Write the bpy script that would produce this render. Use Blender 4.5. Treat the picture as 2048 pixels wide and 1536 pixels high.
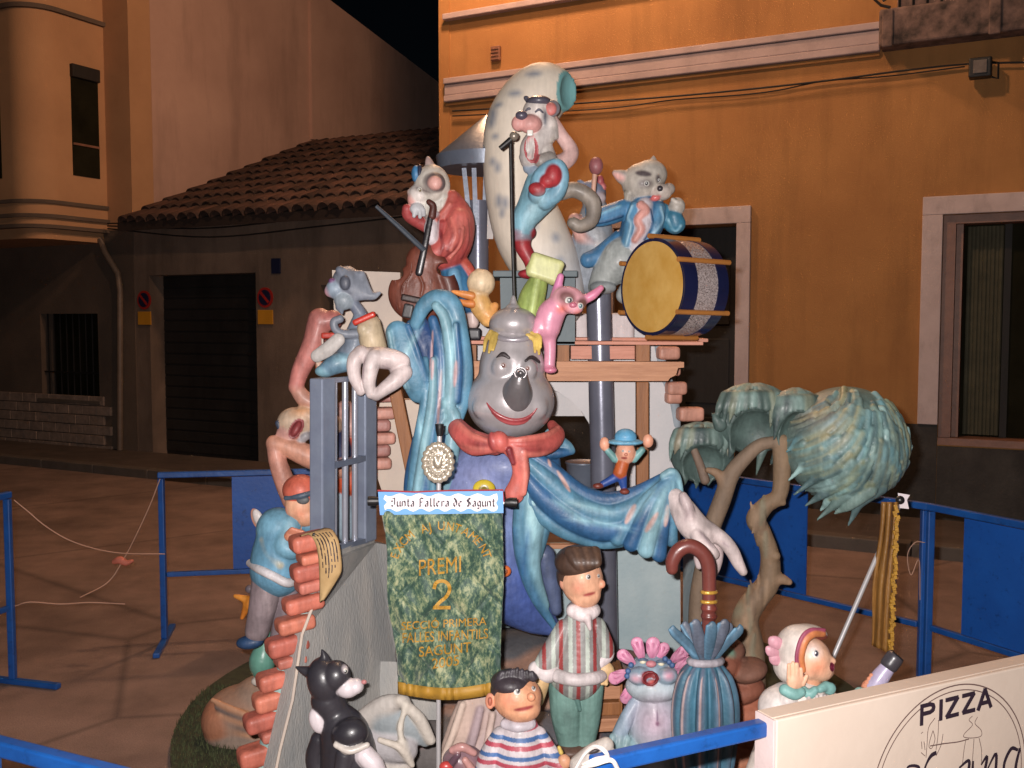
import bpy, bmesh, math, random
import numpy as np
from mathutils import Vector, Matrix
random.seed(7); RNG = np.random.default_rng(7)
SC = bpy.context.scene
for o in list(bpy.data.objects): bpy.data.objects.remove(o)
COLL = SC.collection
# ------------------------------------------------------------------ camera
F = 2000.0; EYE = 2.0; PITCH = math.atan(128.0 / F)
cam = bpy.data.cameras.new('camera'); cam.sensor_width = 36; cam.lens = F / 2048 * 36
cam.clip_start = 0.05; cam.clip_end = 400
camo = bpy.data.objects.new('camera', cam); COLL.objects.link(camo)
camo.location = (0, 0, EYE); camo.rotation_euler = (math.pi / 2 - PITCH, 0, 0)
SC.camera = camo
# ------------------------------------------------------------------ night sky, faint moonlight
w = bpy.data.worlds.new('World'); SC.world = w; w.use_nodes = True
nt = w.node_tree; bgn = nt.nodes['Background']
sky = nt.nodes.new('ShaderNodeTexSky'); sky.sky_type = 'NISHITA'; sky.sun_disc = False
sky.sun_elevation = math.radians(25); sky.sun_rotation = math.radians(200)
nt.links.new(sky.outputs[0], bgn.inputs[0]); bgn.inputs[1].default_value = 0.00035
sl = bpy.data.lights.new('moonlight', 'SUN'); sl.energy = 0.01; sl.angle = math.radians(0.5); sl.color = (1, .93, .82)
so = bpy.data.objects.new('moonlight', sl); COLL.objects.link(so)
so.rotation_euler = (math.radians(60), 0, math.radians(-20)); so.location = (0, 0, 30)
# the photographer's flash, just beside the lens
fl = bpy.data.lights.new('camera_flash', 'AREA'); fl.shape = 'RECTANGLE'; fl.size = 0.05; fl.size_y = 0.025
fl.energy = 165.0; fl.color = (1.0, 0.93, 0.90); fl.spread = math.radians(150)
flo = bpy.data.objects.new('camera_flash', fl); COLL.objects.link(flo)
flo.location = (-0.07, 0.03, EYE + 0.06); flo.rotation_euler = (math.pi / 2 - PITCH, 0, 0)
SC.view_settings.view_transform = 'Standard'; SC.view_settings.look = 'None'
SC.view_settings.gamma = 1; SC.view_settings.exposure = 0; SC.view_settings.use_curve_mapping = False
SC.cycles.max_bounces = 6; SC.cycles.diffuse_bounces = 3
# ------------------------------------------------------------------ pixel <-> place
CP, SP = math.cos(PITCH), math.sin(PITCH)
def P(px, py, D):
    a = (px - 1024) / F; b = -(py - 768) / F
    dy = CP + b * SP; dz = -SP + b * CP; t = D / dy
    return Vector((a * t, D, EYE + dz * t))
def G(px, py, z=0.0):
    """the point of height z seen at a pixel"""
    d = P(px, py, 1.0) - Vector((0, 0, EYE)); t = (z - EYE) / d.z
    return Vector((0, 0, EYE)) + d * t
def lin(c):
    return tuple(((v / 255) / 12.92 if v <= 10 else ((v / 255 + .055) / 1.055) ** 2.4) for v in c)
# ------------------------------------------------------------------ materials
MATS = {}
def nodes(name):
    m = bpy.data.materials.new(name); m.use_nodes = True; t = m.node_tree
    return m, t, t.nodes['Principled BSDF']
def N(t, kind, **kw):
    n = t.nodes.new(kind)
    for k, v in kw.items():
        if k.startswith('i_'): n.inputs[k[2:].replace('_', ' ')].default_value = v
        else: setattr(n, k, v)
    return n
def paint_mat(name, rough, bump=0.25, coat=0.0, mottle=0.22, metal=0.0):
    m, t, b = nodes(name)
    at = N(t, 'ShaderNodeVertexColor', layer_name='Col')
    tc = N(t, 'ShaderNodeTexCoord')
    n1 = N(t, 'ShaderNodeTexNoise', i_Scale=9.0, i_Detail=5.0, i_Roughness=.6)
    t.links.new(tc.outputs['Object'], n1.inputs['Vector'])
    mr = N(t, 'ShaderNodeMapRange'); mr.inputs[1].default_value = .3; mr.inputs[2].default_value = .7
    mr.inputs[3].default_value = 1 - mottle; mr.inputs[4].default_value = 1 + mottle * .35
    t.links.new(n1.outputs['Fac'], mr.inputs[0])
    mpx = N(t, 'ShaderNodeMapping'); mpx.inputs['Scale'].default_value = (60, 60, 9); mpx.inputs['Rotation'].default_value = (.3, .5, 0); t.links.new(tc.outputs['Object'], mpx.inputs[0])
    n3 = N(t, 'ShaderNodeTexNoise', i_Scale=1.0, i_Detail=3.0); t.links.new(mpx.outputs[0], n3.inputs['Vector'])
    ms_ = N(t, 'ShaderNodeMapRange'); ms_.inputs[1].default_value = .3; ms_.inputs[2].default_value = .7; ms_.inputs[3].default_value = 1 - mottle * .45; ms_.inputs[4].default_value = 1.06; t.links.new(n3.outputs['Fac'], ms_.inputs[0])
    mm_ = N(t, 'ShaderNodeMath', operation='MULTIPLY'); t.links.new(mr.outputs[0], mm_.inputs[0]); t.links.new(ms_.outputs[0], mm_.inputs[1]); mr = mm_
    mx = N(t, 'ShaderNodeMix', data_type='RGBA', blend_type='MULTIPLY'); mx.inputs[0].default_value = 1
    t.links.new(at.outputs['Color'], mx.inputs[6]); t.links.new(mr.outputs[0], mx.inputs[7])
    t.links.new(mx.outputs[2], b.inputs['Base Color'])
    n2 = N(t, 'ShaderNodeTexNoise', i_Scale=55.0, i_Detail=4.0)
    t.links.new(tc.outputs['Object'], n2.inputs['Vector'])
    bp = N(t, 'ShaderNodeBump', i_Strength=bump, i_Distance=.006)
    t.links.new(n2.outputs['Fac'], bp.inputs['Height']); t.links.new(bp.outputs[0], b.inputs['Normal'])
    rr = N(t, 'ShaderNodeMapRange'); rr.inputs[3].default_value = rough - .08; rr.inputs[4].default_value = rough + .14
    t.links.new(n1.outputs['Fac'], rr.inputs[0]); t.links.new(rr.outputs[0], b.inputs['Roughness'])
    b.inputs['Coat Weight'].default_value = coat; b.inputs['Coat Roughness'].default_value = .2
    b.inputs['Metallic'].default_value = metal
    MATS[name] = m; return m
def flat_mat(name, rgb, rough=.6, metal=0.0, var=.25, scale=6.0, bump=.2, bscale=40.0, coat=0.0, rgb2=None, detail=6.0, stretch=None, spec=None):
    m, t, b = nodes(name)
    tc = N(t, 'ShaderNodeTexCoord')
    mp = N(t, 'ShaderNodeMapping')
    if stretch: mp.inputs['Scale'].default_value = stretch
    t.links.new(tc.outputs['Object'], mp.inputs[0])
    n1 = N(t, 'ShaderNodeTexNoise', i_Scale=scale, i_Detail=detail, i_Roughness=.6)
    t.links.new(mp.outputs[0], n1.inputs['Vector'])
    cr = N(t, 'ShaderNodeValToRGB')
    c = lin(rgb); c2 = lin(rgb2) if rgb2 else tuple(v * (1 - var) for v in c)
    cr.color_ramp.elements[0].position = .32; cr.color_ramp.elements[1].position = .68
    cr.color_ramp.elements[0].color = (*c2, 1); cr.color_ramp.elements[1].color = (*c, 1)
    t.links.new(n1.outputs['Fac'], cr.inputs[0]); t.links.new(cr.outputs[0], b.inputs['Base Color'])
    b.inputs['Roughness'].default_value = rough; b.inputs['Metallic'].default_value = metal
    b.inputs['Coat Weight'].default_value = coat
    if spec is not None: b.inputs['Specular IOR Level'].default_value = spec
    if bump:
        n2 = N(t, 'ShaderNodeTexNoise', i_Scale=bscale, i_Detail=5.0)
        t.links.new(mp.outputs[0], n2.inputs['Vector'])
        bp = N(t, 'ShaderNodeBump', i_Strength=bump, i_Distance=.01)
        t.links.new(n2.outputs['Fac'], bp.inputs['Height']); t.links.new(bp.outputs[0], b.inputs['Normal'])
    MATS[name] = m; return m
paint_mat('sculpture_paint', .5, coat=.04, bump=.35, mottle=.42)
paint_mat('smooth_paint', .5, bump=.15, mottle=.1)
paint_mat('gloss_paint', .34, bump=.15, coat=.18)
paint_mat('matte_paint', .7, bump=.5)
paint_mat('metal_paint', .29, bump=.08, metal=.32, mottle=.14, coat=.25)
# ------------------------------------------------------------------ objects
def tag(o, label=None, cat=None, group=None, kind=None):
    if label: o['label'] = label
    if cat: o['category'] = cat
    if group: o['group'] = group
    if kind: o['kind'] = kind
    return o
def thing(name, label, cat, base, group=None):
    o = bpy.data.objects.new(name, None); COLL.objects.link(o); o.location = base
    o.empty_display_size = .05
    return tag(o, label, cat, group)
def root_loc(o):
    v = Vector((0, 0, 0))
    while o is not None: v = v + o.location; o = o.parent
    return v
def mk(name, V, faces, mat, parent=None, cols=None, smooth=False, base=None):
    """one mesh object from world coordinates"""
    V = np.asarray([tuple(v) for v in V], dtype=np.float64).reshape(-1, 3) if not isinstance(V, np.ndarray) else V.astype(np.float64)
    me = bpy.data.meshes.new(name)
    off = root_loc(parent) if parent is not None else (Vector(base) if base is not None else Vector(V.mean(axis=0)))
    V = V - np.array(off)
    if isinstance(faces, np.ndarray):
        n = len(faces); k = faces.shape[1]
        me.vertices.add(len(V)); me.vertices.foreach_set('co', V.ravel().astype(np.float32))
        me.loops.add(n * k); me.loops.foreach_set('vertex_index', faces.ravel().astype(np.int32))
        me.polygons.add(n); me.polygons.foreach_set('loop_start', np.arange(0, n * k, k, dtype=np.int32))
        me.update(calc_edges=True)
    else:
        me.from_pydata([tuple(v) for v in V], [], faces); me.update()
    if smooth: me.polygons.foreach_set('use_smooth', np.ones(len(me.polygons), dtype=bool))
    if cols is not None:
        ca = me.color_attributes.new('Col', 'FLOAT_COLOR', 'POINT')
        c4 = np.ones((len(V), 4), dtype=np.float32); c4[:, :3] = cols
        ca.data.foreach_set('color', c4.ravel())
    me.materials.append(MATS[mat] if isinstance(mat, str) else mat)
    o = bpy.data.objects.new(name, me); COLL.objects.link(o)
    if parent is not None: o.parent = parent
    else: o.location = off
    return o
class MB:
    """collects simple solids into one mesh"""
    def __init__(s): s.v = []; s.f = []
    def add(s, V, Fs):
        n = len(s.v); s.v += [Vector(v) for v in V]; s.f += [tuple(i + n for i in f) for f in Fs]; return s
    def hexa(s, a):  # 8 corners: bottom loop 0-3, top loop 4-7
        return s.add(a, [(3, 2, 1, 0), (4, 5, 6, 7), (0, 1, 5, 4), (1, 2, 6, 5), (2, 3, 7, 6), (3, 0, 4, 7)])
    def obox(s, c, ax, ay, az, b=0.0):
        c, ax, ay, az = map(Vector, (c, ax, ay, az))
        if b <= 0:
            return s.hexa([c - ax - ay - az, c + ax - ay - az, c + ax + ay - az, c - ax + ay - az,
                           c - ax - ay + az, c + ax - ay + az, c + ax + ay + az, c - ax + ay + az])
        bm = bmesh.new(); bmesh.ops.create_cube(bm, size=2)
        la = [ax.length, ay.length, az.length]; dirs = [ax.normalized(), ay.normalized(), az.normalized()]
        for v in bm.verts: v.co = Vector((v.co.x * la[0], v.co.y * la[1], v.co.z * la[2]))
        bmesh.ops.bevel(bm, geom=bm.edges[:] , offset=min(b, min(la) * .9), segments=2, profile=.5, affect='EDGES')
        bm.verts.index_update()
        V = [c + dirs[0] * v.co.x + dirs[1] * v.co.y + dirs[2] * v.co.z for v in bm.verts]
        Fs = [tuple(v.index for v in f.verts) for f in bm.faces]; bm.free()
        return s.add(V, Fs)
    def bar(s, a, b, w, h=None, up=(0, 0, 1), bev=0.0):
        a, b = Vector(a), Vector(b); d = (b - a); ln = d.length; d.normalize(); up = Vector(up)
        sx = d.cross(up)
        if sx.length < 1e-4: sx = d.cross(Vector((0, 1, 0)))
        sx.normalize(); u = sx.cross(d).normalized(); h = h or w
        return s.obox((a + b) / 2, d * ln / 2, sx * w / 2, u * h / 2, bev)
    def tube(s, pts, r, n=10, cap=True):
        pts = [Vector(p) for p in pts]; rs = r if isinstance(r, (list, tuple)) else [r] * len(pts)
        V = []; Fs = []; ref = None
        for i, p in enumerate(pts):
            d = (pts[min(i + 1, len(pts) - 1)] - pts[max(i - 1, 0)]).normalized()
            if ref is None:
                ref = d.cross(Vector((0, 0, 1)))
                if ref.length < .1: ref = d.cross(Vector((1, 0, 0)))
            ref = (ref - d * ref.dot(d)).normalized(); q = d.cross(ref)
            for k in range(n):
                a = 2 * math.pi * k / n; V.append(p + (ref * math.cos(a) + q * math.sin(a)) * rs[i])
        for i in range(len(pts) - 1):
            for k in range(n):
                k2 = (k + 1) % n; Fs.append((i * n + k, i * n + k2, (i + 1) * n + k2, (i + 1) * n + k))
        if cap:
            Fs.append(tuple(range(n - 1, -1, -1))); Fs.append(tuple((len(pts) - 1) * n + k for k in range(n)))
        return s.add(V, Fs)
    def prism(s, loop, ext):  # closed planar loop of points, extruded by vector
        n = len(loop); ext = Vector(ext); V = [Vector(p) for p in loop] + [Vector(p) + ext for p in loop]
        Fs = [tuple(range(n)), tuple(range(2 * n - 1, n - 1, -1))] + [(i, i + n, (i + 1) % n + n, (i + 1) % n) for i in range(n)]
        return s.add(V, Fs)
    def lathe(s, c, prof, axis=(0, 0, 1), n=32, lob=None):
        c = Vector(c); ax = Vector(axis).normalized(); e1 = ax.cross(Vector((0, 1, 0)))
        if e1.length < .1: e1 = ax.cross(Vector((1, 0, 0)))
        e1.normalize(); e2 = ax.cross(e1); V = []; Fs = []
        for r, z in prof:
            for k in range(n):
                a = 2 * math.pi * k / n; rr = r * (lob(a, z) if lob else 1); V.append(c + ax * z + (e1 * math.cos(a) + e2 * math.sin(a)) * rr)
        for i in range(len(prof) - 1):
            for k in range(n):
                k2 = (k + 1) % n; Fs.append((i * n + k, i * n + k2, (i + 1) * n + k2, (i + 1) * n + k))
        Fs.append(tuple(range(n - 1, -1, -1))); Fs.append(tuple((len(prof) - 1) * n + k for k in range(n)))
        return s.add(V, Fs)
    def build(s, name, mat, parent=None, smooth=False, base=None, col=None):
        cols = None
        if col is not None: cols = np.tile(np.array(lin(col), dtype=np.float32), (len(s.v), 1))
        o = mk(name, s.v, s.f, mat, parent, cols=cols, smooth=smooth, base=base)
        if smooth:
            bm = bmesh.new(); bm.from_mesh(o.data); bmesh.ops.recalc_face_normals(bm, faces=bm.faces[:])
            for e in bm.edges:
                if len(e.link_faces) == 2 and e.calc_face_angle(0) > .7: e.smooth = False
            bm.to_mesh(o.data); bm.free()
        else:
            bm = bmesh.new(); bm.from_mesh(o.data); bmesh.ops.recalc_face_normals(bm, faces=bm.faces[:]); bm.to_mesh(o.data); bm.free()
        return o
def copy_tree(o, parent=None):
    c = o.copy(); COLL.objects.link(c); c.parent = parent
    for ch in list(o.children): copy_tree(ch, c)
    return c
def spline(pts, n=6):
    """Catmull-Rom through tuples of any length"""
    A = [np.array(p, float) for p in pts]; A = [2 * A[0] - A[1]] + A + [2 * A[-1] - A[-2]]; out = []
    for i in range(1, len(A) - 2):
        for k in range(n):
            t = k / n; p0, p1, p2, p3 = A[i - 1:i + 3]
            out.append(.5 * (2 * p1 + (p2 - p0) * t + (2 * p0 - 5 * p1 + 4 * p2 - p3) * t * t + (3 * p1 - p0 - 3 * p2 + p3) * t ** 3))
    out.append(A[-2]); return out
# ------------------------------------------------------------------ modelled (carton) sculpture: blended solids -> one skin
class Sculpt:
    """Solids are given by where they show in the photograph, at depth D (metres from the lens) and d pixels nearer than that."""
    def __init__(s, D, k=5.0, res=2.5):
        s.D = D; s.s = D / F; s.k = k * s.s; s.h = res * s.s; s.pr = []; s.pt = []
    def w(s, x, y, d=0.0): return np.array(P(x, y, s.D - d * s.s))
    def _add(s, fn, lo, hi, col, k=None, sub=False, bl=None, late=False):
        s.pr.append(dict(fn=fn, lo=np.array(lo), hi=np.array(hi), col=col if callable(col) else np.array(lin(col)), k=s.k if k is None else k * s.s, sub=sub, bl=bl, ord=2 if late else (1 if sub else 0))); return s
    def _ell(s, x, y, d, rx, ry, rd, rot, yaw):
        c = s.w(x, y, d); r = np.array([rx, rd, ry]) * s.s
        R = (Matrix.Rotation(math.radians(yaw), 3, 'Z') @ Matrix.Rotation(math.radians(-rot), 3, 'Y')); R = np.array(R)
        def fn(p):
            q = (p - c) @ R; k0 = np.sqrt(((q / r) ** 2).sum(-1)); k1 = np.sqrt(((q / r ** 2) ** 2).sum(-1)) + 1e-9
            return k0 * (k0 - 1) / k1
        m = r.max(); return fn, c - m, c + m
    def E(s, x, y, rx, ry, col, d=0, rd=None, rot=0, yaw=0, k=None, sub=False, bl=None, late=False):
        return s._add(*s._ell(x, y, d, rx, ry, rd or min(rx, ry), rot, yaw), col, k, sub, bl, late)
    def paint(s, x, y, rx, ry, col, d=0, rd=60, rot=0, soft=.25, amt=1.0):
        fn, lo, hi = s._ell(x, y, d, rx, ry, rd, rot, 0); s.pt.append((fn, soft * min(rx, ry) * s.s, np.array(lin(col)), amt)); return s
    def C(s, pts, col, n=5, fl=1.0, k=None, sub=False, bl=None, late=False):
        """limb through (x, y, r[, d])"""
        q = [(p[0], p[1], p[3] if len(p) > 3 else 0.0, p[2]) for p in pts]
        if n > 1 and len(q) > 2: q = spline(q, n)
        ctr = np.array([s.w(a[0], a[1], a[2]) for a in q]); rad = np.array([max(a[3], .5) for a in q]) * s.s
        rm = rad.max() * max(1, fl)
        def segf(i):
            a, b = ctr[i], ctr[i + 1]; ba = b - a; bb = max(ba @ ba, 1e-12); r0, r1 = rad[i], rad[i + 1]
            def f_(p):
                pa = p - a; t = np.clip((pa @ ba) / bb, 0, 1); e = pa - t[..., None] * ba
                if fl != 1: e = e * np.array([1, 1 / fl, 1])
                return (np.sqrt(np.einsum('...i,...i->...', e, e)) - (r0 + t * (r1 - r0))) * min(1, fl)
            return f_
        segs = [(segf(i), np.minimum(ctr[i], ctr[i + 1]) - rm, np.maximum(ctr[i], ctr[i + 1]) + rm) for i in range(len(ctr) - 1)]
        def fn(p):
            best = None
            for f_, _, _ in segs:
                dd = f_(p); best = dd if best is None else np.minimum(best, dd)
            return best
        s._add(fn, ctr.min(0) - rm, ctr.max(0) + rm, col, k, sub, bl, late); s.pr[-1]['segs'] = segs
        return s
    def B(s, x, y, hx, hy, col, d=0, hd=10, rot=0, yaw=0, rnd=3, k=None, sub=False):
        c = s.w(x, y, d); hs = np.array([hx - rnd, hd - rnd, hy - rnd]) * s.s; rr = rnd * s.s
        R = np.array(Matrix.Rotation(math.radians(yaw), 3, 'Z') @ Matrix.Rotation(math.radians(-rot), 3, 'Y'))
        def fn(p):
            q = np.abs((p - c) @ R) - hs
            return np.sqrt((np.maximum(q, 0) ** 2).sum(-1)) + np.minimum(q.max(-1), 0) - rr
        m = np.linalg.norm(hs) + rr
        return s._add(fn, c - m, c + m, col, k, sub)
    def on(s, x, y, off=0.0):
        """how far in front of the base depth the skin stands at this pixel (in pixels)"""
        ds = np.linspace(260, -160, 420); pts = np.array([s.w(x, y, d) for d in ds]); f = np.full(len(ds), 9.)
        for q in s.pr:
            if not q['sub']: f = np.minimum(f, q['fn'](pts))
        i = np.argmax(f < 0)
        return (ds[i] if f[i] < 0 else 0.0) + off
    def build(s, name, parent, mat='sculpture_paint', bl=None):
        h = s.h; sol = [q for q in s.pr if not q['sub']]
        lo = np.min([q['lo'] for q in sol], 0) - 4 * h; hi = np.max([q['hi'] for q in sol], 0) + 4 * h
        n = np.ceil((hi - lo) / h).astype(int) + 1
        Fd = np.full(n, 1.0, dtype=np.float32)
        for q in sorted(s.pr, key=lambda q: q['ord']):
            k = q['k']; mg = k + 3 * h
            a = np.clip(np.floor((q['lo'] - mg - lo) / h).astype(int), 0, n); b = np.clip(np.ceil((q['hi'] + mg - lo) / h).astype(int) + 1, 0, n)
            if (b <= a).any(): continue
            ax_ = [lo[i] + h * np.arange(a[i], b[i]) for i in range(3)]; sl_ = (slice(a[0], b[0]), slice(a[1], b[1]), slice(a[2], b[2])); cur = Fd[sl_]
            if 'segs' in q:
                dd = np.full(cur.shape, 1.0, dtype=np.float32)
                for f_, l_, h_ in q['segs']:
                    a2 = np.clip(np.floor((l_ - mg - lo) / h).astype(int), a, b) - a; b2 = np.clip(np.ceil((h_ + mg - lo) / h).astype(int) + 1, a, b) - a
                    if (b2 <= a2).any(): continue
                    p = np.stack(np.meshgrid(*[ax_[i][a2[i]:b2[i]] for i in range(3)], indexing='ij'), -1); s2 = tuple(slice(a2[i], b2[i]) for i in range(3))
                    dd[s2] = np.minimum(dd[s2], f_(p))
            else:
                dd = q['fn'](np.stack(np.meshgrid(*ax_, indexing='ij'), -1))
            if q['sub']:
                Fd[sl_] = np.maximum(cur, -dd)
            else:
                m = np.minimum(cur, dd)
                if k > 0: m = m - np.maximum(k - np.abs(cur - dd), 0) ** 2 / (4 * k)
                Fd[sl_] = m
        V, Q = surface_net(Fd, lo, h)
        # paint
        blw = (bl if bl is not None else 2.5) * s.s
        dm = np.full(len(V), 9.0); acc = []
        for q in sol:
            mg = blw + 3 * h; near = np.nonzero(((V > q['lo'] - mg) & (V < q['hi'] + mg)).all(1))[0]
            if not len(near): continue
            pv = V[near]
            if 'segs' in q:
                d_ = np.full(len(near), 9.0)
                for f_, l_, h_ in q['segs']:
                    i_ = np.nonzero(((pv > l_ - mg) & (pv < h_ + mg)).all(1))[0]
                    if len(i_): d_[i_] = np.minimum(d_[i_], f_(pv[i_]))
            else: d_ = q['fn'](pv)
            acc.append((q, near, d_)); dm[near] = np.minimum(dm[near], d_)
        cols = np.zeros((len(V), 3)); ws = np.zeros(len(V))
        for q, near, d_ in acc:
            wgt = np.clip(1 - (d_ - dm[near]) / blw, 0, 1) ** 2; i_ = np.nonzero(wgt > 0)[0]; c = q['col']
            cols[near[i_]] += wgt[i_, None] * (c(V[near[i_]]) if callable(c) else c); ws[near[i_]] += wgt[i_]
        cols /= np.maximum(ws, 1e-9)[:, None]
        late_ = np.zeros(len(V), bool)
        for q in sol:
            if q['ord'] == 2: late_ |= q['fn'](V) < 1.2 * h
        for q in s.pr:
            if q['sub']:
                mk_ = (np.abs(q['fn'](V)) < 2.0 * h) & ~late_
                if not callable(q['col']): cols[mk_] = q['col']
        for fn, soft, c, amt in s.pt:
            a = np.clip(.5 - fn(V) / max(soft, 1e-6) * .5, 0, 1)[:, None] * amt
            cols = cols * (1 - a) + c * a
        return mk(name, V, Q, mat, parent, cols=cols, smooth=True)
def surface_net(Fd, lo, h):
    S = Fd < 0; nx, ny, nz = Fd.shape
    cnt = np.zeros((nx - 1, ny - 1, nz - 1), np.int8)
    for i in (0, 1):
        for j in (0, 1):
            for k in (0, 1): cnt += S[i:nx - 1 + i, j:ny - 1 + j, k:nz - 1 + k]
    act = (cnt > 0) & (cnt < 8); ids = np.argwhere(act); idx = np.full(act.shape, -1, np.int32); idx[act] = np.arange(len(ids))
    pos = np.zeros((len(ids), 3)); c = np.zeros(len(ids))
    corners = [(i, j, k) for i in (0, 1) for j in (0, 1) for k in (0, 1)]
    fv = {q: Fd[ids[:, 0] + q[0], ids[:, 1] + q[1], ids[:, 2] + q[2]].astype(float) for q in corners}
    for q in corners:
        for ax in range(3):
            if q[ax] == 0:
                r = list(q); r[ax] = 1; r = tuple(r); f0, f1 = fv[q], fv[r]; m = (f0 < 0) != (f1 < 0)
                t = f0[m] / (f0[m] - f1[m]); pt = np.tile(np.array(q, float), (m.sum(), 1)); pt[:, ax] += t
                pos[m] += pt; c[m] += 1
    V = lo + h * (ids + pos / c[:, None]); Q = []
    for ax in range(3):
        a, b = (ax + 1) % 3, (ax + 2) % 3
        s0 = [slice(None)] * 3; s1 = [slice(None)] * 3; s0[ax] = slice(0, -1); s1[ax] = slice(1, None)
        A = S[tuple(s0)]; B_ = S[tuple(s1)]; e = np.argwhere(A != B_); e = e[(e[:, a] > 0) & (e[:, b] > 0) & (e[:, a] < Fd.shape[a] - 1) & (e[:, b] < Fd.shape[b] - 1)]
        if not len(e): continue
        def cell(da, db):
            q = e.copy(); q[:, a] += da; q[:, b] += db; return idx[q[:, 0], q[:, 1], q[:, 2]]
        qd = np.stack([cell(-1, -1), cell(0, -1), cell(0, 0), cell(-1, 0)], 1)
        flip = ~A[e[:, 0], e[:, 1], e[:, 2]]; qd[flip] = qd[flip][:, ::-1]; Q.append(qd)
    Q = np.concatenate(Q); Q = Q[(Q >= 0).all(1)]
    # one relaxation pass to take the grid steps off
    nb = np.zeros_like(V); ct = np.zeros(len(V))
    for i in range(4):
        np.add.at(nb, Q[:, i], V[Q[:, (i + 1) % 4]]); np.add.at(ct, Q[:, i], 1)
    V = .6 * V + .4 * nb / np.maximum(ct, 1)[:, None]
    return V, Q
def figure(name, label, cat, D, bx, by, group=None): return thing(name, label, cat, P(bx, by, D), group)
def eye(parent, sc, x, y, r, white=(235, 232, 225), iris=(40, 40, 50), look=(0, 0), off=-.4, asp=1.0):
    """eyeball with a dark pupil set into the skin"""
    d = sc.on(x, y, off * r); b = Sculpt(sc.D, 0, max(r / 4.5, 1.0))
    b.E(x, y, r, r * asp, white, d=d, rd=r); b.paint(x + look[0], y + look[1], r * .55, r * .62 * asp, iris, d=d + r * .7, rd=r * 3, soft=.25)
    b.paint(x + look[0] - r * .15, y + look[1] - r * .2, r * .16, r * .16, (250, 250, 250), d=d + r * .8, rd=r * 3, soft=.3)
    return b.build('eye', parent, 'gloss_paint')
# ================================================================== the place: street, houses
flat_mat('asphalt', (156, 130, 118), .9, rgb2=(120, 98, 88), scale=2.2, bump=.6, bscale=90, detail=10)
flat_mat('pavement', (92, 78, 70), .9, rgb2=(70, 60, 54), scale=2.5, bump=.4, bscale=60)
flat_mat('kerb_stone', (98, 88, 80), .85, scale=5)
flat_mat('orange_render', (174, 124, 72), .88, rgb2=(154, 106, 60), scale=.9, detail=9, bump=.35, bscale=120)
flat_mat('pink_moulding', (178, 158, 158), .8, rgb2=(160, 142, 142), scale=2.0, bump=.15)
flat_mat('white_trim', (200, 182, 180), .8, rgb2=(182, 164, 162), scale=3.0, bump=.15)
flat_mat('dado', (70, 66, 62), .85, rgb2=(52, 48, 46), scale=3.0, bump=.4)
flat_mat('stone', (128, 104, 96), .9, rgb2=(52, 44, 42), scale=7.0, bump=.8, bscale=18)
flat_mat('brown_frame', (140, 98, 78), .5, rgb2=(120, 82, 66), scale=8)
flat_mat('dark_glass', (40, 38, 28), .4, var=.5, scale=2.0, bump=0, spec=.0)
flat_mat('dark_wood', (34, 30, 28), .7, var=.4, scale=2.0, stretch=(8, 8, 1))
flat_mat('black_iron', (26, 25, 26), .5, var=.3)
flat_mat('cable', (30, 27, 26), .7, var=.2, bump=0)
flat_mat('grey_render', (132, 112, 98), .9, rgb2=(104, 88, 78), scale=1.1, bump=.4, bscale=60)
flat_mat('pale_render', (196, 160, 144), .9, rgb2=(172, 138, 124), scale=.5, bump=.25, bscale=60)
flat_mat('cream_render', (190, 146, 108), .88, rgb2=(170, 128, 94), scale=.8, bump=.2, bscale=80)
flat_mat('dark_render', (104, 88, 76), .9, rgb2=(82, 70, 62), scale=1.0, bump=.4, bscale=60)
flat_mat('facing_brick', (150, 130, 118), .85, rgb2=(120, 104, 94), scale=9, bump=.6, bscale=30)
flat_mat('roof_tile', (92, 62, 50), .9, rgb2=(50, 38, 34), scale=4, bump=.5, bscale=30)
flat_mat('roof_bed', (60, 46, 40), .95)
flat_mat('metal_shutter', (40, 38, 38), .55, var=.3, scale=3)
flat_mat('sign_white', (200, 190, 182), .5, var=.1)
flat_mat('sign_red', (170, 40, 34), .5, var=.1)
flat_mat('sign_blue', (24, 30, 60), .5, var=.1)
flat_mat('sign_yellow', (200, 140, 40), .5, var=.1)
flat_mat('downpipe', (116, 100, 88), .5, var=.3)
def overlay(name, sc_, stretch, lo_, hi_, dark, seed=0.0, vor=False):
    """grain, stains or tile-to-tile variation multiplied over a material's colour"""
    m = MATS[name]; t = m.node_tree; b = t.nodes['Principled BSDF']; src = b.inputs['Base Color'].links[0].from_socket
    tc = N(t, 'ShaderNodeTexCoord'); mp = N(t, 'ShaderNodeMapping'); mp.inputs['Scale'].default_value = stretch; mp.inputs['Location'].default_value = (seed, seed, seed); t.links.new(tc.outputs['Object'], mp.inputs[0])
    if vor: n = N(t, 'ShaderNodeTexVoronoi', feature='DISTANCE_TO_EDGE', i_Scale=sc_); out = n.outputs['Distance']
    else: n = N(t, 'ShaderNodeTexNoise', i_Scale=sc_, i_Detail=6.0, i_Roughness=.65); out = n.outputs['Fac']
    t.links.new(mp.outputs[0], n.inputs['Vector']); r = N(t, 'ShaderNodeMapRange'); r.inputs[1].default_value = lo_; r.inputs[2].default_value = hi_; r.inputs[3].default_value = dark; r.inputs[4].default_value = 1.0; t.links.new(out, r.inputs[0])
    mx = N(t, 'ShaderNodeMix', data_type='RGBA', blend_type='MULTIPLY'); mx.inputs[0].default_value = 1; t.links.new(src, mx.inputs[6]); t.links.new(r.outputs[0], mx.inputs[7]); t.links.new(mx.outputs[2], b.inputs['Base Color'])
overlay('asphalt', 160, (1, 1, 1), .35, .6, .62); overlay('asphalt', .55, (1, 1, 1), .36, .52, .72, 3.0); overlay('asphalt', .35, (1, 1, 1), .0, .012, .6, 5.0, True)
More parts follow.
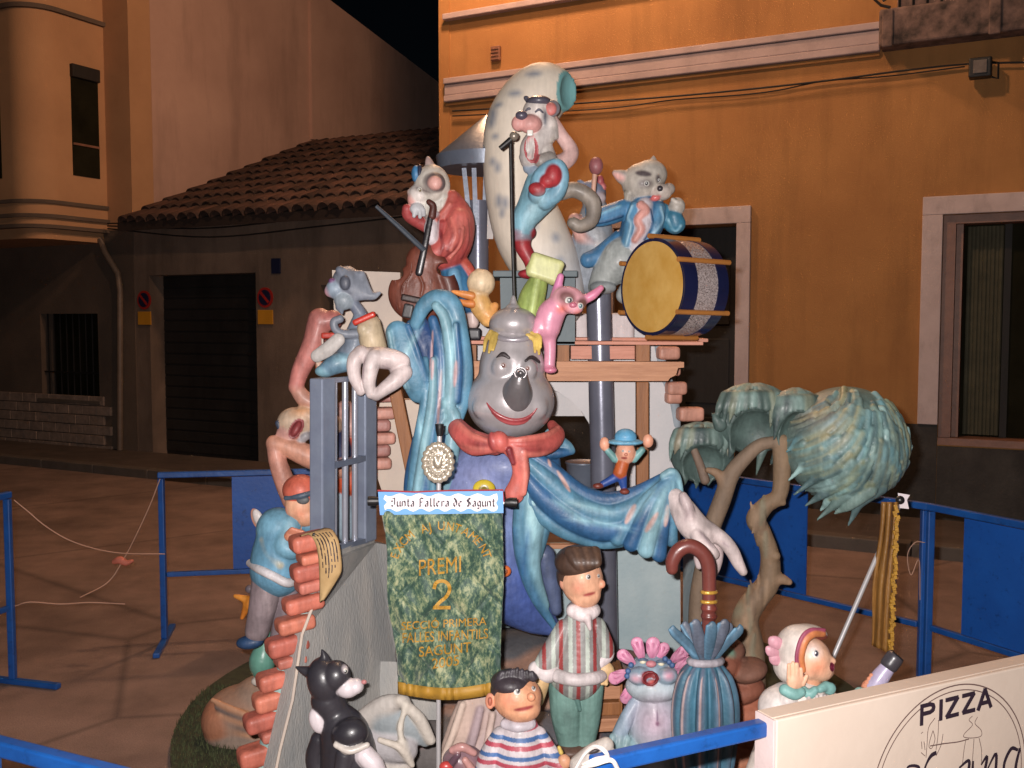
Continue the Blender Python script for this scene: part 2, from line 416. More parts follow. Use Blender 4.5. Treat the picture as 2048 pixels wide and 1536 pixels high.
overlay('orange_render', 2.2, (1.6, 1.6, .22), .34, .5, .84); overlay('orange_render', .5, (1, 1, 1), .35, .5, .9, 7.0)
overlay('pale_render', 1.2, (1.4, 1.4, .25), .34, .5, .82); overlay('grey_render', 1.6, (1.4, 1.4, .3), .36, .54, .7); overlay('dado', 3, (1, 1, .4), .36, .56, .6); overlay('white_trim', 6, (1, 1, .4), .36, .5, .82); overlay('pink_moulding', 3, (1, 1, 1), .36, .5, .84); overlay('metal_shutter', 3, (1, 1, .3), .36, .56, .55)
t_ = MATS['roof_tile'].node_tree; b_ = t_.nodes['Principled BSDF']; src_ = b_.inputs['Base Color'].links[0].from_socket; oi_ = N(t_, 'ShaderNodeObjectInfo'); r_ = N(t_, 'ShaderNodeMapRange'); r_.inputs[3].default_value = .45; r_.inputs[4].default_value = 1.25; t_.links.new(oi_.outputs['Random'], r_.inputs[0])
x_ = N(t_, 'ShaderNodeMix', data_type='RGBA', blend_type='MULTIPLY'); x_.inputs[0].default_value = 1; t_.links.new(src_, x_.inputs[6]); t_.links.new(r_.outputs[0], x_.inputs[7]); t_.links.new(x_.outputs[2], b_.inputs['Base Color'])
# wall plane of the street front: t metres to the left of point WA, o metres out towards the square
WA = Vector((3.98, 9.52, 0)); _dx = (-2800 - 1024) / F; _l = math.hypot(_dx, 1)
WU = Vector((_dx / _l, 1 / _l, 0)); WN = Vector((-WU.y, WU.x, 0)); Z = Vector((0, 0, 1))
if WN.y > 0: WN = -WN
def W(t, o, z): return WA + WU * t + WN * o + Z * z
def wt(px, py, o=0.0):
    """(t, z) of the street front seen at a pixel"""
    e = Vector((0, 0, EYE)); d = P(px, py, 1.0) - e; lam = (WA + WN * o - e).dot(WN) / d.dot(WN); q = e + d * lam
    return (q - WA).dot(WU), q.z
def wbox(m, t0, t1, z0, z1, o0, o1, bev=0):
    c = W((t0 + t1) / 2, (o0 + o1) / 2, (z0 + z1) / 2)
    return m.obox(c, WU * abs(t1 - t0) / 2, WN * abs(o1 - o0) / 2, Z * abs(z1 - z0) / 2, bev)
def wall_with_holes(m, t0, t1, z0, z1, holes, o0, o1):
    """wall slab between t0<t1 with rectangular openings (t0,t1,z0,z1), butted pieces"""
    ts = sorted({t0, t1, *[h[0] for h in holes], *[h[1] for h in holes]}); ts = [t for t in ts if t0 <= t <= t1]
    for a, b in zip(ts, ts[1:]):
        cut = sorted([(h[2], h[3]) for h in holes if h[0] <= a + 1e-6 and h[1] >= b - 1e-6]); z = z0
        for c0, c1 in cut:
            if c0 > z + 1e-4: wbox(m, a, b, z, c0, o0, o1)
            z = max(z, c1)
        if z < z1 - 1e-4: wbox(m, a, b, z, z1, o0, o1)
    return m
# ground
gm = MB(); gm.add([(-60, -20, 0), (60, -20, 0), (60, 70, 0), (-60, 70, 0)], [(0, 1, 2, 3)]); tag(gm.build('ground', 'asphalt'), kind='structure')
m = MB(); wbox(m, -14, 26, -.05, .10, 0.002, 1.15); tag(m.build('pavement', 'pavement'), kind='structure')
m = MB()
for i in range(40): wbox(m, -14 + i, -14 + i + .99, -.05, .115, 1.155, 1.32, .012)
tag(m.build('kerb', 'kerb_stone'), kind='structure')
# ---- orange house
tL, _ = wt(900, 400)
tDr, zDt = wt(1475, 447); tDl = tDr + 1.35
tWl, zWt = wt(1887, 430); _, zWb = wt(1890, 890); tWr = tWl - 1.6
_, zDad = wt(1840, 848)
oh = thing('orange_house', 'orange rendered house front with pale mouldings filling the right background', 'house', W(0, 0, 0))
holes = [(tDr, tDl, 0, zDt), (tWr, tWl, zWb, zWt)]
m = MB(); wall_with_holes(m, -9, tL, 0, 11, holes, -.35, 0); m.build('wall', 'orange_render', oh)
m = MB(); wbox(m, tL - .005, tL + .14, 0, 11, -.34, .012); m.build('corner_strip', 'orange_render', oh)
m = MB(); wbox(m, -9, tL - .35, 0, 11, -6.0, -5.9); m.build('back_wall', 'dark_render', oh)
for a, b in ((-9, tWr), (tWr, tWl), (tWl, tDr - .01), (tDl + .01, tL - .01)):
    top = zWb - .01 if abs(a - tWr) < 1e-6 else zDad
    m = MB(); wbox(m, a + .002, b - .002, 0.0, top, .003, .03); m.build('dado', 'dado', oh)
def band(name, pyL, pyR, out, mat):
    """moulding between two photo heights read at px 905"""
    _, z1 = wt(905, pyL); _, z0 = wt(905, pyR); tb = wt(1762, 60)[0]
    mm = MB(); wbox(mm, tb, tL + .04, z0, z1, .003, out, .01); return mm.build(name, mat, oh)
band('cornice', 158, 170, .085, 'pink_moulding'); band('cornice', 170.5, 192, .06, 'pink_moulding'); band('cornice', 192.5, 205, .075, 'pink_moulding')
band('cornice', 205.5, 212, .035, 'orange_render')
_, z1 = wt(905, 30); _, z0 = wt(905, 42); m = MB(); wbox(m, -9, tL + .04, z0, z1, .003, .10, .01); m.build('upper_moulding', 'pink_moulding', oh)
# door
door = MB(); wbox(door, tDr + .02, tDl - .02, 0.0, zDt - .01, -.33, -.27); dr = door.build('door', 'dark_wood', oh)
for i in range(2):
    for j in range(3):
        m = MB(); wbox(m, tDr + .14 + i * .58, tDr + .62 + i * .58, .25 + j * .85, .95 + j * .85, -.272, -.255, .01); m.build('panel', 'dark_wood', dr)
m = MB(); m.lathe(W(tDr + .72, -.25, 1.15), [(.0, 0), (.03, .01), (.035, .04), (.0, .06)], axis=WN, n=14); m.build('door_knob', flat_mat('brass', (190, 150, 70), .3, metal=.8), dr, smooth=True)
tw = wt(1503, 447)[0]; _, zt = wt(1475, 413)
m = MB(); wbox(m, tw, tDr, zDad + .004, zDt, .003, .045, .006); m.build('door_trim', 'white_trim', oh)
m = MB(); wbox(m, tDl, tDl + (tDr - tw), zDad + .004, zDt, .003, .045, .006); m.build('door_trim', 'white_trim', oh)
m = MB(); wbox(m, tw, tDl + (tDr - tw), zDt + .001, zt, .003, .045, .006); m.build('door_trim', 'white_trim', oh)
# window
tw = wt(1846, 430)[0]; _, zt = wt(1887, 393)
m = MB(); wbox(m, tWl, tw, zDad + .004, zWt, .003, .05, .006); m.build('window_trim', 'white_trim', oh)
m = MB(); wbox(m, tWr - .2, tw, zWt + .001, zt, .003, .05, .006); m.build('window_trim', 'white_trim', oh)
win = MB(); wbox(win, tWr, tWl - .003, zWb + .003, zWb + .07, -.3, .02); wbox(win, tWl - .11, tWl - .003, zWb + .072, zWt - .085, -.3, -.02); wbox(win, tWr, tWl - .003, zWt - .084, zWt - .003, -.3, -.02)
wbox(win, tWl - .17, tWl - .112, zWb + .072, zWt - .085, -.3, -.1)
wn = win.build('window_frame', 'brown_frame', oh)
m = MB(); wbox(m, tWr, tWl - .172, zWb + .072, zWt - .086, -.29, -.26); m.build('pane', 'dark_glass', wn)
m = MB(); wbox(m, tWl - .58, tWl - .52, zWb + .072, zWt - .086, -.259, -.235); m.build('mullion', 'dark_wood', wn)
m = MB()
for i in range(9): m.tube([W(tWl - .22 - i * .034, -.25 - .012 * (i % 2), zWb + .09), W(tWl - .22 - i * .034, -.25 - .012 * (i % 2), zWt - .1)], .02, 8)
m.build('curtain', flat_mat('curtain', (84, 80, 62), .9, rgb2=(66, 64, 50)), wn, smooth=True)
# balcony
tb, zb0 = wt(1762, 106); _, zb1 = wt(1762, 34)
bal = MB(); wbox(bal, -9, tb - .01, zb0, zb1, .003, .26, .02)
for i in range(6): wbox(bal, tb - .02 - i * .9 - .12, tb - .02 - i * .9 + .0 - .02, zb0 - .02, zb1 - .02, .261, .29, .015)
bo = bal.build('balcony_slab', 'stone', oh)
m = MB(); wbox(m, -9, tb - .16, zb1 + .001, zb1 + .16, .003, .2, .015); m.build('balcony_step', 'stone', oh)
m = MB()
for i in range(26): m.bar(W(tb - .18 - i * .12, .2, zb1), W(tb - .18 - i * .12, .2, zb1 + .95), .02)
m.bar(W(tb - .1, .2, zb1 + .97), W(tb - 4, .2, zb1 + .97), .04, .03)
a0 = W(tb - .1, .2, zb1 + .02)
m.tube([a0 + WU * (x * .01) + Z * z for x, z in ((0, .0), (8, .03), (14, .09), (10, .16), (3, .15), (2, .09), (7, .07))], .014, 8)
m.build('railing', 'black_iron', bo)
# vent grille by the corner
t0, z1 = wt(985, 95); t1, z0 = wt(1003, 122)
m = MB(); wbox(m, t1, t0, z0, z1, .003, .05, .008)
for i in range(4): wbox(m, t1 + .012, t0 - .012, z0 + (z1 - z0) * (i + .3) / 4.3, z0 + (z1 - z0) * (i + .7) / 4.3, .051, .06)
m.build('vent_grille', 'brown_frame', oh)
# cables along the wall
def wcable(name, label, pts, r=.010, o=.06, lab=True):
    mm = MB(); q = [W(*((lambda tz: (tz[0], o, tz[1]))(wt(x, y, o)))) for x, y in [(a[0], a[1]) for a in spline(pts, 6)]]
    mm.tube(q, r, 6); return tag(mm.build(name, 'cable', smooth=True), label, 'cable', 'cables')
wcable('cable', 'upper black cable sagging along the orange wall under the cornice', [(905, 222), (1140, 208), (1400, 188), (1640, 163), (1800, 142), (1935, 128), (2080, 124)], .010)
wcable('cable', 'lower thin cable looping on the orange wall below the other one', [(905, 232), (1200, 218), (1345, 200), (1480, 190), (1560, 180), (1650, 162), (1780, 152), (1930, 133)], .007, .045)
# floodlight box
t0, z1 = wt(1940, 126); t1, z0 = wt(1985, 160); fo = thing('floodlight', 'small black unlit floodlight box fixed high on the orange wall', 'floodlight', W(t0, .1, z0))
m = MB(); wbox(m, t1, t0, z0, z1, .06, .2, .015); bd = m.build('housing', 'black_iron', fo)
m = MB(); wbox(m, t1 + .04, t0 - .04, z0 + .03, z1 - .03, .201, .215, .004); m.build('lens', flat_mat('lens_grey', (120, 112, 108), .2, var=.3, scale=20, bump=0), bd)
m = MB(); m.tube([W(t1, .13, z0), W(t1 - .05, .13, z0 - .02), W(t1 - .05, .13, z0 + .12), W(t1 + .02, .04, z0 + .16)], .01, 6); m.build('bracket', 'black_iron', fo)
# ---- low garage house
tG = wt(265, 430)[0]; zE = 3.48
gh = thing('garage_house', 'low old garage with a tiled roof left of the orange house', 'house', W((tL + tG) / 2, 0, 0))
tg0, zg = wt(510, 545); tg1 = wt(300, 700)[0]
tS, zS1 = wt(640, 570); tS1 = wt(668, 570)[0]; _, zS0 = wt(650, 660)
m = MB(); wall_with_holes(m, tL + .145, tG, 0, zE, [(tg0, tg1, 0, zg), (tS1, tS, zS0, zS1)], -.35, -.01); m.build('wall', 'grey_render', gh)
sh = MB(); wbox(sh, tg0, tg1, 0.0, zg, -.33, -.28); so_ = sh.build('garage_door', 'metal_shutter', gh)
for i in range(16):
    m = MB(); wbox(m, tg0 + .01, tg1 - .01, .1 + i * zg / 16.6, .1 + i * zg / 16.6 + zg / 16.6 * .86, -.279, -.26, .008); m.build('slat', 'metal_shutter', so_)
wi = MB(); wbox(wi, tS1, tS, zS0, zS1, -.3, -.27); wo = wi.build('window', 'dark_wood', gh)
m = MB(); wbox(m, tS1 + .03, tS - .03, zS0 + .04, zS1 - .04, -.269, -.26); m.build('pane', 'dark_glass', wo)
# roof: sloping bed, then cover tiles one by one
RD = Vector((-WN.x, -WN.y, 0)); ridge_s = 3.9; zR = 5.08
def RP(t, s): return W(t, 0, zE + (zR - zE) * (s / ridge_s)) + RD * s
m = MB(); a = [RP(tL + .15, -.28), RP(tG - .01, -.28), RP(tG - .01, ridge_s), RP(tL + .15, ridge_s)]
m.hexa([p - Z * .12 for p in a] + a); rf = m.build('roof', 'roof_bed', gh)
bk = [RP(tL + .15, ridge_s), RP(tG - .01, ridge_s)]
m = MB(); m.add([bk[0], bk[1], bk[1] - Z * 5.2, bk[0] - Z * 5.2], [(0, 1, 2, 3)]); m.build('rear_wall', 'dark_render', gh)
def half_tile():
    V = []; Fs = []; n = 7; L = .52
    for r_, y in ((.098, 0), (.08, L)):
        for rr in (r_, r_ - .018):
            for k in range(n): V.append((rr * math.cos(math.pi * k / (n - 1)), y, rr * math.sin(math.pi * k / (n - 1))))
    for k in range(n - 1):
        Fs += [(k, k + 1, 2 * n + k + 1, 2 * n + k), (n + k + 1, n + k, 3 * n + k, 3 * n + k + 1), (k + 1, k, n + k, n + k + 1)]
    me = bpy.data.meshes.new('roof_tile'); me.from_pydata(V, [], Fs); me.materials.append(MATS['roof_tile']); me.polygons.foreach_set('use_smooth', [True] * len(Fs)); return me
tm = half_tile(); nc = 26; pitch_ = (zR - zE) / ridge_s
for c in range(nc):
    t_ = tL + .27 + (tG - tL - .42) * c / (nc - 1)
    for r_ in range(10):
        o = bpy.data.objects.new('roof_tile', tm); COLL.objects.link(o); o.parent = rf
        p0 = RP(t_, -.33 + r_ * .43 + random.uniform(-.025, .025)); y_ = (RP(t_, 1) - RP(t_, 0)).normalized(); x_ = (-WU).normalized(); z_ = x_.cross(y_)
        M = Matrix((x_, y_, z_)).transposed().to_4x4(); lift = .004 + .012 * random.random()
        M = M @ Matrix.Rotation(random.uniform(-.06, .06), 4, 'Z') @ Matrix.Rotation(-.045, 4, 'X')
        o.matrix_local = Matrix.Translation(p0 + z_ * lift - root_loc(rf)) @ M
# wires strung below the eave
for i, (dy, lab) in enumerate(((0, 'topmost of the wires strung under the garage eave'), (16, 'middle wire strung along the garage wall under the eave'), (34, 'lowest sagging wire strung along the garage wall under the eave'))):
    wcable('cable', lab, [(215, 447 + dy * .3), (420, 440 + dy * 1.0), (640, 415 + dy * 1.1), (895, 392 + dy * .9)], .011, .10 + i * .03)
# no-parking plates, number plate
def plate(cx, cy, label):
    t, z = wt(cx, cy, .0); r = .135; o = thing('no_parking_sign', label, 'sign', W(t, .0, z - r), 'no parking plates')
    m = MB(); m.lathe(W(t, -.009, z), [(r, 0), (r, .012), (.0, .0125)], axis=WN, n=28); dsk = m.build('disc', 'sign_red', o)
    m = MB(); m.lathe(W(t, .005, z), [(r * .76, 0), (r * .76, .004), (.0, .0045)], axis=WN, n=28); m.build('blue_field', 'sign_blue', dsk)
    dd = (WU + Z).normalized() * r * .72; m = MB(); m.bar(W(t, .012, z) - dd, W(t, .012, z) + dd, .035, .004, up=WN); m.build('red_bar', 'sign_red', dsk)
    m = MB(); wbox(m, t - .13, t + .13, z - r - .22, z - r - .03, -.009, .004, .004); m.build('yellow_plate', 'sign_yellow', o)
plate(530, 595, 'round no parking sign with a yellow plate right of the garage door')
plate(288, 600, 'round no parking sign with a yellow plate left of the garage door')
t, z = wt(552, 532); m = MB(); wbox(m, t - .075, t + .075, z - .1, z + .1, -.009, .01, .004)
hp = m.build('house_number_plate', 'sign_blue'); tag(hp, 'small dark square number plate above the right no parking sign', 'number plate')
# ---- left house: dark ground floor, oriel above, pale party wall behind the garage roof
lh = thing('corner_house', 'tall old house at the left edge with a rounded oriel window', 'house', W(tG + 2, 0, 0))
t0, z1 = wt(195, 627); t1, z0 = wt(85, 795)
m = MB(); wall_with_holes(m, tG + .002, 22, 0, 3.3, [(t0, t1, z0, z1)], -.4, 0); m.build('wall', 'dark_render', lh)
m = MB(); wbox(m, tG + .002, 22, 3.301, 9, -.4, 0.0); m.build('upper_wall', 'cream_render', lh)
# party wall (its side towards the garage), gable line falling to the back
pw = [W(tG, -.401, zE - .2), W(tG, -.401, 10.4), W(tG, -3.9, 9.9), W(tG, -9.2, 4.2), W(tG, -9.2, zE - .2)]
pw = [W(tG, 0, 0) + RD * s_ + Z * z_ for s_, z_ in ((.401, zE - .2), (.401, 8.58), (9.6, 6.85), (9.6, zE - .2))]
m = MB(); m.prism(pw, WU * .3); m.build('party_wall', 'pale_render', lh)
pl = [W(tG, 0, 0) + RD * s_ + Z * z_ for s_, z_ in ((4.0, 5.2), (4.0, 7.85), (4.22, 7.8), (4.22, 5.2))]
m = MB(); m.prism(pl, -WU * .05); m.build('flue', 'pale_render', lh)
# grilled window
wi = MB(); wbox(wi, t0, t1, z0, z1, -.3, -.26); wo = wi.build('window', 'dark_glass', lh)
for i in range(9):
    t = t0 + (t1 - t0) * (i + .5) / 9; m = MB(); m.bar(W(t, -.08, z0), W(t, -.08, z1), .018); m.build('grille_bar', 'black_iron', wo)
m = MB(); m.bar(W(t0, -.06, z0 + .4), W(t1, -.06, z0 + .4), .025); m.build('grille_bar', 'black_iron', wo)
m = MB(); wbox(m, t0 - .06, t1 + .06, z0 - .06, z0 - .001, .002, .05, .01); m.build('sill', 'kerb_stone', lh)
# facing bricks at the foot of the wall, one by one
_, zB = wt(100, 787); rows = 6; bh = zB / rows; bw = .30
for r_ in range(rows):
    for c in range(21):
        a = tG + .5 + c * bw + (bw / 2 if r_ % 2 else 0); m = MB(); wbox(m, a + .006, a + bw - .006, r_ * bh + .006, (r_ + 1) * bh - .006, .002, .035 + random.random() * .016, .006); m.build('facing_brick', 'facing_brick', lh)
# downpipe
dp = [W(*((lambda tz: (tz[0], .07, tz[1]))(wt(x, y, .07)))) for x, y in ((200, 478), (210, 505), (236, 548), (240, 580), (240, 700), (240, 850), (240, 900))]
m = MB(); m.tube(dp, .045, 12); tag(m.build('downpipe', 'downpipe', smooth=True), 'pale cranked rain pipe running down the wall beside the garage', 'rain pipe')
# oriel: box with a rounded outer corner, carried round as one shell
PR = 1.22; RC = .42; tO0 = wt(212, 300)[0]; tO1 = tO0 + 3.4; zo0 = 3.28; zo1 = 8.6
def oriel_loop(e=0.0):
    L = [(tO0 - e, 0)]
    for k in range(9):
        a = math.pi / 2 * k / 8; L.append((tO0 - e + (RC + e) * (1 - math.cos(a)), PR - RC + (RC + e) * math.sin(a)))
    for k in range(9):
        a = math.pi / 2 * (1 - k / 8); L.append((tO1 + e - (RC + e) * (1 - math.cos(a)), PR - RC + (RC + e) * math.sin(a)))
    L.append((tO1 + e, 0)); return L
orl = MB(); lp = oriel_loop()
orl.prism([W(t, o, zo0) for t, o in lp], Z * (zo1 - zo0)); od = orl.build('oriel', 'cream_render', lh, smooth=True)
for z_, hh, e in ((zo0 - .16, .15, -.10), (zo0 - .02, .05, .03), (zo0 + .12, .05, .05), (wt(150, 350)[1] - .55, .05, .035), (6.2, .06, .05)):
    m = MB(); m.prism([W(t, o, z_) for t, o in oriel_loop(e)], Z * hh); m.build('string_course', 'cream_render' if e < 0 else 'dark_render', od, smooth=True)
def side_pt(px, py):
    """(o, z) on the oriel's side face at a pixel"""
    e = Vector((0, 0, EYE)); d = P(px, py, 1.0) - e; lam = (W(tO0, 0, 0) - e).dot(WU) / d.dot(WU); q = e + d * lam
    return (q - WA).dot(WN), q.z
oa, za = side_pt(140, 130); ob, zb = side_pt(199, 358)
m = MB(); c = W(tO0 - .004, (oa + ob) / 2, (za + zb) / 2)
m.obox(c, WN * abs(oa - ob) / 2, WU * .012, Z * abs(za - zb) / 2); wo = m.build('window', 'dark_glass', od)
m = MB(); m.obox(c - WU * .02 + Z * (abs(za - zb) / 2 - .07), WN * abs(oa - ob) / 2 * 1.04, WU * .04, Z * .09, .01); m.build('shutter_box', 'dark_wood', wo)
m = MB(); m.obox(c - WU * .02 - Z * .32, WN * abs(oa - ob) / 2 * .98, WU * .01, Z * .015); m.build('transom', 'brown_frame', wo)
m = MB(); wbox(m, tO0 + .62, tO0 + 2.0, za - 1.6, za + .02, PR - .002, PR + .012); m.build('window', 'dark_glass', od)
# lamp hung on a span wire over the street, above the frame: the street's warm light
LP = W(2.0, 4.2, 7.7)
sl_ = thing('street_lamp', 'sodium street lamp hung on a span wire over the monument', 'street lamp', LP)
m = MB(); m.tube([W(2.0, 0.0, 8.6), W(2.0, 2.1, 8.15), LP + Z * .2, W(2.0, 7, 8.2), W(2.0, 16, 9.0)], .008, 6); m.build('span_wire', 'cable', sl_, smooth=True)
m = MB(); m.obox(LP + Z * .1, WN * .3, WU * .14, Z * .08, .05); m.build('housing', flat_mat('lamp_grey', (140, 138, 132), .5), sl_)
em, et, eb = nodes('sodium_glow'); eb.inputs['Emission Color'].default_value = (1, .46, .13, 1); eb.inputs['Emission Strength'].default_value = 12; MATS['sodium_glow'] = em
m = MB(); m.obox(LP + Z * .012, WN * .2, WU * .09, Z * .006); m.build('lens', 'sodium_glow', sl_)
ld = bpy.data.lights.new('lamp_light', 'POINT'); ld.energy = 500; ld.color = (1.0, .60, .36); ld.shadow_soft_size = .2
lo_ = bpy.data.objects.new('lamp_light', ld); COLL.objects.link(lo_); lo_.parent = sl_; lo_.location = (0, 0, -.22)
LB = W(4.2, 1.5, 7.6)
sb_ = thing('street_lamp', 'sodium street lamp on a bracket high on the orange house wall', 'street lamp', W(4.2, 0, 7.3))
m = MB(); m.tube([W(4.2, 0.0, 7.3), W(4.2, .6, 7.65), W(4.2, 1.25, 7.75)], .03, 10); m.build('bracket', 'black_iron', sb_, smooth=True)
m = MB(); m.obox(LB + Z * .16, WN * .3, WU * .14, Z * .08, .05); m.build('housing', 'lamp_grey', sb_)
m = MB(); m.obox(LB + Z * .072, WN * .2, WU * .09, Z * .006); m.build('lens', 'sodium_glow', sb_)
ld = bpy.data.lights.new('lamp_light', 'POINT'); ld.energy = 600; ld.color = (1.0, .58, .34); ld.shadow_soft_size = .22
lo_ = bpy.data.objects.new('lamp_light', ld); COLL.objects.link(lo_); lo_.parent = sb_; lo_.location = LB - Z * .2 - sb_.location
# ================================================================== barriers round the monument
flat_mat('blue_steel', (24, 84, 158), .42, rgb2=(18, 66, 130), scale=7, bump=.12, coat=.2)
flat_mat('blue_sheet', (20, 82, 164), .5, rgb2=(16, 70, 146), scale=3, bump=.1)
flat_mat('cord_white', (214, 206, 202), .8, var=.1, bump=0)
flat_mat('wire_pale', (190, 150, 130), .7, var=.2, bump=0)
BH = 1.05
for q_ in ('blue_steel', 'blue_sheet'): overlay(q_, 30, (1, 1, 1), .30, .42, .62, 2.0)
def barrier(label, a, b, panel=None, feet=True):
    """crowd barrier from ground point a to b; panel=(f0,f1) as fractions of its length"""
    a, b = Vector((a[0], a[1], 0)), Vector((b[0], b[1], 0)); d = (b - a).normalized(); n = Vector((-d.y, d.x, 0)); L = (b - a).length; r = .036
    o = thing('crowd_barrier', label, 'barrier', a, 'blue barriers round the monument')
    for p in (a, b):
        m = MB(); m.bar(p + Z * .03, p + Z * (BH - .021), r, bev=.006); m.build('post', 'blue_steel', o)
        if feet:
            m = MB(); m.bar(p + n * .3 + Z * .017, p - n * .3 + Z * .017, .04, .03, bev=.006); m.build('foot', 'blue_steel', o)
    m = MB(); m.bar(a - d * .02 + Z * BH, b + d * .02 + Z * BH, r, bev=.006); m.build('top_rail', 'blue_steel', o)
    m = MB(); m.bar(a + d * .022 + Z * .43, b - d * .022 + Z * .43, .03, bev=.005); m.build('lower_rail', 'blue_steel', o)
    if panel:
        c = a + d * L * (panel[0] + panel[1]) / 2 + Z * (BH - .022 + .447) / 2
        m = MB(); m.obox(c, d * L * (panel[1] - panel[0]) / 2, n * .004, Z * (BH - .024 - .447) / 2); m.build('sheet_panel', 'blue_sheet', o)
    return o, a, d, n, L
g = lambda x, y: G(x, y, BH)
p1, p2 = g(322, 950), g(560, 944); d = (p2 - p1).normalized(); barrier('blue barrier with a sheet panel behind the left brick wall', p1, p1 + d * 2.0, (.21, .6))
p1, p2 = g(14, 990), g(-300, 1060); d = (p2 - p1).normalized(); barrier('blue barrier cut by the left edge of the picture', p1, p1 + d * 2.0, (.5, .9))
p1, p2 = g(1850, 1012), g(1470, 958); d = (p2 - p1).normalized(); barrier('blue barrier with a sheet panel behind the tree trunk', p1, p1 + d * 2.05, (.33, .9))
p1, p2 = g(1862, 1014), g(2048, 1050); d = (p2 - p1).normalized(); barrier('blue barrier with a sheet panel at the right edge', p1, p1 + d * 1.8, (.11, .62))
p1, p2 = g(-20, 1487), g(215, 1548); d = (p2 - p1).normalized(); barrier('near blue rail crossing the bottom left corner', p1, p2 + d * .22)
p1, p2 = g(1200, 1527), g(1540, 1452); d = (p2 - p1).normalized()
nb, na, nd, nn, nL = barrier('near blue barrier carrying the pizza board at bottom right', p1, p1 + d * 2.0)
# advertising board fixed to the near barrier
flat_mat('board_white', (204, 188, 174), .4, rgb2=(192, 176, 162), scale=2, bump=.05)
flat_mat('ink', (38, 26, 40), .6, var=.1, bump=0); flat_mat('ink_thin', (96, 74, 70), .6, var=.1, bump=0)
q0 = g(1524, 1452); f0 = (Vector((q0.x, q0.y, 0)) - na).dot(nd)
if nn.y > 0: nn = -nn
bz1 = BH + .032; bz0 = .30; bl = 1.35
bd_ = thing('pizza_board', 'white advertising board with the word PIZZA on the near barrier', 'advertising board', na + nd * f0)
c = na + nd * (f0 + bl / 2) + nn * .034 + Z * (bz0 + bz1) / 2
m = MB(); m.obox(c, nd * bl / 2, nn * .008, Z * (bz1 - bz0) / 2, .004); m.build('panel', 'board_white', bd_)
m = MB(); m.obox(na + nd * (f0 + bl / 2) + nn * .0 + Z * (BH + .027), nd * bl / 2, nn * .026, Z * .005, .002); m.build('top_fold', 'board_white', bd_)
m = MB(); m.obox(na + nd * (f0 - .004) + nn * .0085 + Z * (bz0 + bz1) / 2, nd * .0035, nn * .033, Z * (bz1 - bz0) / 2, .001); m.build('edge_fold', 'white_trim', bd_)
def BP(px, py):
    e = Vector((0, 0, EYE)); dd = P(px, py, 1.0) - e; pl_ = na + nn * .0445; lam = (pl_ - e).dot(nn) / dd.dot(nn); return e + dd * lam
def ribbon(m, pts, wd, nrm):
    pts = [Vector(p) for p in pts]; V = []; Fs = []
    for i, p in enumerate(pts):
        t_ = (pts[min(i + 1, len(pts) - 1)] - pts[max(i - 1, 0)]).normalized(); sd = t_.cross(nrm).normalized(); ww = wd[i] if isinstance(wd, list) else wd; V += [p - sd * ww / 2, p + sd * ww / 2]
    for i in range(len(pts) - 1): Fs.append((2 * i, 2 * i + 1, 2 * i + 3, 2 * i + 2))
    m.add(V, Fs); return m
# double ring
ctr = na + nd * ((BP(1905, 1500) - na).dot(nd)); cz = BP(1905, 1570).z
def ring(R):
    return [Vector((ctr.x, ctr.y, 0)) + nd * R * 1.06 * math.cos(a) + nn * .0445 + Z * (cz + R * math.sin(a)) for a in [2 * math.pi * i / 96 for i in range(97)]]
Rr = BP(1905, 1372).z - cz
m = MB(); ribbon(m, ring(Rr), .0035, nn); m.build('outer_ring', 'ink_thin', bd_)
m = MB(); ribbon(m, ring(Rr * .945), .0028, nn); m.build('inner_ring', 'ink_thin', bd_)
# lettering: strokes laid in board coordinates
STROKES = {'P': [[(0, 0), (0, 1)], [(0, .93), (.38, .93), (.52, .86), (.55, .74), (.52, .6), (.38, .53), (0, .53)]], 'I': [[(.1, 0), (.1, 1)]],
           'Z': [[(.02, .93), (.58, .93), (.06, .07), (.62, .07)]], 'A': [[(0, 0), (.32, 1), (.64, 0)], [(.12, .3), (.52, .3)]],
           'L': [[(0, 1), (0, .07), (.5, .07)]]}
def board_text(txt, x0, y0, x1, y1, h, name):
    pa, pb = BP(x0, y0), BP(x1, y1); u = (pb - pa); wd = u.length; u.normalize(); n_ = len(txt); mm = MB(); x = 0; adv = {'I': .32}; tot = sum(adv.get(ch, .8) for ch in txt)
    for ch in txt:
        for st in STROKES[ch]:
            for a_, b_ in zip(st, st[1:]):
                A_ = pa + u * (x + a_[0] * wd / tot) + Z * a_[1] * h; B_ = pa + u * (x + b_[0] * wd / tot) + Z * b_[1] * h
                dr_ = (B_ - A_).normalized() * h * .03; mm.bar(A_ - dr_, B_ + dr_, h * .2, .0016 + .0002 * len(mm.f) % .001, up=nn)
        x += adv.get(ch, .8) * wd / tot
    return mm.build(name, 'ink', bd_)
board_text('PIZZA', 1843, 1450, 1988, 1412, (BP(1843, 1412) - BP(1843, 1452)).z, 'lettering')
